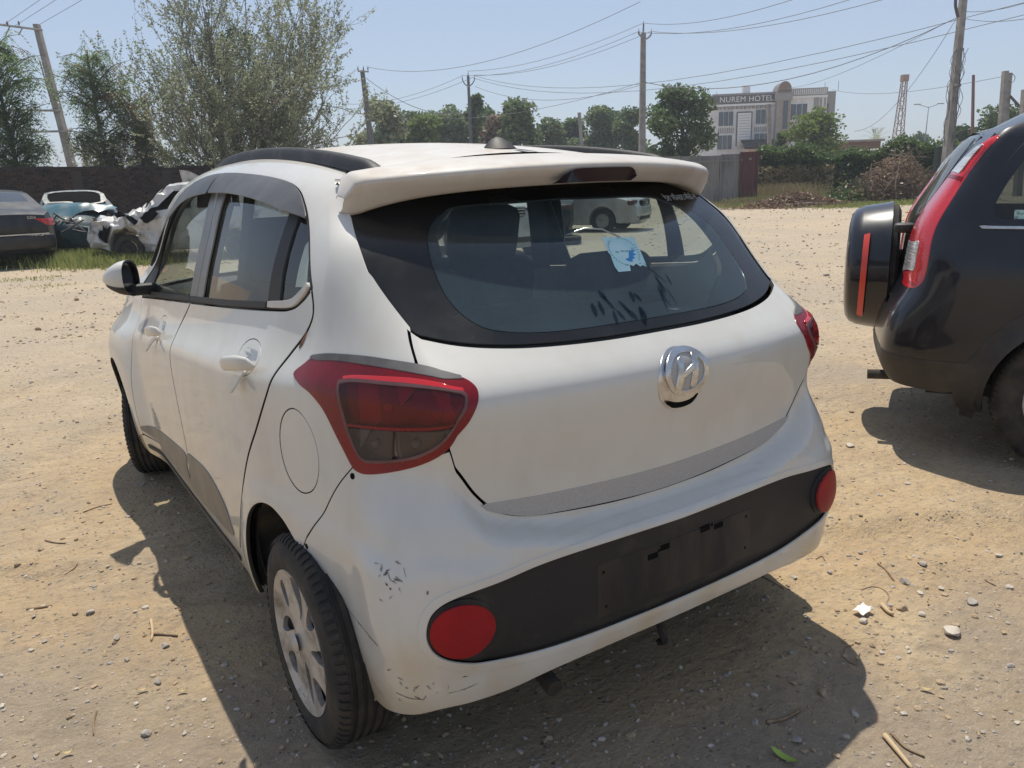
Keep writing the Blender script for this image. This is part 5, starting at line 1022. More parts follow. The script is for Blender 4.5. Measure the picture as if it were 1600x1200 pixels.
# boundary wall at the left
wa, wb = foot(-260, 22.5), foot(700, 44); wl = wb-wa; wlen = float(np.hypot(wl[0], wl[1]))
bw = thing('boundary_wall', 'dark weathered brick boundary wall running behind the wrecked cars', 'wall', tuple(wa), math.atan2(wl[1], wl[0]))
def brickwall_mat():
    m = mat('old_brick', (.060, .042, .034), .95); nt = m.node_tree; L = nt.links; b = nt.nodes['Principled BSDF']; tc = _n(nt, 'ShaderNodeTexCoord')
    mp = _n(nt, 'ShaderNodeMapping'); mp.inputs['Rotation'].default_value = (math.pi/2, 0, 0); L.new(tc.outputs['Object'], mp.inputs[0])
    br = _n(nt, 'ShaderNodeTexBrick'); br.inputs['Scale'].default_value = 1; br.inputs['Brick Width'].default_value = .24; br.inputs['Row Height'].default_value = .085; br.inputs['Mortar Size'].default_value = .008
    br.inputs['Color1'].default_value = (.044, .032, .027, 1); br.inputs['Color2'].default_value = (.032, .026, .024, 1); br.inputs['Mortar'].default_value = (.050, .045, .040, 1); L.new(mp.outputs[0], br.inputs['Vector'])
    n = _n(nt, 'ShaderNodeTexNoise'); n.inputs['Scale'].default_value = .9; n.inputs['Detail'].default_value = 6; L.new(tc.outputs['Object'], n.inputs['Vector'])
    mr = _n(nt, 'ShaderNodeMapRange'); mr.inputs[1].default_value = .4; mr.inputs[2].default_value = .7; mr.inputs[4].default_value = .7; L.new(n.outputs[0], mr.inputs[0])
    mx = _n(nt, 'ShaderNodeMix', data_type='RGBA'); L.new(mr.outputs[0], mx.inputs[0]); L.new(br.outputs[0], mx.inputs[6]); mx.inputs[7].default_value = (.022, .021, .020, 1); L.new(mx.outputs[2], b.inputs['Base Color'])
    bp = _n(nt, 'ShaderNodeBump'); bp.inputs['Distance'].default_value = .02; L.new(br.outputs['Fac'], bp.inputs['Height']); bp.invert = True; L.new(bp.outputs[0], b.inputs['Normal']); return m
M['brick'] = brickwall_mat()
b = MB(); g = np.random.default_rng(2); tops = []
for k in range(40):
    h_ = 2.28+.03*g.random()-(.14 if g.random() > .85 else 0); tops += [(wlen*k/40, h_), (wlen*(k+.98)/40, h_)]
b = MB()
b.prism([(0, -.1)]+[(wlen, -.1)]+tops[::-1], -.115, .115, 'Y'); b.build('brickwork', M['brick'], bw)
# courses of single bricks laid proud of the core on the side that shows
bm_ = mat('brick_face', (.036, .027, .023), .95, spec=.1); _nt = bm_.node_tree; _g = _n(_nt, 'ShaderNodeNewGeometry'); _r = _n(_nt, 'ShaderNodeValToRGB'); _nt.links.new(_g.outputs['Random Per Island'], _r.inputs[0])
_r.color_ramp.elements[0].color = (.020, .018, .017, 1); _r.color_ramp.elements[1].color = (.060, .040, .032, 1); _nt.links.new(_r.outputs[0], _nt.nodes['Principled BSDF'].inputs['Base Color'])
b = MB(); g = np.random.default_rng(41)
for r_ in range(25):
    x = -.12*(r_ % 2)
    while x < min(wlen, 19.):
        if g.random() > .03: dpt = .118+.016*g.random(); b.box((x+.115, -dpt/2-.06, .045+r_*.087+.038), (.226, dpt, .076), rz=g.normal()*.004)
        x += .24
kind(b.build('bricks', bm_, bw), 'stuff')
for k in range(9):
    q = MB(); q.box((wlen*k/8, -.15, 1.06), (.36, .10, 2.16+.0)); q.build('pier', M['brick'], bw)
# big twiggy shrub tree behind the wall
def twig_tree():
    D = 37; p0 = foot(366, D); g = np.random.default_rng(21); t = thing('twiggy_tree', 'large sparse grey twiggy tree fanning up behind the boundary wall', 'tree', tuple(p0), RZ)
    paths, radii, leaves = [], [], []
    def shoot(p, d, L_, r, lvl):
        n = 7 if lvl < 2 else 4; pts = [np.array(p)]; dd = np.array(d, float)
        for i in range(n):
            dd = dd+g.normal(size=3)*.13+np.array([0, 0, .075+.03*lvl]); dd /= np.linalg.norm(dd); pts.append(pts[-1]+dd*L_/n)
        paths.append(pts); radii.append(list(np.linspace(r, max(r*.3, .0045), n+1)))
        if lvl < 2:
            for k in range(10 if lvl == 0 else 6):
                f = g.uniform(.30, 1); i = min(int(f*n), n-1); q = pts[i]+(pts[i+1]-pts[i])*(f*n-i); nd = (pts[i+1]-pts[i]); nd = nd/np.linalg.norm(nd)+g.normal(size=3)*.55; shoot(q, nd/np.linalg.norm(nd), L_*g.uniform(.28, .50), r*.42, lvl+1)
        m_ = {0: 9, 1: 21, 2: 21}[lvl]
        for k in range(m_):
            f = g.uniform(.35, 1.02)*n; i = min(int(f), n-1); leaves.append(pts[i]+(pts[i+1]-pts[i])*(f-i)+g.normal(size=3)*.05)
    for k in range(50):
        a = g.uniform(0, 6.28); el = g.uniform(.18, 1.5) if k < 34 else g.uniform(-.1, .55); d = np.array([.76*math.cos(a)*math.cos(el), .8*math.sin(a)*math.cos(el), math.sin(el)])
        L_ = (6.0+3.6*math.sin(el))*g.uniform(.78, 1.06); shoot((g.normal()*.35, g.normal()*.35, .6+.5*g.random()), d, L_*.93, .052, 0)
    b = strokes(paths, radii); b.tube([(0, 0, -.1), (.05, 0, .6), (.1, 0, 1.4)], [.3, .26, .16], 8); b.build('trunk', M['twigbark'], t)
    C = np.array(leaves); link('crown', quads_mesh('crown', leaf_quads(C, .13, .07, g, .0), M['leafD']), t)
    # greener ivy-like clump inside
    blobs = [(.6, -.4, 5.0, .9, .8, 1.3), (.2, -.2, 6.6, .8, .7, 1.0), (2.3, -.6, 3.4, 1.0, .8, 1.0), (-.2, -.3, 3.2, .9, .8, 1.4), (1.0, -.5, 2.2, 1.3, .8, .8), (-1.4, -.4, 1.9, 1.1, .8, .8), (2.9, -.2, 2.2, 1.1, .8, .7), (-2.6, -.2, 2.6, 1.0, .7, .9), (.9, 0, 7.6, 1.0, .8, .9)]
    link('inner_foliage', quads_mesh('inner_foliage', leaf_quads(blob_points(blobs, 6500, g, .3), .15, .08, g, .1), M['leafA']), t)
twig_tree()
# pinnate acacias: drooping feathered sprays
def acacia(label, u, D, vtop, wpx, sprays, seed, lean=0., brown=.12, vwid=1.):
    g = np.random.default_rng(seed); p0 = foot(u, D); Hh = zat(u, vtop, D)-p0[2]; W = wpx*D/FPX*.5; t = thing('acacia_tree', label, 'tree', tuple(p0), RZ, 'feathery trees behind the boundary wall')
    b = MB(); trunk = sm([(0, 0, -.1), (.1, 0, Hh*.3), (lean*.5, 0, Hh*.6), (lean, 0, Hh*.93)], 5); b.tube(trunk, np.linspace(.13, .03, len(trunk)), 7)
    L1, L2 = [], []
    for k in range(sprays):
        f = g.uniform(.22, 1)**.9; z = Hh*f; wid = W*(.35+.65*math.sin(math.pi*min(1, (1-f)*1.25+.12))**.8)*g.uniform(.45, 1.12); a = g.uniform(0, 6.28); i = int(min(f*.97, .99)*(len(trunk)-1)); q = trunk[i]
        e = np.array([q[0]+wid*math.cos(a), q[1]+wid*.8*math.sin(a), min(Hh, q[2]+wid*g.uniform(.05, .75))]); mid = (q+e)/2+[0, 0, wid*.15]; br = sm([q, mid, e], 4); b.tube(br, np.linspace(.030, .006, len(br)), 4, cap=False)
        dst = L2 if g.random() < brown else L1
        for s in range(9):
            c0 = br[int(g.uniform(.35, 1)*(len(br)-1))]+g.normal(size=3)*.10; dr = g.normal(size=3); dr[2] = -abs(dr[2])*.5-.1; dr /= np.linalg.norm(dr); sd = np.cross(dr, [0, 0, 1.]); sd /= np.linalg.norm(sd)+1e-9
            for m_ in range(7):
                c = c0+dr*(.07*m_)+[0, 0, -.012*m_*m_]
                for sg in (-1, 1):
                    e2 = sd*sg*.17*(1-m_*.06)+dr*.06+[0, 0, -.05]; w = dr*.028; dst.append([c-w, c+e2*.55-w*.9+g.normal(size=3)*.006, c+e2, c+e2*.5+w])
    b.build('trunk', M['bark'], t); link('crown', quads_mesh('crown', np.array(L1), M['leafF']), t)
    if L2: kind(link('seed_pods', quads_mesh('seed_pods', np.array(L2), M['leafE']), t), 'stuff')
acacia('tall feathery green tree at the left edge overlapping the leaning pole', 30, 31, 46, 165, 150, 31, brown=.05)
acacia('feathery green tree at the far left edge of the photo', -75, 29, 30, 190, 150, 34, brown=.05)
acacia('feathery tree with brown pods between the leaning pole and the twiggy tree', 170, 33, 66, 135, 115, 32, brown=.2)
acacia('low feathery growth just above the wall right of the pod-bearing tree', 228, 34, 150, 100, 70, 35, brown=.3)
# row of trees behind the car roof
TR = [('leafD', 605, 66, 158, 78, 2600, 'loose pale tree right beside the pole left of the roof'), ('leafG', 640, 74, 178, 80, 3000, 'dull green bush tree next to the loose pale tree'), ('leafC', 668, 70, 182, 70, 2400, 'yellowish bush showing low over the roof'), ('leafG', 705, 80, 176, 95, 3600, 'rounded mid green tree behind the forked pole'), ('leafA', 752, 84, 168, 80, 3200, 'dark tree rising just right of the forked pole'), ('leafA', 748, 72, 150, 26, 700, 'thin pointed sapling top beside the forked pole'),
      ('leafE', 782, 76, 182, 60, 1500, 'brownish tree low over the roof aerial'), ('leafG', 815, 70, 158, 78, 2700, 'loose spreading green tree above the aerial'), ('leafG', 862, 82, 190, 60, 2200, 'low green tree right of the aerial'), ('leafA', 900, 88, 186, 60, 2400, 'dark low tree in front of the short post'), ('leafG', 935, 84, 168, 90, 4200, 'broad rounded green tree left of the tallest concrete pole'), ('leafA', 985, 80, 172, 46, 1600, 'dark tree directly left of the tallest concrete pole')]
for k, (lm, u, D, vt, w, N_, lab) in enumerate(TR): tree('broadleaf_tree', lab, u, D, vt, w*1.3, int(N_*2.3), lm, 50+k, crown=(.08, 1.), group='trees beyond the yard', leaf=(.46, .27), nb=15, trunk_r=.10)
tree('broadleaf_tree', 'full green tree beside the grey sheet fence, left of the hotel', 1066, 52, 136, 118, 9000, 'leafA', 71, crown=(.16, 1.), group='trees beyond the yard', leaf=(.30, .17), nb=16, shell=.4)
tree('broadleaf_tree', 'bright yellow-green tree in front of the hotel right wing', 1272, 58, 176, 110, 6500, 'leafC', 72, crown=(.2, 1.), group='trees beyond the yard', leaf=(.32, .16), nb=13)
tree('broadleaf_tree', 'dark small tree against the hotel entrance column', 1219, 60, 208, 42, 1800, 'leafB', 73, crown=(.1, 1.), group='trees beyond the yard', leaf=(.3, .18), nb=8)
tree('broadleaf_tree', 'domed dark green tree far behind the street lamp', 1425, 120, 212, 66, 3000, 'leafB', 74, crown=(.1, 1.), group='trees beyond the yard', leaf=(.6, .35), nb=10)
tree('broadleaf_tree', 'green tree behind the thin mast at the upper right', 1560, 62, 166, 110, 5000, 'leafA', 75, crown=(.15, 1.), group='trees beyond the yard', leaf=(.34, .2), nb=12)
tree('broadleaf_tree', 'dark tree behind the SUV roof left of the twin posts', 1500, 66, 196, 60, 2600, 'leafB', 76, crown=(.1, 1.), group='trees beyond the yard', leaf=(.34, .2), nb=9)
tree('broadleaf_tree', 'low tree line end far right of the SUV roof', 1650, 60, 175, 130, 4000, 'leafA', 77, crown=(.1, 1.), group='trees beyond the yard', leaf=(.34, .2), nb=10)
def fan_palm(u, D, vtop, wpx, seed, label):
    g = np.random.default_rng(seed); p0 = foot(u, D); Hh = zat(u, vtop, D)-p0[2]; W = wpx*D/FPX*.5; t = thing('palm_tree', label, 'palm', tuple(p0), RZ); b = MB(); b.tube([(0, 0, -.1), (0, 0, Hh*.5), (0, 0, Hh*.66)], [.25, .2, .18], 8); b.build('trunk', M['bark'], t, smooth=True)
    for k in range(26):
        a = g.uniform(0, 6.28); el = g.uniform(-.3, 1.4); d = np.array([math.cos(a)*math.cos(el), math.sin(a)*math.cos(el), math.sin(el)]); L_ = W*g.uniform(.8, 1.05); Q = []; s = np.cross(d, [0, 0, 1.]); s /= np.linalg.norm(s); c = np.array([0, 0, Hh*.66])
        for m_ in range(9):
            p = c+d*L_*(m_+1)/9+[0, 0, -.02*m_*m_*L_*.25]
            for sg in (-1, 1): e = p+s*sg*L_*.17*(1-m_*.06)+d*L_*.10; Q.append([p, p+(e-p)*.5+d*.04, e, p+(e-p)*.5-d*.04])
        link('frond', quads_mesh('frond', np.array(Q), M['leafD']), t)
fan_palm(1366, 92, 190, 62, 5, 'grey-green palm beside the lattice tower')
# utility poles
def pole(name, label, u0, v0, u1, v1, D, w0, w1, m, arms=None, D1=None, group=None):
    top = px(u0, v0, D); bot = px(u1, v1, D1 or D); ax = (top-bot)/np.linalg.norm(top-bot); base = bot-ax*(bot[2]+.05)/ax[2]; t = thing(name, label, 'pole', tuple(base), RZ, group); inv = Matrix.Rotation(-RZ, 3, 'Z'); loc = lambda p: np.array(inv @ Vector(np.asarray(p)-base))
    e = loc(top); b = MB(); n = 4; V_ = []; 
    for q, w in ((np.zeros(3), w1), (e, w0)): V_ += [q+[sx*w/2, sy*w*.6, 0] for sx, sy in ((-1, -1), (1, -1), (1, 1), (-1, 1))]
    b.add(V_, [(0, 1, 5, 4), (1, 2, 6, 5), (2, 3, 7, 6), (3, 0, 4, 7), (4, 5, 6, 7)]); b.build('shaft', m, t); return t, loc, e
def insul(t, p, h=.22):
    b = MB(); b.lathe([(0, .0), (0, .025), (.05, .03), (.07, .055), (.10, .055), (.11, .03), (.14, .045), (.17, .045), (.19, .02), (h, .015), (h, 0)], 8, 'Z', tuple(p)); b.build('insulator', M['porcelain'], t)
def bar_(t, p, q, w, name='cross_arm', m='iron'): b = MB(); b.tube([p, q], w, 5); b.build(name, M[m], t)
t, loc, e = pole('utility_pole', 'leaning concrete pole with cross arms behind the left acacia', 57, 38, 112, 258, 40, .24, .34, M['concrete'])
for (ua, va, ub, vb) in ((-20, 36, 66, 47), (15, 172, 95, 173), (32, 206, 112, 205)): bar_(t, loc(px(ua, va, 39.8)), loc(px(ub, vb, 39.8)), .055)
for u in (-8, 12, 30): insul(t, loc(px(u, 40, 39.8)))
bar_(t, loc(px(36, 42, 39.8)), loc(px(29, 55, 39.8)), .03, 'brace'); bar_(t, loc(px(15, 42, 39.8)), loc(px(9, 55, 39.8)), .03, 'brace'); bar_(t, loc(px(62, 95, 40)), loc(px(108, 258, 40)), .035, 'down_pipe')
t, loc, e = pole('utility_pole', 'small distant pole with short arms between the leaning pole and the pod-bearing tree', 126, 210, 136, 262, 95, .30, .34, M['pole_dark'])
for v in (212, 224, 234): bar_(t, loc(px(124, v, 94.8)), loc(px(140, v, 94.8)), .06)
t, loc, e = pole('utility_pole', 'dark leaning pole with a short cross arm left of the car roof', 566, 110, 582, 240, 55, .26, .44, M['pole_dark'])
bar_(t, loc(px(559, 111, 54.8)), loc(px(576, 112, 54.8)), .06)
for u in (559.5, 568, 575): insul(t, loc(px(u, 110, 54.8)), .28)
t, loc, e = pole('utility_pole', 'dark pole with a forked bracket rising above the roadside trees', 731.5, 118, 736, 230, 70, .22, .34, M['pole_dark'])
for s in (-1, 1):
    b = MB(); b.tube([loc(px(732, 136, 69.7)), loc(px(732+s*6, 131, 69.7)), loc(px(732+s*9.5, 125, 69.7))], .055, 5); b.build('bracket', M['iron'], t); insul(t, loc(px(732+s*9.5, 125, 69.7)), .42)
insul(t, e, .42)
t, loc, e = pole('utility_pole', 'tallest pale concrete pole standing between two green trees', 1005, 52, 1003, 262, 45, .26, .38, M['concrete'])
bar_(t, loc(px(1005, 53, 45)), loc(px(1005.5, 42, 45)), .05, 'pin'); insul(t, loc(px(1005.5, 42, 44.9)), .3)
for s in (-1, 1): 
    b = MB(); b.tube([loc(px(1005, 64, 44.7)), loc(px(1005+s*9, 58, 44.7)), loc(px(1005+s*12.5, 54, 44.7))] if s > 0 else [loc(px(1005, 60, 44.7)), loc(px(998, 53, 44.7))], .05, 5); b.build('bracket', M['iron'], t); insul(t, loc(px(1005+s*(12.5 if s > 0 else 7), 54, 44.7)), .3)
t, loc, e = pole('utility_pole', 'close concrete pole wrapped with loose cables beside the SUV roof', 1507, -20, 1481, 232, 30, .20, .27, M['concrete'])
b = MB(); b.tube([loc(px(1493, -4, 29.9)), loc(px(1493, 10, 29.9)), loc(px(1497, 27, 29.9))], .055, 6); b.build('insulator', M['porcelain'], t)
g = np.random.default_rng(9)
for k in range(9):
    f = np.linspace(0, 1, 9); base_u = 1499-18*f; pts = [loc(px(bu+(5+g.normal()*3)*(1 if k % 3 else -1.4)+(2 if k % 3 else -8*ff*(k % 2)), 75+155*ff, 29.7)) for bu, ff in zip(base_u, f)]
    b = MB(); b.tube(sm(pts, 3), .012, 3); b.build('loose_cable', M['cable'], t)
bar_(t, loc(px(1490, 134, 29.8)), loc(px(1501, 133, 29.8)), .06, 'junction_box')
for k, (ua, va, ub, vb, w) in enumerate(((1571, 111, 1565, 190, .20), (1577, 114, 1570, 192, .18))):
    t, loc, e = pole('post', ['left of the twin concrete posts behind the SUV roof', 'right of the twin concrete posts, the one with coiled cable'][k], ua, va, ub, vb, 36+k*.4, w, w*1.15, M['concrete'])
    if k: 
        b = MB(); b.tube([loc(px(1580+6*math.cos(a), 122+7*math.sin(a), 36.1)) for a in np.linspace(-2.6, 2.4, 12)], .015, 4); b.build('cable_coil', M['cable'], t); bar_(t, loc(px(1578, 150, 36.1)), loc(px(1602, 176, 36)), .06, 'strut', 'pole_dark')
t, loc, e = pole('post', 'post cut off by the right edge of the photo', 1602, 140, 1598, 192, 33, .2, .24, M['concrete'])
t, loc, e = pole('mast', 'thin reddish mast rising above the SUV roof', 1521, 117, 1519, 232, 60, .14, .18, mat('red_mast', (.16, .075, .06), .8))
t, loc, e = pole('post', 'short pale post standing in the low trees over the roof', 905, 176, 910, 240, 68, .28, .30, M['concrete'])
t, loc, e = pole('post', 'slim concrete post in front of the hotel entrance', 1201, 163, 1203, 252, 56, .24, .26, M['concrete'])
# lattice tower, street lamp
def lattice():
    D = 120; p0 = foot(1398, D); top = zat(1402, 127, D); t = thing('lattice_tower', 'rusty lattice tower beside the palm', 'tower', tuple(p0), RZ); ms = mat('rusty_steel', (.26, .16, .11), .8); xo = 4*D/FPX
    def q(f, sx, sy): w = (.75*(1-f)+.30*f); return np.array([xo*f+sx*w, sy*w, top*f])
    for sx in (-1, 1):
        for sy in (-1, 1): b = MB(); b.tube([q(0, sx, sy), q(1, sx, sy)], .075, 4); b.build('leg', ms, t)
    b = MB(); F = np.linspace(0, 1, 14)
    for i in range(13):
        for (a, c_) in (((-1, -1), (1, -1)), ((1, -1), (1, 1)), ((1, 1), (-1, 1)), ((-1, 1), (-1, -1))):
            b.tube([q(F[i], *(a if i % 2 else c_)), q(F[i+1], *(c_ if i % 2 else a))], .045, 3); b.tube([q(F[i+1], *a), q(F[i+1], *c_)], .04, 3)
    kind(b.build('bracing', ms, t), 'stuff'); b = MB(); b.box((xo, 0, top+.1), (.9, .9, .9)); b.build('head_frame', ms, t)
lattice()
D = 100; p0 = foot(1441, D); t = thing('street_lamp', 'double-armed street lamp on a slim pole far behind the hedge', 'street lamp', tuple(p0), RZ); top = zat(1443, 167, D)
b = MB(); b.tube([(0, 0, 0), (.15, 0, top)], [.09, .05], 8); b.build('pole', M['iron'], t, smooth=True)
for s in (-1, 1):
    b = MB(); b.tube([(.15, 0, top-.1), (.15+s*.8, 0, top+.15), (.15+s*1.1, 0, top+.25)], .04, 5); b.build('arm', M['iron'], t); b = MB(); b.rbox((.15+s*1.45, 0, top+.32), (.8, .25, .12), .05); b.build('lamp_head', M['iron'], t, smooth=True)
# overhead cables: (image u, v, depth) end to end with sag
CB = [((4, 40, 39.8), (62, 0, 30), 0, 'nearest of the wires leaving the leaning pole'), ((24, 40, 39.8), (90, -2, 30), 0, 'middle wire leaving the leaning pole arm'), ((62, 38, 39.8), (128, 0, 30), 0, 'wire leaving the tip of the leaning pole'),
      ((732, 111, 70), (1005.5, 36, 45), .6, 'wire between the pin tops of the forked pole and the tallest pole'), ((741, 117, 70), (1017, 49, 45), .7, 'wire joining the right bracket tips of two poles'), ((723, 118, 70), (998, 49, 45), .7, 'wire joining the left bracket tips of two poles'),
      ((1005.5, 36, 45), (1290, -18, 24), .4, 'wire running from the tallest pole pin out of the top of the frame'), ((1017, 49, 45), (1440, -18, 23), .5, 'wire from the right bracket of the tallest pole to the top edge'), ((998, 50, 45), (1370, -14, 25), .5, 'wire from the left bracket of the tallest pole to the top edge'),
      ((559.5, 108, 54.8), (520, 126, 62), .1, 'short wire running left from the dark leaning pole'), ((575, 105, 54.8), (1000, 3, 30), 1.1, 'pale wire rising from the dark leaning pole to the top edge'), ((572, 122, 55), (722, 175, 70), .9, 'thick slack wire falling from the dark leaning pole into the trees'),
      ((723, 118, 70), (528, 162, 90), .8, 'wire running down left from the forked pole, upper one'), ((741, 120, 70), (522, 170, 90), .8, 'wire running down left from the forked pole, lower one'),
      ((600, 176, 80), (1005, 128, 45), 1.2, 'long slack wire crossing behind the roof to the tallest pole'), ((1005, 128, 45), (1495, 28, 30), 1.2, 'long heavy wire from the tallest pole to the close cable-wrapped pole'), ((742, 135, 70), (1005, 132, 46), 1.0, 'faint slack wire between the forked pole and the tallest pole'),
      ((740, 118, 72), (1600, 4, 22), 1.6, 'very long wire crossing above the hotel to the right edge'), ((740, 122, 72), (1605, 22, 23), 1.7, 'very long wire just below another, crossing to the right edge'),
      ((1507, 29, 30), (1610, 28, 24), .1, 'flat wire leaving the close cable-wrapped pole to the right'), ((1508, 18, 30), (1610, 2, 24), .1, 'rising wire leaving the close cable-wrapped pole to the right'), ((1494, 30, 30), (1335, 205, 52), 1.0, 'slack thin wire dropping from the close pole to the yellow-green tree'), ((1483, 33, 30), (1230, 138, 90), .5, 'faint wire from the close pole to the hotel tower'), ((1570, 119, 36), (1300, 140, 95), .6, 'faint wire from the twin posts to the hotel roof')]
for k, (a, c_, sag, lab) in enumerate(CB):
    A, B_ = px(*a), px(*c_); P_ = [A+(B_-A)*f-np.array([0, 0, sag*4*f*(1-f)]) for f in np.linspace(0, 1, 15)]; dm = [np.dot(p-CAM, FX) for p in P_]
    o = MB().tube(P_, [.006+.00019*d*(1.5 if 'heavy' in lab or 'thick' in lab else .8) for d in dm], 4, cap=False).build('overhead_wire', M['cable'], smooth=True); tag(o, lab, 'wire', 'overhead wires')
# hotel
def hotel():
    D = 100; sc_ = D/FPX; u0 = 1206; p0 = foot(u0, D); t = thing('hotel_building', 'three storey white hotel with a dark sign band and an entrance column', 'building', tuple(p0), RZ-.10)
    vh = 300-(u0-100)*.034; X = lambda u: (u-u0)*sc_*1.0; Z = lambda v, u=u0: 1.41+((300-(u-100)*.034)-v)*sc_
    wh = mat('white_render', (.78, .77, .76), .8, col2=(.62, .60, .58), vs=.6); gy = mat('grey_band', (.30, .28, .27), .8); st = mat('stone_cladding', (.36, .30, .26), .8, col2=(.28, .23, .2), vs=2); dk = mat('dark_hotel_glass', (.055, .07, .085), .12, coat=.5); wt = mat('white_trim', (.74, .74, .73), .7); dg = mat('dark_grey_trim_paint', (.12, .115, .115), .7); pk = mat('pink_render', (.50, .36, .31), .85); tl_ = mat('black_roof_tile', (.012, .013, .017), .9, spec=.1)
    def bx(n, u, uu, v, vv, y0, y1, m, par=t):
        b = MB(); z0, z1 = Z(max(v, vv)), Z(min(v, vv)); b.box(((X(u)+X(uu))/2, (y0+y1)/2, (z0+z1)/2), (abs(X(uu)-X(u)), abs(y1-y0), z1-z0)); return b.build(n, m, par)
    gz_ = 380
    b = MB(); b.box(((X(1090)+X(1207))/2, 4.5, Z(164)/2), (X(1207)-X(1090), 9, Z(164))); w1 = b.build('left_wing', wh, t)
    b = MB(); b.box(((X(1226)+X(1282))/2, 4.5, Z(158)/2), (X(1282)-X(1226), 9.6, Z(158))); w2 = b.build('right_wing', wh, t)
    b = MB(); b.box(((X(1282)+X(1304))/2, 6.5, Z(150)/2), (X(1304)-X(1282), 8, Z(150))); b.build('side_wing', gy, t)
    bx('parapet', 1112, 1207, 150, 153, -.2, 9, gy, w1); sg_ = bx('sign_band', 1110, 1206, 153, 165.5, -.28, -.02, dg, w1); bx('cornice', 1110, 1206, 165.5, 168.5, -.30, -.02, wt, w1)
    for k in range(15): 
        u = 1113+6.1*k; b = MB(); b.box((X(u), -.12, Z(171)), (.28, .2, .30)); b.build('dentil', gy, w1)
    me = text_mesh('NUREM HOTEL', .92, 1.06, .03); me.materials.append(wt); o = link('lettering', me, sg_); o.rotation_euler = (math.pi/2, 0, 0); o.location = ((X(1120)+X(1206))/2-.05, -.32, Z(159.2)); o.scale = (1.0, 1.0, 1)
    for (u, uu, v, vv) in ((1122, 1144, 176, 197), (1178, 1200, 175, 196), (1121, 1143, 211, 232), (1177, 1200, 210, 226)):
        f = bx('window', u-1.2, uu+1.2, v-1.2, vv+1.2, -.10, -.01, wt, w1); bx('pane', u, (u+uu)/2-.4, v, vv, -.14, -.105, dk, f) if False else None
        for a, c_ in ((u, u+(uu-u)*.32), (u+(uu-u)*.36, u+(uu-u)*.66), (u+(uu-u)*.70, uu)): bx('pane', a, c_, v, vv, -.16, -.105, dk, f)
    bx('panel_border', 1149, 1173, 177, 228, -.14, -.01, dg, w1); bx('feature_panel', 1151, 1171, 179, 228, -.20, -.145, wt, w1)
    for k in range(12): bx('panel_line', 1152, 1170, 182+4*k, 182.7+4*k, -.215, -.205, gy, w1)
    for (u, uu) in ((1121, 1146), (1176, 1201)):
        for k in range(9): 
            uu_ = u+(uu-u)*(k+.5)/9; bx('baluster', uu_-.7, uu_+.7, 200, 208, -.08, -.012, gy, w1)
    tw = bx('entrance_column', 1206, 1227, 150, 262, -1.0, 2.2, st, t); b = MB(); zc = Z(150); xc = (X(1206.5)+X(1226.5))/2; rr = (X(1226.5)-X(1206.5))/2
    b.prism([(xc+rr*math.cos(a), zc+.02+1.05*math.sin(a)) for a in np.linspace(0, math.pi, 17)], -1.3, 2.0, 'Y'); b.build('arched_cap', mat('bronze_cap', (.22, .15, .11), .35, metal=.3), tw, angle=40); bx('column_glass', 1216, 1223, 165, 205, -1.06, -1.005, dk, tw); bx('column_capital', 1204.5, 1228.5, 153, 164, -1.15, 2.1, gy, tw)
    bx('parapet', 1227, 1282, 147, 158, -.45, 9, gy, w2)
    for k in range(18): bx('baluster', 1229+2.9*k, 1230.4+2.9*k, 148.5, 156.5, -.53, -.455, wt, w2)
    bx('cornice', 1227, 1282, 158, 161, -.5, -.3, wt, w2); f = bx('window', 1227.5, 1254.5, 168, 192.5, -.40, -.31, wt, w2)
    for a, c_ in ((1229, 1236.6), (1237.6, 1245), (1246, 1253)): bx('pane', a, c_, 169.5, 191, -.45, -.405, dk, f)
    bx('window', 1263, 1270, 160.5, 190, -.40, -.31, gy, w2); f = bx('window', 1227.5, 1254.5, 205, 226, -.40, -.31, wt, w2); bx('pane', 1229, 1253, 206.5, 224, -.45, -.405, dk, f)
    for k in range(10): bx('baluster', 1228+2.6*k, 1229.3+2.6*k, 195, 202, -.38, -.312, gy, w2)
    for u in (1272, 1278): bx('pilaster', u, u+2.2, 162, 240, -.40, -.31, gy, w2)
    bx('window', 1289, 1294, 168, 182, 2.35, 2.49, dk, t); bx('window', 1289, 1294, 195, 210, 2.35, 2.49, dk, t)
    b = MB(); b.box((X(1165), 1.5, Z(144)), (.9, .9, 1.0)); b.build('roof_tank', wt, t)
    for u, v in ((1120, 145), (1282, 138), (1302, 137)): bx('roof_rod', u-.25, u+.25, v, 151, 1, 1.1, gy, t)
    # porch with tiled roof
    bx('porch', 1156, 1200, 232, 275, -6, -.5, pk, t); zt, zb_ = Z(219), Z(232)
    b = MB(); b.add([(X(1148), -6.8, zb_), (X(1202), -6.8, zb_), (X(1202), -.4, zt), (X(1155), -.4, zt), (X(1148), -6.8, zb_-.2), (X(1202), -6.8, zb_-.2)], [(0, 1, 2, 3), (4, 5, 1, 0)]); pr = b.build('porch_roof', tl_, t)
    for k in range(5): b = MB(); f = k/5; b.tube([(X(1148+7*f), -6.8+6.4*f, zb_+(zt-zb_)*f+.05), (X(1202), -6.8+6.4*f, zb_+(zt-zb_)*f+.05)], .07, 4); b.build('tile_row', tl_, pr)
hotel()
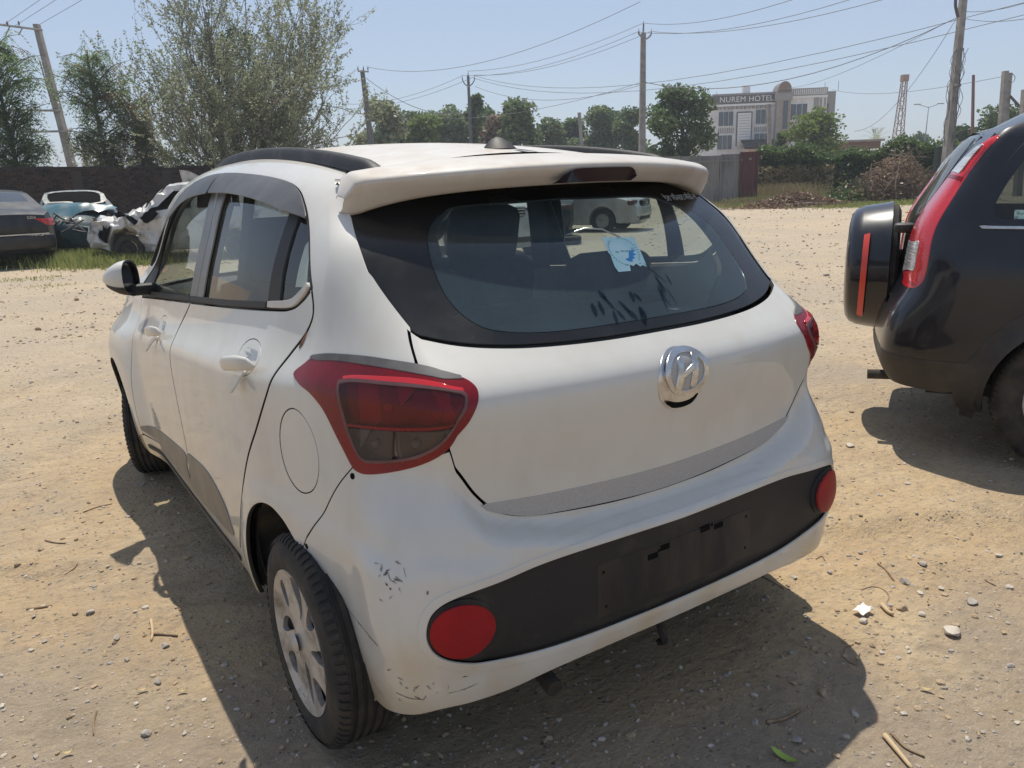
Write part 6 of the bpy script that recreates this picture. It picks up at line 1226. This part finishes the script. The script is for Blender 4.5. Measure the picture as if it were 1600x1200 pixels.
# sheet metal fence with a maroon gate
fa, fb = foot(1028, 36.6), foot(1160, 35.6); fz = zat(1110, 240, 36)
fe = thing('sheet_metal_fence', 'grey corrugated sheet fence under the full green tree', 'fence', tuple(fa), math.atan2(fb[1]-fa[1], fb[0]-fa[0])); fl_ = float(np.hypot(*(fb-fa)[:2]))
M['sheet'] = mat('weathered_galvanised_sheet', (.23, .225, .215), .6, metal=.2, col2=(.15, .14, .13), vs=2.2, stretch=(1, 1, .3))
for k in range(4):
    x0, x1 = fl_*k/4, fl_*(k+1)/4+.03; G = []
    for x in np.linspace(x0, x1, 34): G.append([(x, .018*math.sin(x*2*math.pi/.12)+.006*(k % 2), z) for z in (0, fz*.5, fz-.02*(k % 3))])
    MB().grid(G).build('sheet', M['sheet'], fe, smooth=True)
for z in (.5, fz-.28): b = MB(); b.box((fl_/2, .05 if z < 1 else -.04, z), (fl_, .05, .06)); b.build('rail', M['iron'], fe)
for k in (1, 2, 3): b = MB(); b.box((fl_*k/4, -.04, fz/2), (.05, .05, fz)); b.build('post', M['iron'], fe)
gp_ = foot(1170, 35.5); gt = thing('sheet_gate', 'maroon painted sheet metal gate at the end of the grey fence', 'gate', tuple(gp_), fe.rotation_euler[2]); gm = mat('maroon_paint', (.105, .030, .030), .6, col2=(.075, .03, .03), vs=3)
gw = 26*35.5/FPX
G = [[(x, .012*math.sin(x*2*math.pi/.15), z) for z in (.05, fz*.5, fz+.06)] for x in np.linspace(-gw/2, gw/2, 30)]; MB().grid(G).build('sheet', gm, gt, smooth=True)
for x in (-gw/2, gw/2): b = MB(); b.box((x, -.02, fz/2+.03), (.06, .06, fz+.06)); b.build('frame_post', gm, gt)
for z in (.1, fz): b = MB(); b.box((0, -.02, z), (gw-.07, .05, .06)); b.build('frame_rail', gm, gt)
b = MB(); b.box((.05, -.03, fz-.25), (.12, .02, .10)); b.build('lock_plate', M['sheet'], gt)
# creeper-covered wall / hedge
def hedge():
    D0, D1 = 41, 37; a, c_ = foot(1180, D0), foot(1500, D1); d = c_-a; L_ = float(np.hypot(d[0], d[1])); g = np.random.default_rng(4); t = thing('hedge', 'long dark green hedge of creepers behind the brush heap', 'hedge', tuple(a), math.atan2(d[1], d[0]))
    n = 17000; x = g.random(n)*L_; hh = 2.15+.25*np.sin(x*1.1)+.18*np.sin(x*2.9+1); z = hh*(1-g.random(n)**1.4*1.0); y = -.35-.25*np.sin(x*1.7+z*2)+g.normal(size=n)*.14+np.where(g.random(n) < .3, g.random(n)*1.2, 0); z = np.where(y > .1, hh+g.normal(size=n)*.12, z)
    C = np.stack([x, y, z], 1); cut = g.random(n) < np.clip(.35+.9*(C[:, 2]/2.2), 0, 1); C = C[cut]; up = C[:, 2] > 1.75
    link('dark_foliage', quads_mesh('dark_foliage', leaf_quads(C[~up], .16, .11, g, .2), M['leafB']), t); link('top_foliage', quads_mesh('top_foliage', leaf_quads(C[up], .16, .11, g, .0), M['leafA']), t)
    b = MB(); b.box((L_/2, .35, .95), (L_, .25, 1.9)); b.build('masonry', M['brick'], t)
    m_ = 2600; xs_ = g.random(m_)*L_*.42; zz_ = g.random(m_)*1.5; C = np.stack([xs_, -.7+g.normal(size=m_)*.15, zz_], 1); link('dry_vines', quads_mesh('dry_vines', leaf_quads(C, .30, .03, g, .9), M['strawM']), t)
hedge()
# heap of dry brush, heap of dead leaves
def brush():
    c0 = foot(1395, 32); g = np.random.default_rng(8); t = thing('brush_heap', 'heap of cut brown branches piled against the hedge', 'heap', tuple(c0), RZ); paths, rad = [], []
    for k in range(620):
        x = g.normal()*1.05; h = (1.55+.35*math.sin(x*3.1)+.2*math.sin(x*7))*math.exp(-(x/1.6)**2)*g.random()**.8; p = np.array([x, g.normal()*.5-.2, h]); d = g.normal(size=3)*[1, .6, .8]; d /= np.linalg.norm(d); L_ = g.uniform(.4, 1.5); q = [p-d*L_*.5, p+g.normal(size=3)*.08, p+d*L_*.5+[0, 0, -.05]]; q = [np.array([a[0], a[1], max(a[2], .02)]) for a in q]; paths.append(q); rad.append([.017, .012, .005])
    kind(strokes(paths, rad).build('branches', mat('dead_branch', (.15, .105, .075), .9, col2=(.24, .18, .13), vs=3), t), 'stuff')
    x = g.normal(size=3200)*.9; z = np.abs(1.75*np.exp(-(x/1.5)**2)*g.random(3200)); C = np.stack([x, g.normal(size=3200)*.5-.25, z], 1); kind(link('dead_leaves', quads_mesh('dead_leaves', leaf_quads(C, .15, .06, g, .3), M['leafE']), t), 'stuff')
    C = np.stack([g.normal(size=900)*.5-1.8, g.normal(size=900)*.4-.3, np.abs(g.normal(size=900))*.35], 1); kind(link('green_sprigs', quads_mesh('green_sprigs', leaf_quads(C, .15, .09, g, .0), M['leafA']), t), 'stuff')
    for k in range(3): b = MB(); b.tube([(-2.4+.35*k, -.4, .1), (-2.7+.55*k, -.5, .8), (-3.0+.7*k, -.5, 1.5-.2*k)], [.03, .02, .01], 5); b.build('bare_branch', M['twigbark'], t)
brush()
def leaf_heap():
    c0 = foot(1246, 29.5); g = np.random.default_rng(18); n = 5200; a = g.uniform(0, 6.28, n); r = np.abs(g.normal(size=n))*.78; x = r*np.cos(a)*1.9; y = r*np.sin(a)*.7; z = .52*np.exp(-(x/1.6)**2-(y/.6)**2)*g.random(n)**.5+.02
    t = thing('leaf_heap', 'low heap of brown dead leaves on the grass verge before the hedge', 'heap', tuple(c0), RZ); kind(link('dead_leaves', quads_mesh('dead_leaves', leaf_quads(np.stack([x, y, z], 1), .17, .09, g, .1), M['leafE']), t), 'stuff')
    b = MB(); b.tube([(-.5, -.55, .08), (.3, -.6, .10), (.95, -.5, .09)], [.09, .11, .08], 8); b.build('log', M['bark'], t, smooth=True)
leaf_heap()
def grass(name, centres, N_, h, seed, m, w=.018):
    g = np.random.default_rng(seed); Q = []
    k = g.choice(len(centres), N_, p=np.array([c[2]*c[3] for c in centres])/sum(c[2]*c[3] for c in centres)); C = np.array(centres)[k]
    x = C[:, 0]+g.normal(size=N_)*C[:, 2]; y = C[:, 1]+g.normal(size=N_)*C[:, 3]; z = ground_z(x, y); hh = h*g.uniform(.4, 1.2, N_)*C[:, 4]; a = g.uniform(0, 6.28, N_); b_ = g.normal(size=(N_, 2))*.35*hh[:, None]
    ww = w*g.uniform(.6, 1.3, N_); dx, dy = np.cos(a)*ww, np.sin(a)*ww
    Q = np.stack([np.stack([x-dx, y-dy, z], 1), np.stack([x+dx, y+dy, z], 1), np.stack([x+dx*.3+b_[:, 0], y+dy*.3+b_[:, 1], z+hh], 1), np.stack([x-dx*.3+b_[:, 0], y-dy*.3+b_[:, 1], z+hh], 1)], 1)
    return kind(link(name, quads_mesh(name, Q, M[m])), 'stuff')
def gc(u, D, rx, ry, s=1.): p = foot(u, D); return (p[0], p[1], rx, ry, s)
grass('grass', [gc(135, 15.8, .55, .5), gc(165, 15.4, .45, .4, .8), gc(100, 16.2, .5, .5, .8), gc(195, 15.6, .5, .4, .9), gc(75, 16.8, .5, .4, .9), gc(20, 16.5, .4, .4, 1)], 9500, .24, 3, 'grassM', .007)
grass('grass', [gc(230, 15.8, .7, .5), gc(290, 16, 1., .5), gc(20, 13.2, .3, .25, .25), gc(50, 12.2, .3, .2, .2)], 3200, .13, 13, 'grassM', .007)
grass('grass', [gc(1150, 33, 1.2, .7, .6), gc(1200, 31, 1.1, .7, .7), gc(1260, 33, 1.2, .8, .9), gc(1310, 30, 1., .7, .6), gc(1370, 29, 1.3, .5, .6), gc(1450, 30, 1.3, .6, .6), gc(1190, 34, .9, .4, 1.3)], 14000, .22, 14, 'grassM', .016)
grass('dry_grass', [gc(1140, 32, .9, .6, .7), gc(1190, 33, .8, .6, 1.), gc(1225, 37, 1.2, .6, 2.4), gc(1330, 33, 1., .6, .7)], 7000, .28, 15, 'strawM', .016)
# low house roof and dark kiosk beyond the hedge
p0 = foot(1395, 60); t = thing('low_shed', 'low grey flat-roofed shed showing above the hedge', 'shed', tuple(p0), RZ); b = MB(); zt = zat(1395, 233, 60); b.box((0, 2, (zt-.4)/2), (7.6, 4, zt-.4)); b.build('shed_wall', M['concrete'], t); b = MB(); b.add([(-4.2, -.3, zt-.45), (4.2, -.3, zt-.1), (4.2, 4.3, zt+.3), (-4.2, 4.3, zt-.1), (-4.2, -.3, zt-.55), (4.2, -.3, zt-.2)], [(0, 1, 2, 3), (4, 5, 1, 0)]); b.build('roof', M['concrete'], t)
p0 = foot(1347, 75); t = thing('brown_hut', 'small brown hut beyond the shed near the palm', 'hut', tuple(p0), RZ); zt = zat(1347, 222, 75); b = MB(); b.box((0, 1.5, zt/2), (3.2, 3, zt)); b.build('hut_wall', mat('brown_brick', (.17, .10, .075), .9), t); b = MB(); b.box((0, 1.4, zt+.09), (3.6, 3.6, .18)); b.build('roof', M['concrete'], t)
p0 = foot(1473, 33); t = thing('cabinet', 'dark green metal cabinet at the foot of the cable-wrapped pole', 'cabinet', tuple(p0), RZ); zt = zat(1473, 226, 33); b = MB(); b.rbox((0, .2, zt/2), (.42, .4, zt), .03); b.build('box', mat('dark_green_metal', (.018, .032, .028), .6), t); b = MB(); b.box((.62, .25, zt-.12), (.8, .05, .22)); b.build('netting', mat('green_net', (.02, .12, .09), .8), t)
# ------------------------------------------------------------------ other cars: a side outline swelled to full width
from mathutils import noise as mnoise
def ext_car(par, outline, W, beltz, topz, paint, name='body', crumple=None, holes=(), tumble=.24, plan=.16, crown=.05, nx=11, grid=.10):
    O = resample(outline if area2(outline) > 0 else outline[::-1], .05); y0, y1 = O[:, 0].min(), O[:, 0].max()
    def hw(y, z):
        w = W-plan*(smooth(.55, 0, y-y0)**2+smooth(.7, 0, y1-y)**2); w = w-tumble*np.clip((z-beltz)/(topz-beltz), 0, 1.2)**1.15-.05*smooth(.45, .15, z)-.03*smooth(beltz-.12, beltz, z); return w
    hl = [resample(h if area2(h) < 0 else h[::-1], .05) for h in holes]
    V2, T, idx = cdt([O]+hl, grid); V_ = []; F = []
    n = len(V2); w = hw(V2[:, 0], V2[:, 1])
    V_ += [(-a, p[0], p[1]) for a, p in zip(w, V2)]+[(a, p[0], p[1]) for a, p in zip(w, V2)]
    for t in T: F.append(tuple(t)); F.append(tuple(n+k for k in t[::-1]))
    L_ = idx[0]; m_ = len(L_); P2 = V2[L_]; e = np.roll(P2, -1, 0)-np.roll(P2, 1, 0); e /= np.linalg.norm(e, axis=1, keepdims=True); nr = np.stack([e[:, 1], -e[:, 0]], 1)
    k0 = len(V_); ts = np.linspace(-1, 1, nx)[1:-1]
    for i in range(m_):
        ww = w[L_[i]]
        for t in ts: c_ = crown*(1-abs(t)**2.4); V_.append((ww*math.copysign(abs(t)**.9, t), P2[i][0]+nr[i][0]*c_, P2[i][1]+nr[i][1]*c_))
    q = len(ts)
    for i in range(m_):
        j = (i+1) % m_; ra = [L_[i]]+[k0+i*q+k for k in range(q)]+[n+L_[i]]; rb = [L_[j]]+[k0+j*q+k for k in range(q)]+[n+L_[j]]
        for k in range(q+1): F.append((ra[k], rb[k], rb[k+1], ra[k+1]))
    if crumple: V_ = [crumple(np.array(v)) for v in V_]
    me = meshdata(name, V_, F, paint, True, 38); o = link(name, me, par); bm = bmesh.new(); bm.from_mesh(me); bmesh.ops.recalc_face_normals(bm, faces=bm.faces); bm.to_mesh(me); bm.free(); me.set_sharp_from_angle(angle=math.radians(38))
    return o, hw
def side_panel(par, hw, poly, sg, m, name, off=.006, crumple=None):
    V2, T, _ = cdt([resample(poly if area2(poly) > 0 else poly[::-1], .08)], .15); w = hw(V2[:, 0], V2[:, 1])+off
    V_ = [np.array((sg*a, p[0], p[1])) for a, p in zip(w, V2)]; V_ = [crumple(v) for v in V_] if crumple else V_; return link(name, meshdata(name, V_, [tuple(t) for t in T], m, True, 40), par)
def strip(par, hw, pts, m, name, kx=.86, off=.02, crown=.05, crumple=None):
    G = []; pts = np.array(pts, float)
    for i, p in enumerate(pts):
        e = pts[min(i+1, len(pts)-1)]-pts[max(i-1, 0)]; e /= np.linalg.norm(e); nr = np.array([-e[1], e[0]]); nr = nr if nr[1] > 0 or abs(nr[1]) < .3 else -nr; w = float(hw(p[0], p[1]))*kx
        row = [np.array((w*t, p[0]+nr[0]*(off+crown*(1-abs(t*kx)**2.4)), p[1]+nr[1]*(off+crown*(1-abs(t*kx)**2.4)))) for t in np.linspace(-1, 1, 9)]; G.append([crumple(v) for v in row] if crumple else row)
    return MB().grid(G).build(name, m, par, smooth=True)
def arch(cy, r=.36, cz=.31): return [(cy-r*math.cos(a), cz+r*math.sin(a)) for a in np.linspace(-.15, math.pi+.15, 14)]
def carwheel(par, x, y, sg, r=.31, m=None):
    w = empty('wheel', par, (x, y, r)); MB().lathe([(-.10, r*.62), (-.10, r*.88), (-.07, r), (.07, r), (.10, r*.88), (.10, r*.62), (.08, r*.55)], 28, 'X').build('tyre', M['tyre'], w, angle=40)
    b = MB(); b.lathe([(sg*.07, 0), (sg*.085, .05), (sg*.07, r*.5), (sg*.092, r*.60)], 24, 'X'); b.build('rim', m or M['silver'], w, angle=40)
def sedan_outline(L_=4.75, Hh=1.45, trunk=1.02, hood=.95, ra=1.0, fa=3.85, ws=(3.35, 2.55), rw=(.62, 1.45)):
    return np.array([(.06, .32)]+[(.62, .26)]+arch(ra)[:]+[(fa-.40, .22)]+arch(fa)+[(L_-.10, .24), (L_, .42), (L_-.02, .62), (L_-.12, .76), (L_-.45, .86), (ws[0], hood), (ws[1], Hh-.06), ((ws[1]+rw[1])/2, Hh), (rw[1], Hh-.05), (rw[0], trunk+.02), (.25, trunk), (.06, trunk-.06), (.02, .80), (.03, .62), (-.03, .56), (-.03, .42)])
def side_glass(ws=(3.35, 2.55), rw=(.62, 1.45), Hh=1.45, b0=.97):
    return np.array([(rw[0]+.42, b0+.02), (rw[1]+.05, Hh-.10), (ws[1]-.06, Hh-.11), (ws[0]-.28, b0-.02)])
M['sedan_grey'] = mat('dark_grey_paint', (.009, .010, .012), .35, coat=.3, spec=.35, col2=(.03, .028, .025), vs=4, rough2=.45); M['dark_glass'] = mat('dark_car_glass', (.02, .026, .028), .08, coat=.3); M['sky_glass'] = mat('rear_screen', (.035, .045, .052), .05, coat=.5)
M['teal'] = mat('blue_teal_paint', (.010, .042, .056), .45, coat=.08, spec=.25, col2=(.03, .05, .055), vs=3, rough2=.6); M['teal_hood_lit'] = mat('sunlit_teal_paint', (.022, .115, .150), .32, coat=.5, col2=(.05, .11, .13), vs=4); M['wreck_white'] = mat('scraped_white_paint', (.50, .49, .47), .4, coat=.4, col2=(.16, .145, .13), vs=3.5, vlo=.50, vhi=.66)  # bonnet copy of the body teal, brightened to paint in sunlight
# dark sedan cut by the left edge
p0 = foot(-6, 15.0); hd = FH*.80-RH*.60; rz = math.atan2(-hd[0], hd[1])
sd = thing('sedan', 'dark grey sedan at the left edge seen from behind with a red tail lamp', 'car', tuple(p0), rz); ol = sedan_outline(L_=4.9, Hh=1.47, trunk=1.06, rw=(.60, 1.55))
o, hw = ext_car(sd, ol, .92, .98, 1.47, M['sedan_grey'])
strip(sd, hw, [(.72, 1.085), (1.1, 1.26), (1.50, 1.405)], M['sky_glass'], 'rear_screen', .80, .008); sgp = side_glass(Hh=1.47, rw=(.60, 1.55))
for s in (-1, 1):
    side_panel(sd, hw, sgp, s, M['dark_glass'], 'side_window')
    for y in (1.0, 3.85): carwheel(sd, s*.80, y, s, .32)
    G = [[(s*(hw(np.array(.06+.26*max(0, u-.55)*2), np.array(z))+.012 if u > .55 else .42+(.46)*u/.55*.92), (.055 if u <= .55 else .055+.40*(u-.55))-.035*(1 if u < .9 else .6), z) for u in np.linspace(0, 1, 8)] for z in np.linspace(.80+.0, .94, 4)]
    MB().grid(G).build('tail_lamp', M['red_suv'], sd, smooth=True)
b = MB(); b.rbox((0, -.03, .50), (1.70, .16, .30), .06, 6); b.build('rear_bumper', M['sedan_grey'], sd, smooth=True); b = MB(); b.box((0, -.12, .655), (1.50, .03, .02)); b.build('chrome_strip', M['chrome'], sd); b = MB(); b.box((0, .0, .80), (.52, .02, .13)); b.build('number_plate', M['rubber'], sd); b = MB(); b.box((0, 2.4, .30), (1.5, 4.2, .1)); b.build('underbody', M['cavity'], sd)
me = text_mesh('520d', .075); me.materials.append(M['chrome']); o = link('badge_lettering', me, sd); o.rotation_euler = (math.pi/2, 0, 0); o.location = (.50, -.035, .965)
# teal wreck, facing the camera, screen gone
p0 = foot(120, 17.4); hd = -FH*.86+RH*.50; rz = math.atan2(-hd[0], hd[1]); 
wk = thing('wrecked_sedan', 'smashed blue-teal sedan with its windscreen gone and front torn off', 'car', tuple(p0), rz); Lw = 4.5
def cr1(v):
    q = Vector(v*1.9+3.1); k = float(smooth(3.1, 4.3, v[1])); nz_ = np.array(mnoise.noise_vector(q)); nz2 = np.array(mnoise.noise_vector(q*2.6)); w = v+nz_*.13*k+nz2*.05*k+nz_*.012
    if k > 0: w[1] -= .22*k; w[2] += .05*k*math.sin(v[0]*4+1)
    return w
ol = sedan_outline(L_=Lw, Hh=1.42, trunk=1.0, hood=.98, ws=(3.05, 2.30), fa=3.60, ra=.92); sgl = side_glass((3.05, 2.30), (.62, 1.45), 1.42)
wb_ = empty('car_shell', wk); o, hw = ext_car(wk, ol, .86, .97, 1.42, M['teal'], crumple=cr1, grid=.09, holes=[sgl]); o.location = (0, -Lw+.1, 0)
def shift(o): o.location = (0, -Lw+.1, 0); return o
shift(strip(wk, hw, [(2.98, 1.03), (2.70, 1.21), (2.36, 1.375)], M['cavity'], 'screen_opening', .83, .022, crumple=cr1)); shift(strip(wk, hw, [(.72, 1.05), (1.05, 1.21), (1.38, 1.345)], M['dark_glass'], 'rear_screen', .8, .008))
g = np.random.default_rng(12)
G = []; 
for t in np.linspace(0, 1, 14): 
    a = t*2*math.pi; x = .70*math.copysign(abs(math.cos(a))**.6, math.cos(a)); f = .5+.5*math.copysign(abs(math.sin(a))**.6, math.sin(a)); c1 = np.array((x*(1-.08*f), 3.02-.68*f, 1.055+.335*f)); k = .80+.12*g.random(); cm = np.array((0, 2.68, 1.23)); G.append([c1+[0, .0, .07], cm+(c1-cm)*k+[0, 0, .075]])
shift(MB().grid(G).build('broken_glass', mat('shattered_glass', (.20, .23, .22), .5, col2=(.05, .06, .06), vs=14, vlo=.42, vhi=.58), wk))
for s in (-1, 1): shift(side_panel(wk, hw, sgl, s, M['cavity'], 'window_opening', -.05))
b = MB(); 
for k in range(26): p = np.array((g.uniform(-.75, .75), 4.15+g.uniform(-.15, .15), g.uniform(.35, .85))); b.tube([p, p+g.normal(size=3)*.22, p+g.normal(size=3)*.3], .018, 4)
kind(shift(b.build('torn_metal', mat('bare_torn_metal', (.12, .11, .105), .5, metal=.4, col2=(.05, .04, .035), vs=8), wk)), 'stuff')
b = MB(); G = [[cr1(np.array((x, 3.06+1.05*t, 1.07+.11*math.sin(3*t+x*2)*(.3+t)-.02*t-.30*max(0, t-.72)*2))) + np.array([0, .0, .035]) for x in np.linspace(-.78, .78, 11)] for t in np.linspace(0, 1, 11)]; shift(b.grid(G).build('buckled_bonnet', M['teal_hood_lit'], wk, angle=30))
b = MB(); b.box((0, 4.06, .52), (1.40, .06, .50)); shift(b.build('engine_bay', M['cavity'], wk)); b = MB(); b.rbox((.35, 2.95, 1.12), (.6, .3, .16), .07, 5, f=lambda q: q+np.array(mnoise.noise_vector(Vector(q*6)))*.04); shift(b.build('airbag', mat('airbag_cloth', (.55, .50, .44), .9), wk, smooth=True))
for s in (-1, 1):
    for y in (.92, 3.5): carwheel(wk, s*.74, y-Lw+.1, s, .29, M['liner'])
bpy.data.objects.remove(wb_)
# crushed white car beside the wall
p0 = foot(280, 16.4); hd = -RH*.96-FH*.10; rz = math.atan2(-hd[0], hd[1]); cw = thing('crushed_car', 'crushed white car wreck with a crumpled bonnet and bent pillars beside the grass', 'car', tuple(p0), rz)
def cr2(v):
    q = Vector(v*1.5+7.7); k = .10+.90*float(smooth(2.0, 2.9, v[1])); a = np.array(mnoise.noise_vector(q)); b_ = np.array(mnoise.noise_vector(q*3.1)); rg = abs(mnoise.noise(q*1.9)); rg2 = abs(mnoise.noise(q*4.1+Vector((3, 1, 2))))
    w = v+a*.13*k+b_*.06*k; w[0] -= np.sign(v[0])*(rg*.30+rg2*.12-.06)*k; w[2] += (.10-rg*.32-rg2*.10)*k*(v[2] > .45); w[2] = max(w[2], .1); return w
ol = np.array([(.0, .30), (.5, .28)]+arch(.85, .34)+[(2.7, .24)]+arch(3.05, .34)+[(3.75, .35), (3.82, .55), (3.70, .75), (3.2, .90), (2.75, 1.02), (2.15, 1.46), (1.5, 1.52), (.6, 1.50), (.2, 1.30), (.02, .9)]); sg1 = np.array([(1.72, 1.02), (1.70, 1.36), (2.05, 1.36), (2.45, 1.03)]); sg2 = np.array([(.75, 1.03), (.80, 1.36), (1.58, 1.38), (1.60, 1.02)])
o, hw = ext_car(cw, ol, .80, .95, 1.5, M['wreck_white'], crumple=cr2, holes=[sg1, sg2], grid=.06); o.data.set_sharp_from_angle(angle=math.radians(16)); OFF = (0, -2.1, 0); o.location = OFF
for s in (-1, 1):
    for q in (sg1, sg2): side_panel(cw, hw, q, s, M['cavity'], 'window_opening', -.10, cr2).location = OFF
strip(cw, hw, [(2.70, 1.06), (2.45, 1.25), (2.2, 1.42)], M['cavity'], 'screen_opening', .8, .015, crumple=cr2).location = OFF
g = np.random.default_rng(5)
for k, (pts, r) in enumerate([([(.82, 1.7, 1.0), (.80, 1.72, 1.35), (.62, 1.8, 1.62)], .03), ([(.85, 2.5, 1.0), (.80, 2.2, 1.3), (.55, 1.9, 1.58)], .03), ([(.84, 3.0, .95), (.80, 2.5, 1.12), (.86, 2.1, 1.05)], .03), ([(.83, 3.4, .88), (.86, 3.0, 1.02), (.80, 2.5, .95)], .022)]):
    b = MB(); b.tube(sm(pts, 5), r, 6); b.build('bent_pillar', M['wreck_white'] if k < 3 else M['rubber'], cw, smooth=True).location = OFF
for k in range(3):
    G = [[cr2(np.array((.86+.02*math.sin(9*u+k), 2.2+.55*k+.5*u, .95-.12*k+.30*v-.08*k)))+np.array([.05+.05*math.sin(7*v+5*u), 0, 0]) for v in np.linspace(-.4, .5, 6)] for u in np.linspace(0, 1, 7)]; MB().grid(G).build('torn_panel', M['wreck_white'], cw, angle=25).location = OFF
G = [[np.array((.75-.25*u, .9+1.3*v, 1.50+.18*math.sin(5*v+3*u)*u+.12*u)) for u in np.linspace(0, 1, 6)] for v in np.linspace(0, 1, 9)]; MB().grid(G).build('peeled_roof', M['wreck_white'], cw, angle=25).location = OFF
for s in (-1, 1):
    for y_, z_, w_, h_ in ((2.95, .93, .55, .10), (2.45, .98, .30, .16), (3.45, .62, .22, .22)):
        G = [[cr2(np.array((s*(.80-.02*u), y_+w_*(u-.5)+.05*math.sin(5*v), z_+h_*(v-.5)+.10*(u-.5)*(1 if y_ > 2.6 else -1))))+np.array([s*.035, 0, 0]) for u in np.linspace(0, 1, 6)] for v in np.linspace(0, 1, 5)]; MB().grid(G).build('gap_shade_patch', M['cavity'], cw).location = OFF  # black sheets painting in the shade of holes torn in the metal
for y in (.85, 3.0): 
    for s in (-1, 1): carwheel(cw, s*.70, y-2.1, s, .28, M['liner'])
# pale cars across the yard, seen through the hatchback's windows
def plain_car(name, label, u, D, hd, paint, L_=4.4, Hh=1.46, W=.86, suv_=False):
    p0 = foot(u, D); t = thing(name, label, 'car', tuple(p0), math.atan2(-hd[0], hd[1])); ol = sedan_outline(L_=L_, Hh=Hh, trunk=1.0 if not suv_ else Hh-.35, hood=.95 if not suv_ else 1.08, fa=L_-.85, ra=.85, ws=(L_-1.35, L_-2.1), rw=(.62, 1.45) if not suv_ else (.15, .5))
    if suv_: ol[:, 1] += np.where(ol[:, 1] > .7, .12, 0)
    o, hw = ext_car(t, ol, W, .97+.1*suv_, Hh, paint); o.location = (0, -L_*.5, 0); T_ = (0, -L_*.5, 0)
    for s in (-1, 1):
        side_panel(t, hw, side_glass((L_-1.35, L_-2.1), (.62, 1.45) if not suv_ else (.15, .5), Hh+.12*suv_, .97+.13*suv_), s, M['dark_glass'], 'side_window').location = T_
        for y in (.85, L_-.85): carwheel(t, s*(W-.12), y-L_*.5, s, .31)
        b = MB(); b.rbox((s*(W-.30), L_-.17, .74+.1*suv_), (.40, .22, .14), .05); b.build('headlamp', M['lens_rim'], t, smooth=True).location = T_
        b = MB(); b.rbox((s*(W-.32), L_-.03, .42), (.22, .08, .12), .03); b.build('fog_lamp', M['dark_glass'], t, smooth=True).location = T_
        b = MB(); b.rbox((s*(W+.02), L_-1.55, 1.02), (.20, .10, .13), .04); b.build('door_mirror', paint, t, smooth=True).location = T_
    strip(t, hw, [(L_-1.40, 1.0+.12*suv_), (L_-1.75, Hh-.25+.1*suv_), (L_-2.05, Hh-.09+.1*suv_)], M['dark_glass'], 'windscreen', .84, .012).location = T_
    gr_ = MB(); gr_.rbox((0, L_+.0, .72+.10*suv_), (.70, .10, .16), .03); gr_.build('grille', M['rubber'], t, smooth=True).location = T_
    for k in range(3): b = MB(); b.box((0, L_+.055, .67+.05*k+.10*suv_), (.66, .02, .016)); b.build('grille_bar', M['chrome'], t).location = T_
    b = MB(); b.rbox((0, L_+.0, .36), (.9, .08, .12), .03); b.build('air_intake', M['rubber'], t, smooth=True).location = T_
    b = MB(); b.lathe([(L_+.06, 0), (L_+.075, .03), (L_+.06, .055)], 16, 'Y', (0, 0, .72+.1*suv_)); b.build('badge', M['chrome'], t).location = T_
    return t
M['pale_paint'] = mat('pale_silver_white_paint', (.58, .58, .56), .35, coat=.5, col2=(.42, .38, .33), vs=3)
plain_car('parked_car', 'white car with a chrome barred grille, seen through the rear side window', 735, 15.5, -FH*.92+RH*.30, M['pale_paint'], 4.3, 1.6, .86, True)
plain_car('parked_car', 'pale sedan side-on, seen through the rear window beside the teal sticker', 878, 21, RH*.90-FH*.42, M['pale_paint'], 4.5)
plain_car('parked_car', 'dark car nose-on between two pale cars, seen through the rear window', 822, 19.5, -FH*.95+RH*.1, M['sedan_grey'], 4.3)
p0 = foot(884, 16.5); o = MB().lathe([(-.09, .19), (-.09, .26), (-.06, .31), (.06, .31), (.09, .26), (.09, .19), (.05, .17), (-.05, .17)], 32, 'Z').build('loose_tyre', M['tyre'], angle=40); o.location = p0+[0, 0, .09]; tag(o, 'black tyre lying flat on the dirt, seen through the rear window', 'tyre')
p0 = foot(905, 17.5); o = MB().tube([p0+RH*x+[0, 0, z] for x, z in ((-.7, .02), (-.3, .12), (.1, .25), (.5, .22), (.9, .03))], .02, 5).build('bent_bar', M['chrome'], smooth=True); tag(o, 'bent metal strip lying behind the loose tyre', 'scrap')

# ------------------------------------------------------------------ haze
hm = bpy.data.materials.new('haze'); hm.use_nodes = True; nt = hm.node_tree
for n in list(nt.nodes):
    if n.type != 'OUTPUT_MATERIAL': nt.nodes.remove(n)
pv = _n(nt, 'ShaderNodeVolumePrincipled'); pv.inputs['Density'].default_value = .0011; pv.inputs['Color'].default_value = (.86, .92, 1., 1); pv.inputs['Anisotropy'].default_value = .25
nt.links.new(pv.outputs[0], [n for n in nt.nodes if n.type == 'OUTPUT_MATERIAL'][0].inputs['Volume'])
hb = MB(); hb.box((10, 70, 8.7), (460, 380, 20)); ho = hb.build('haze', hm); kind(ho, 'stuff')
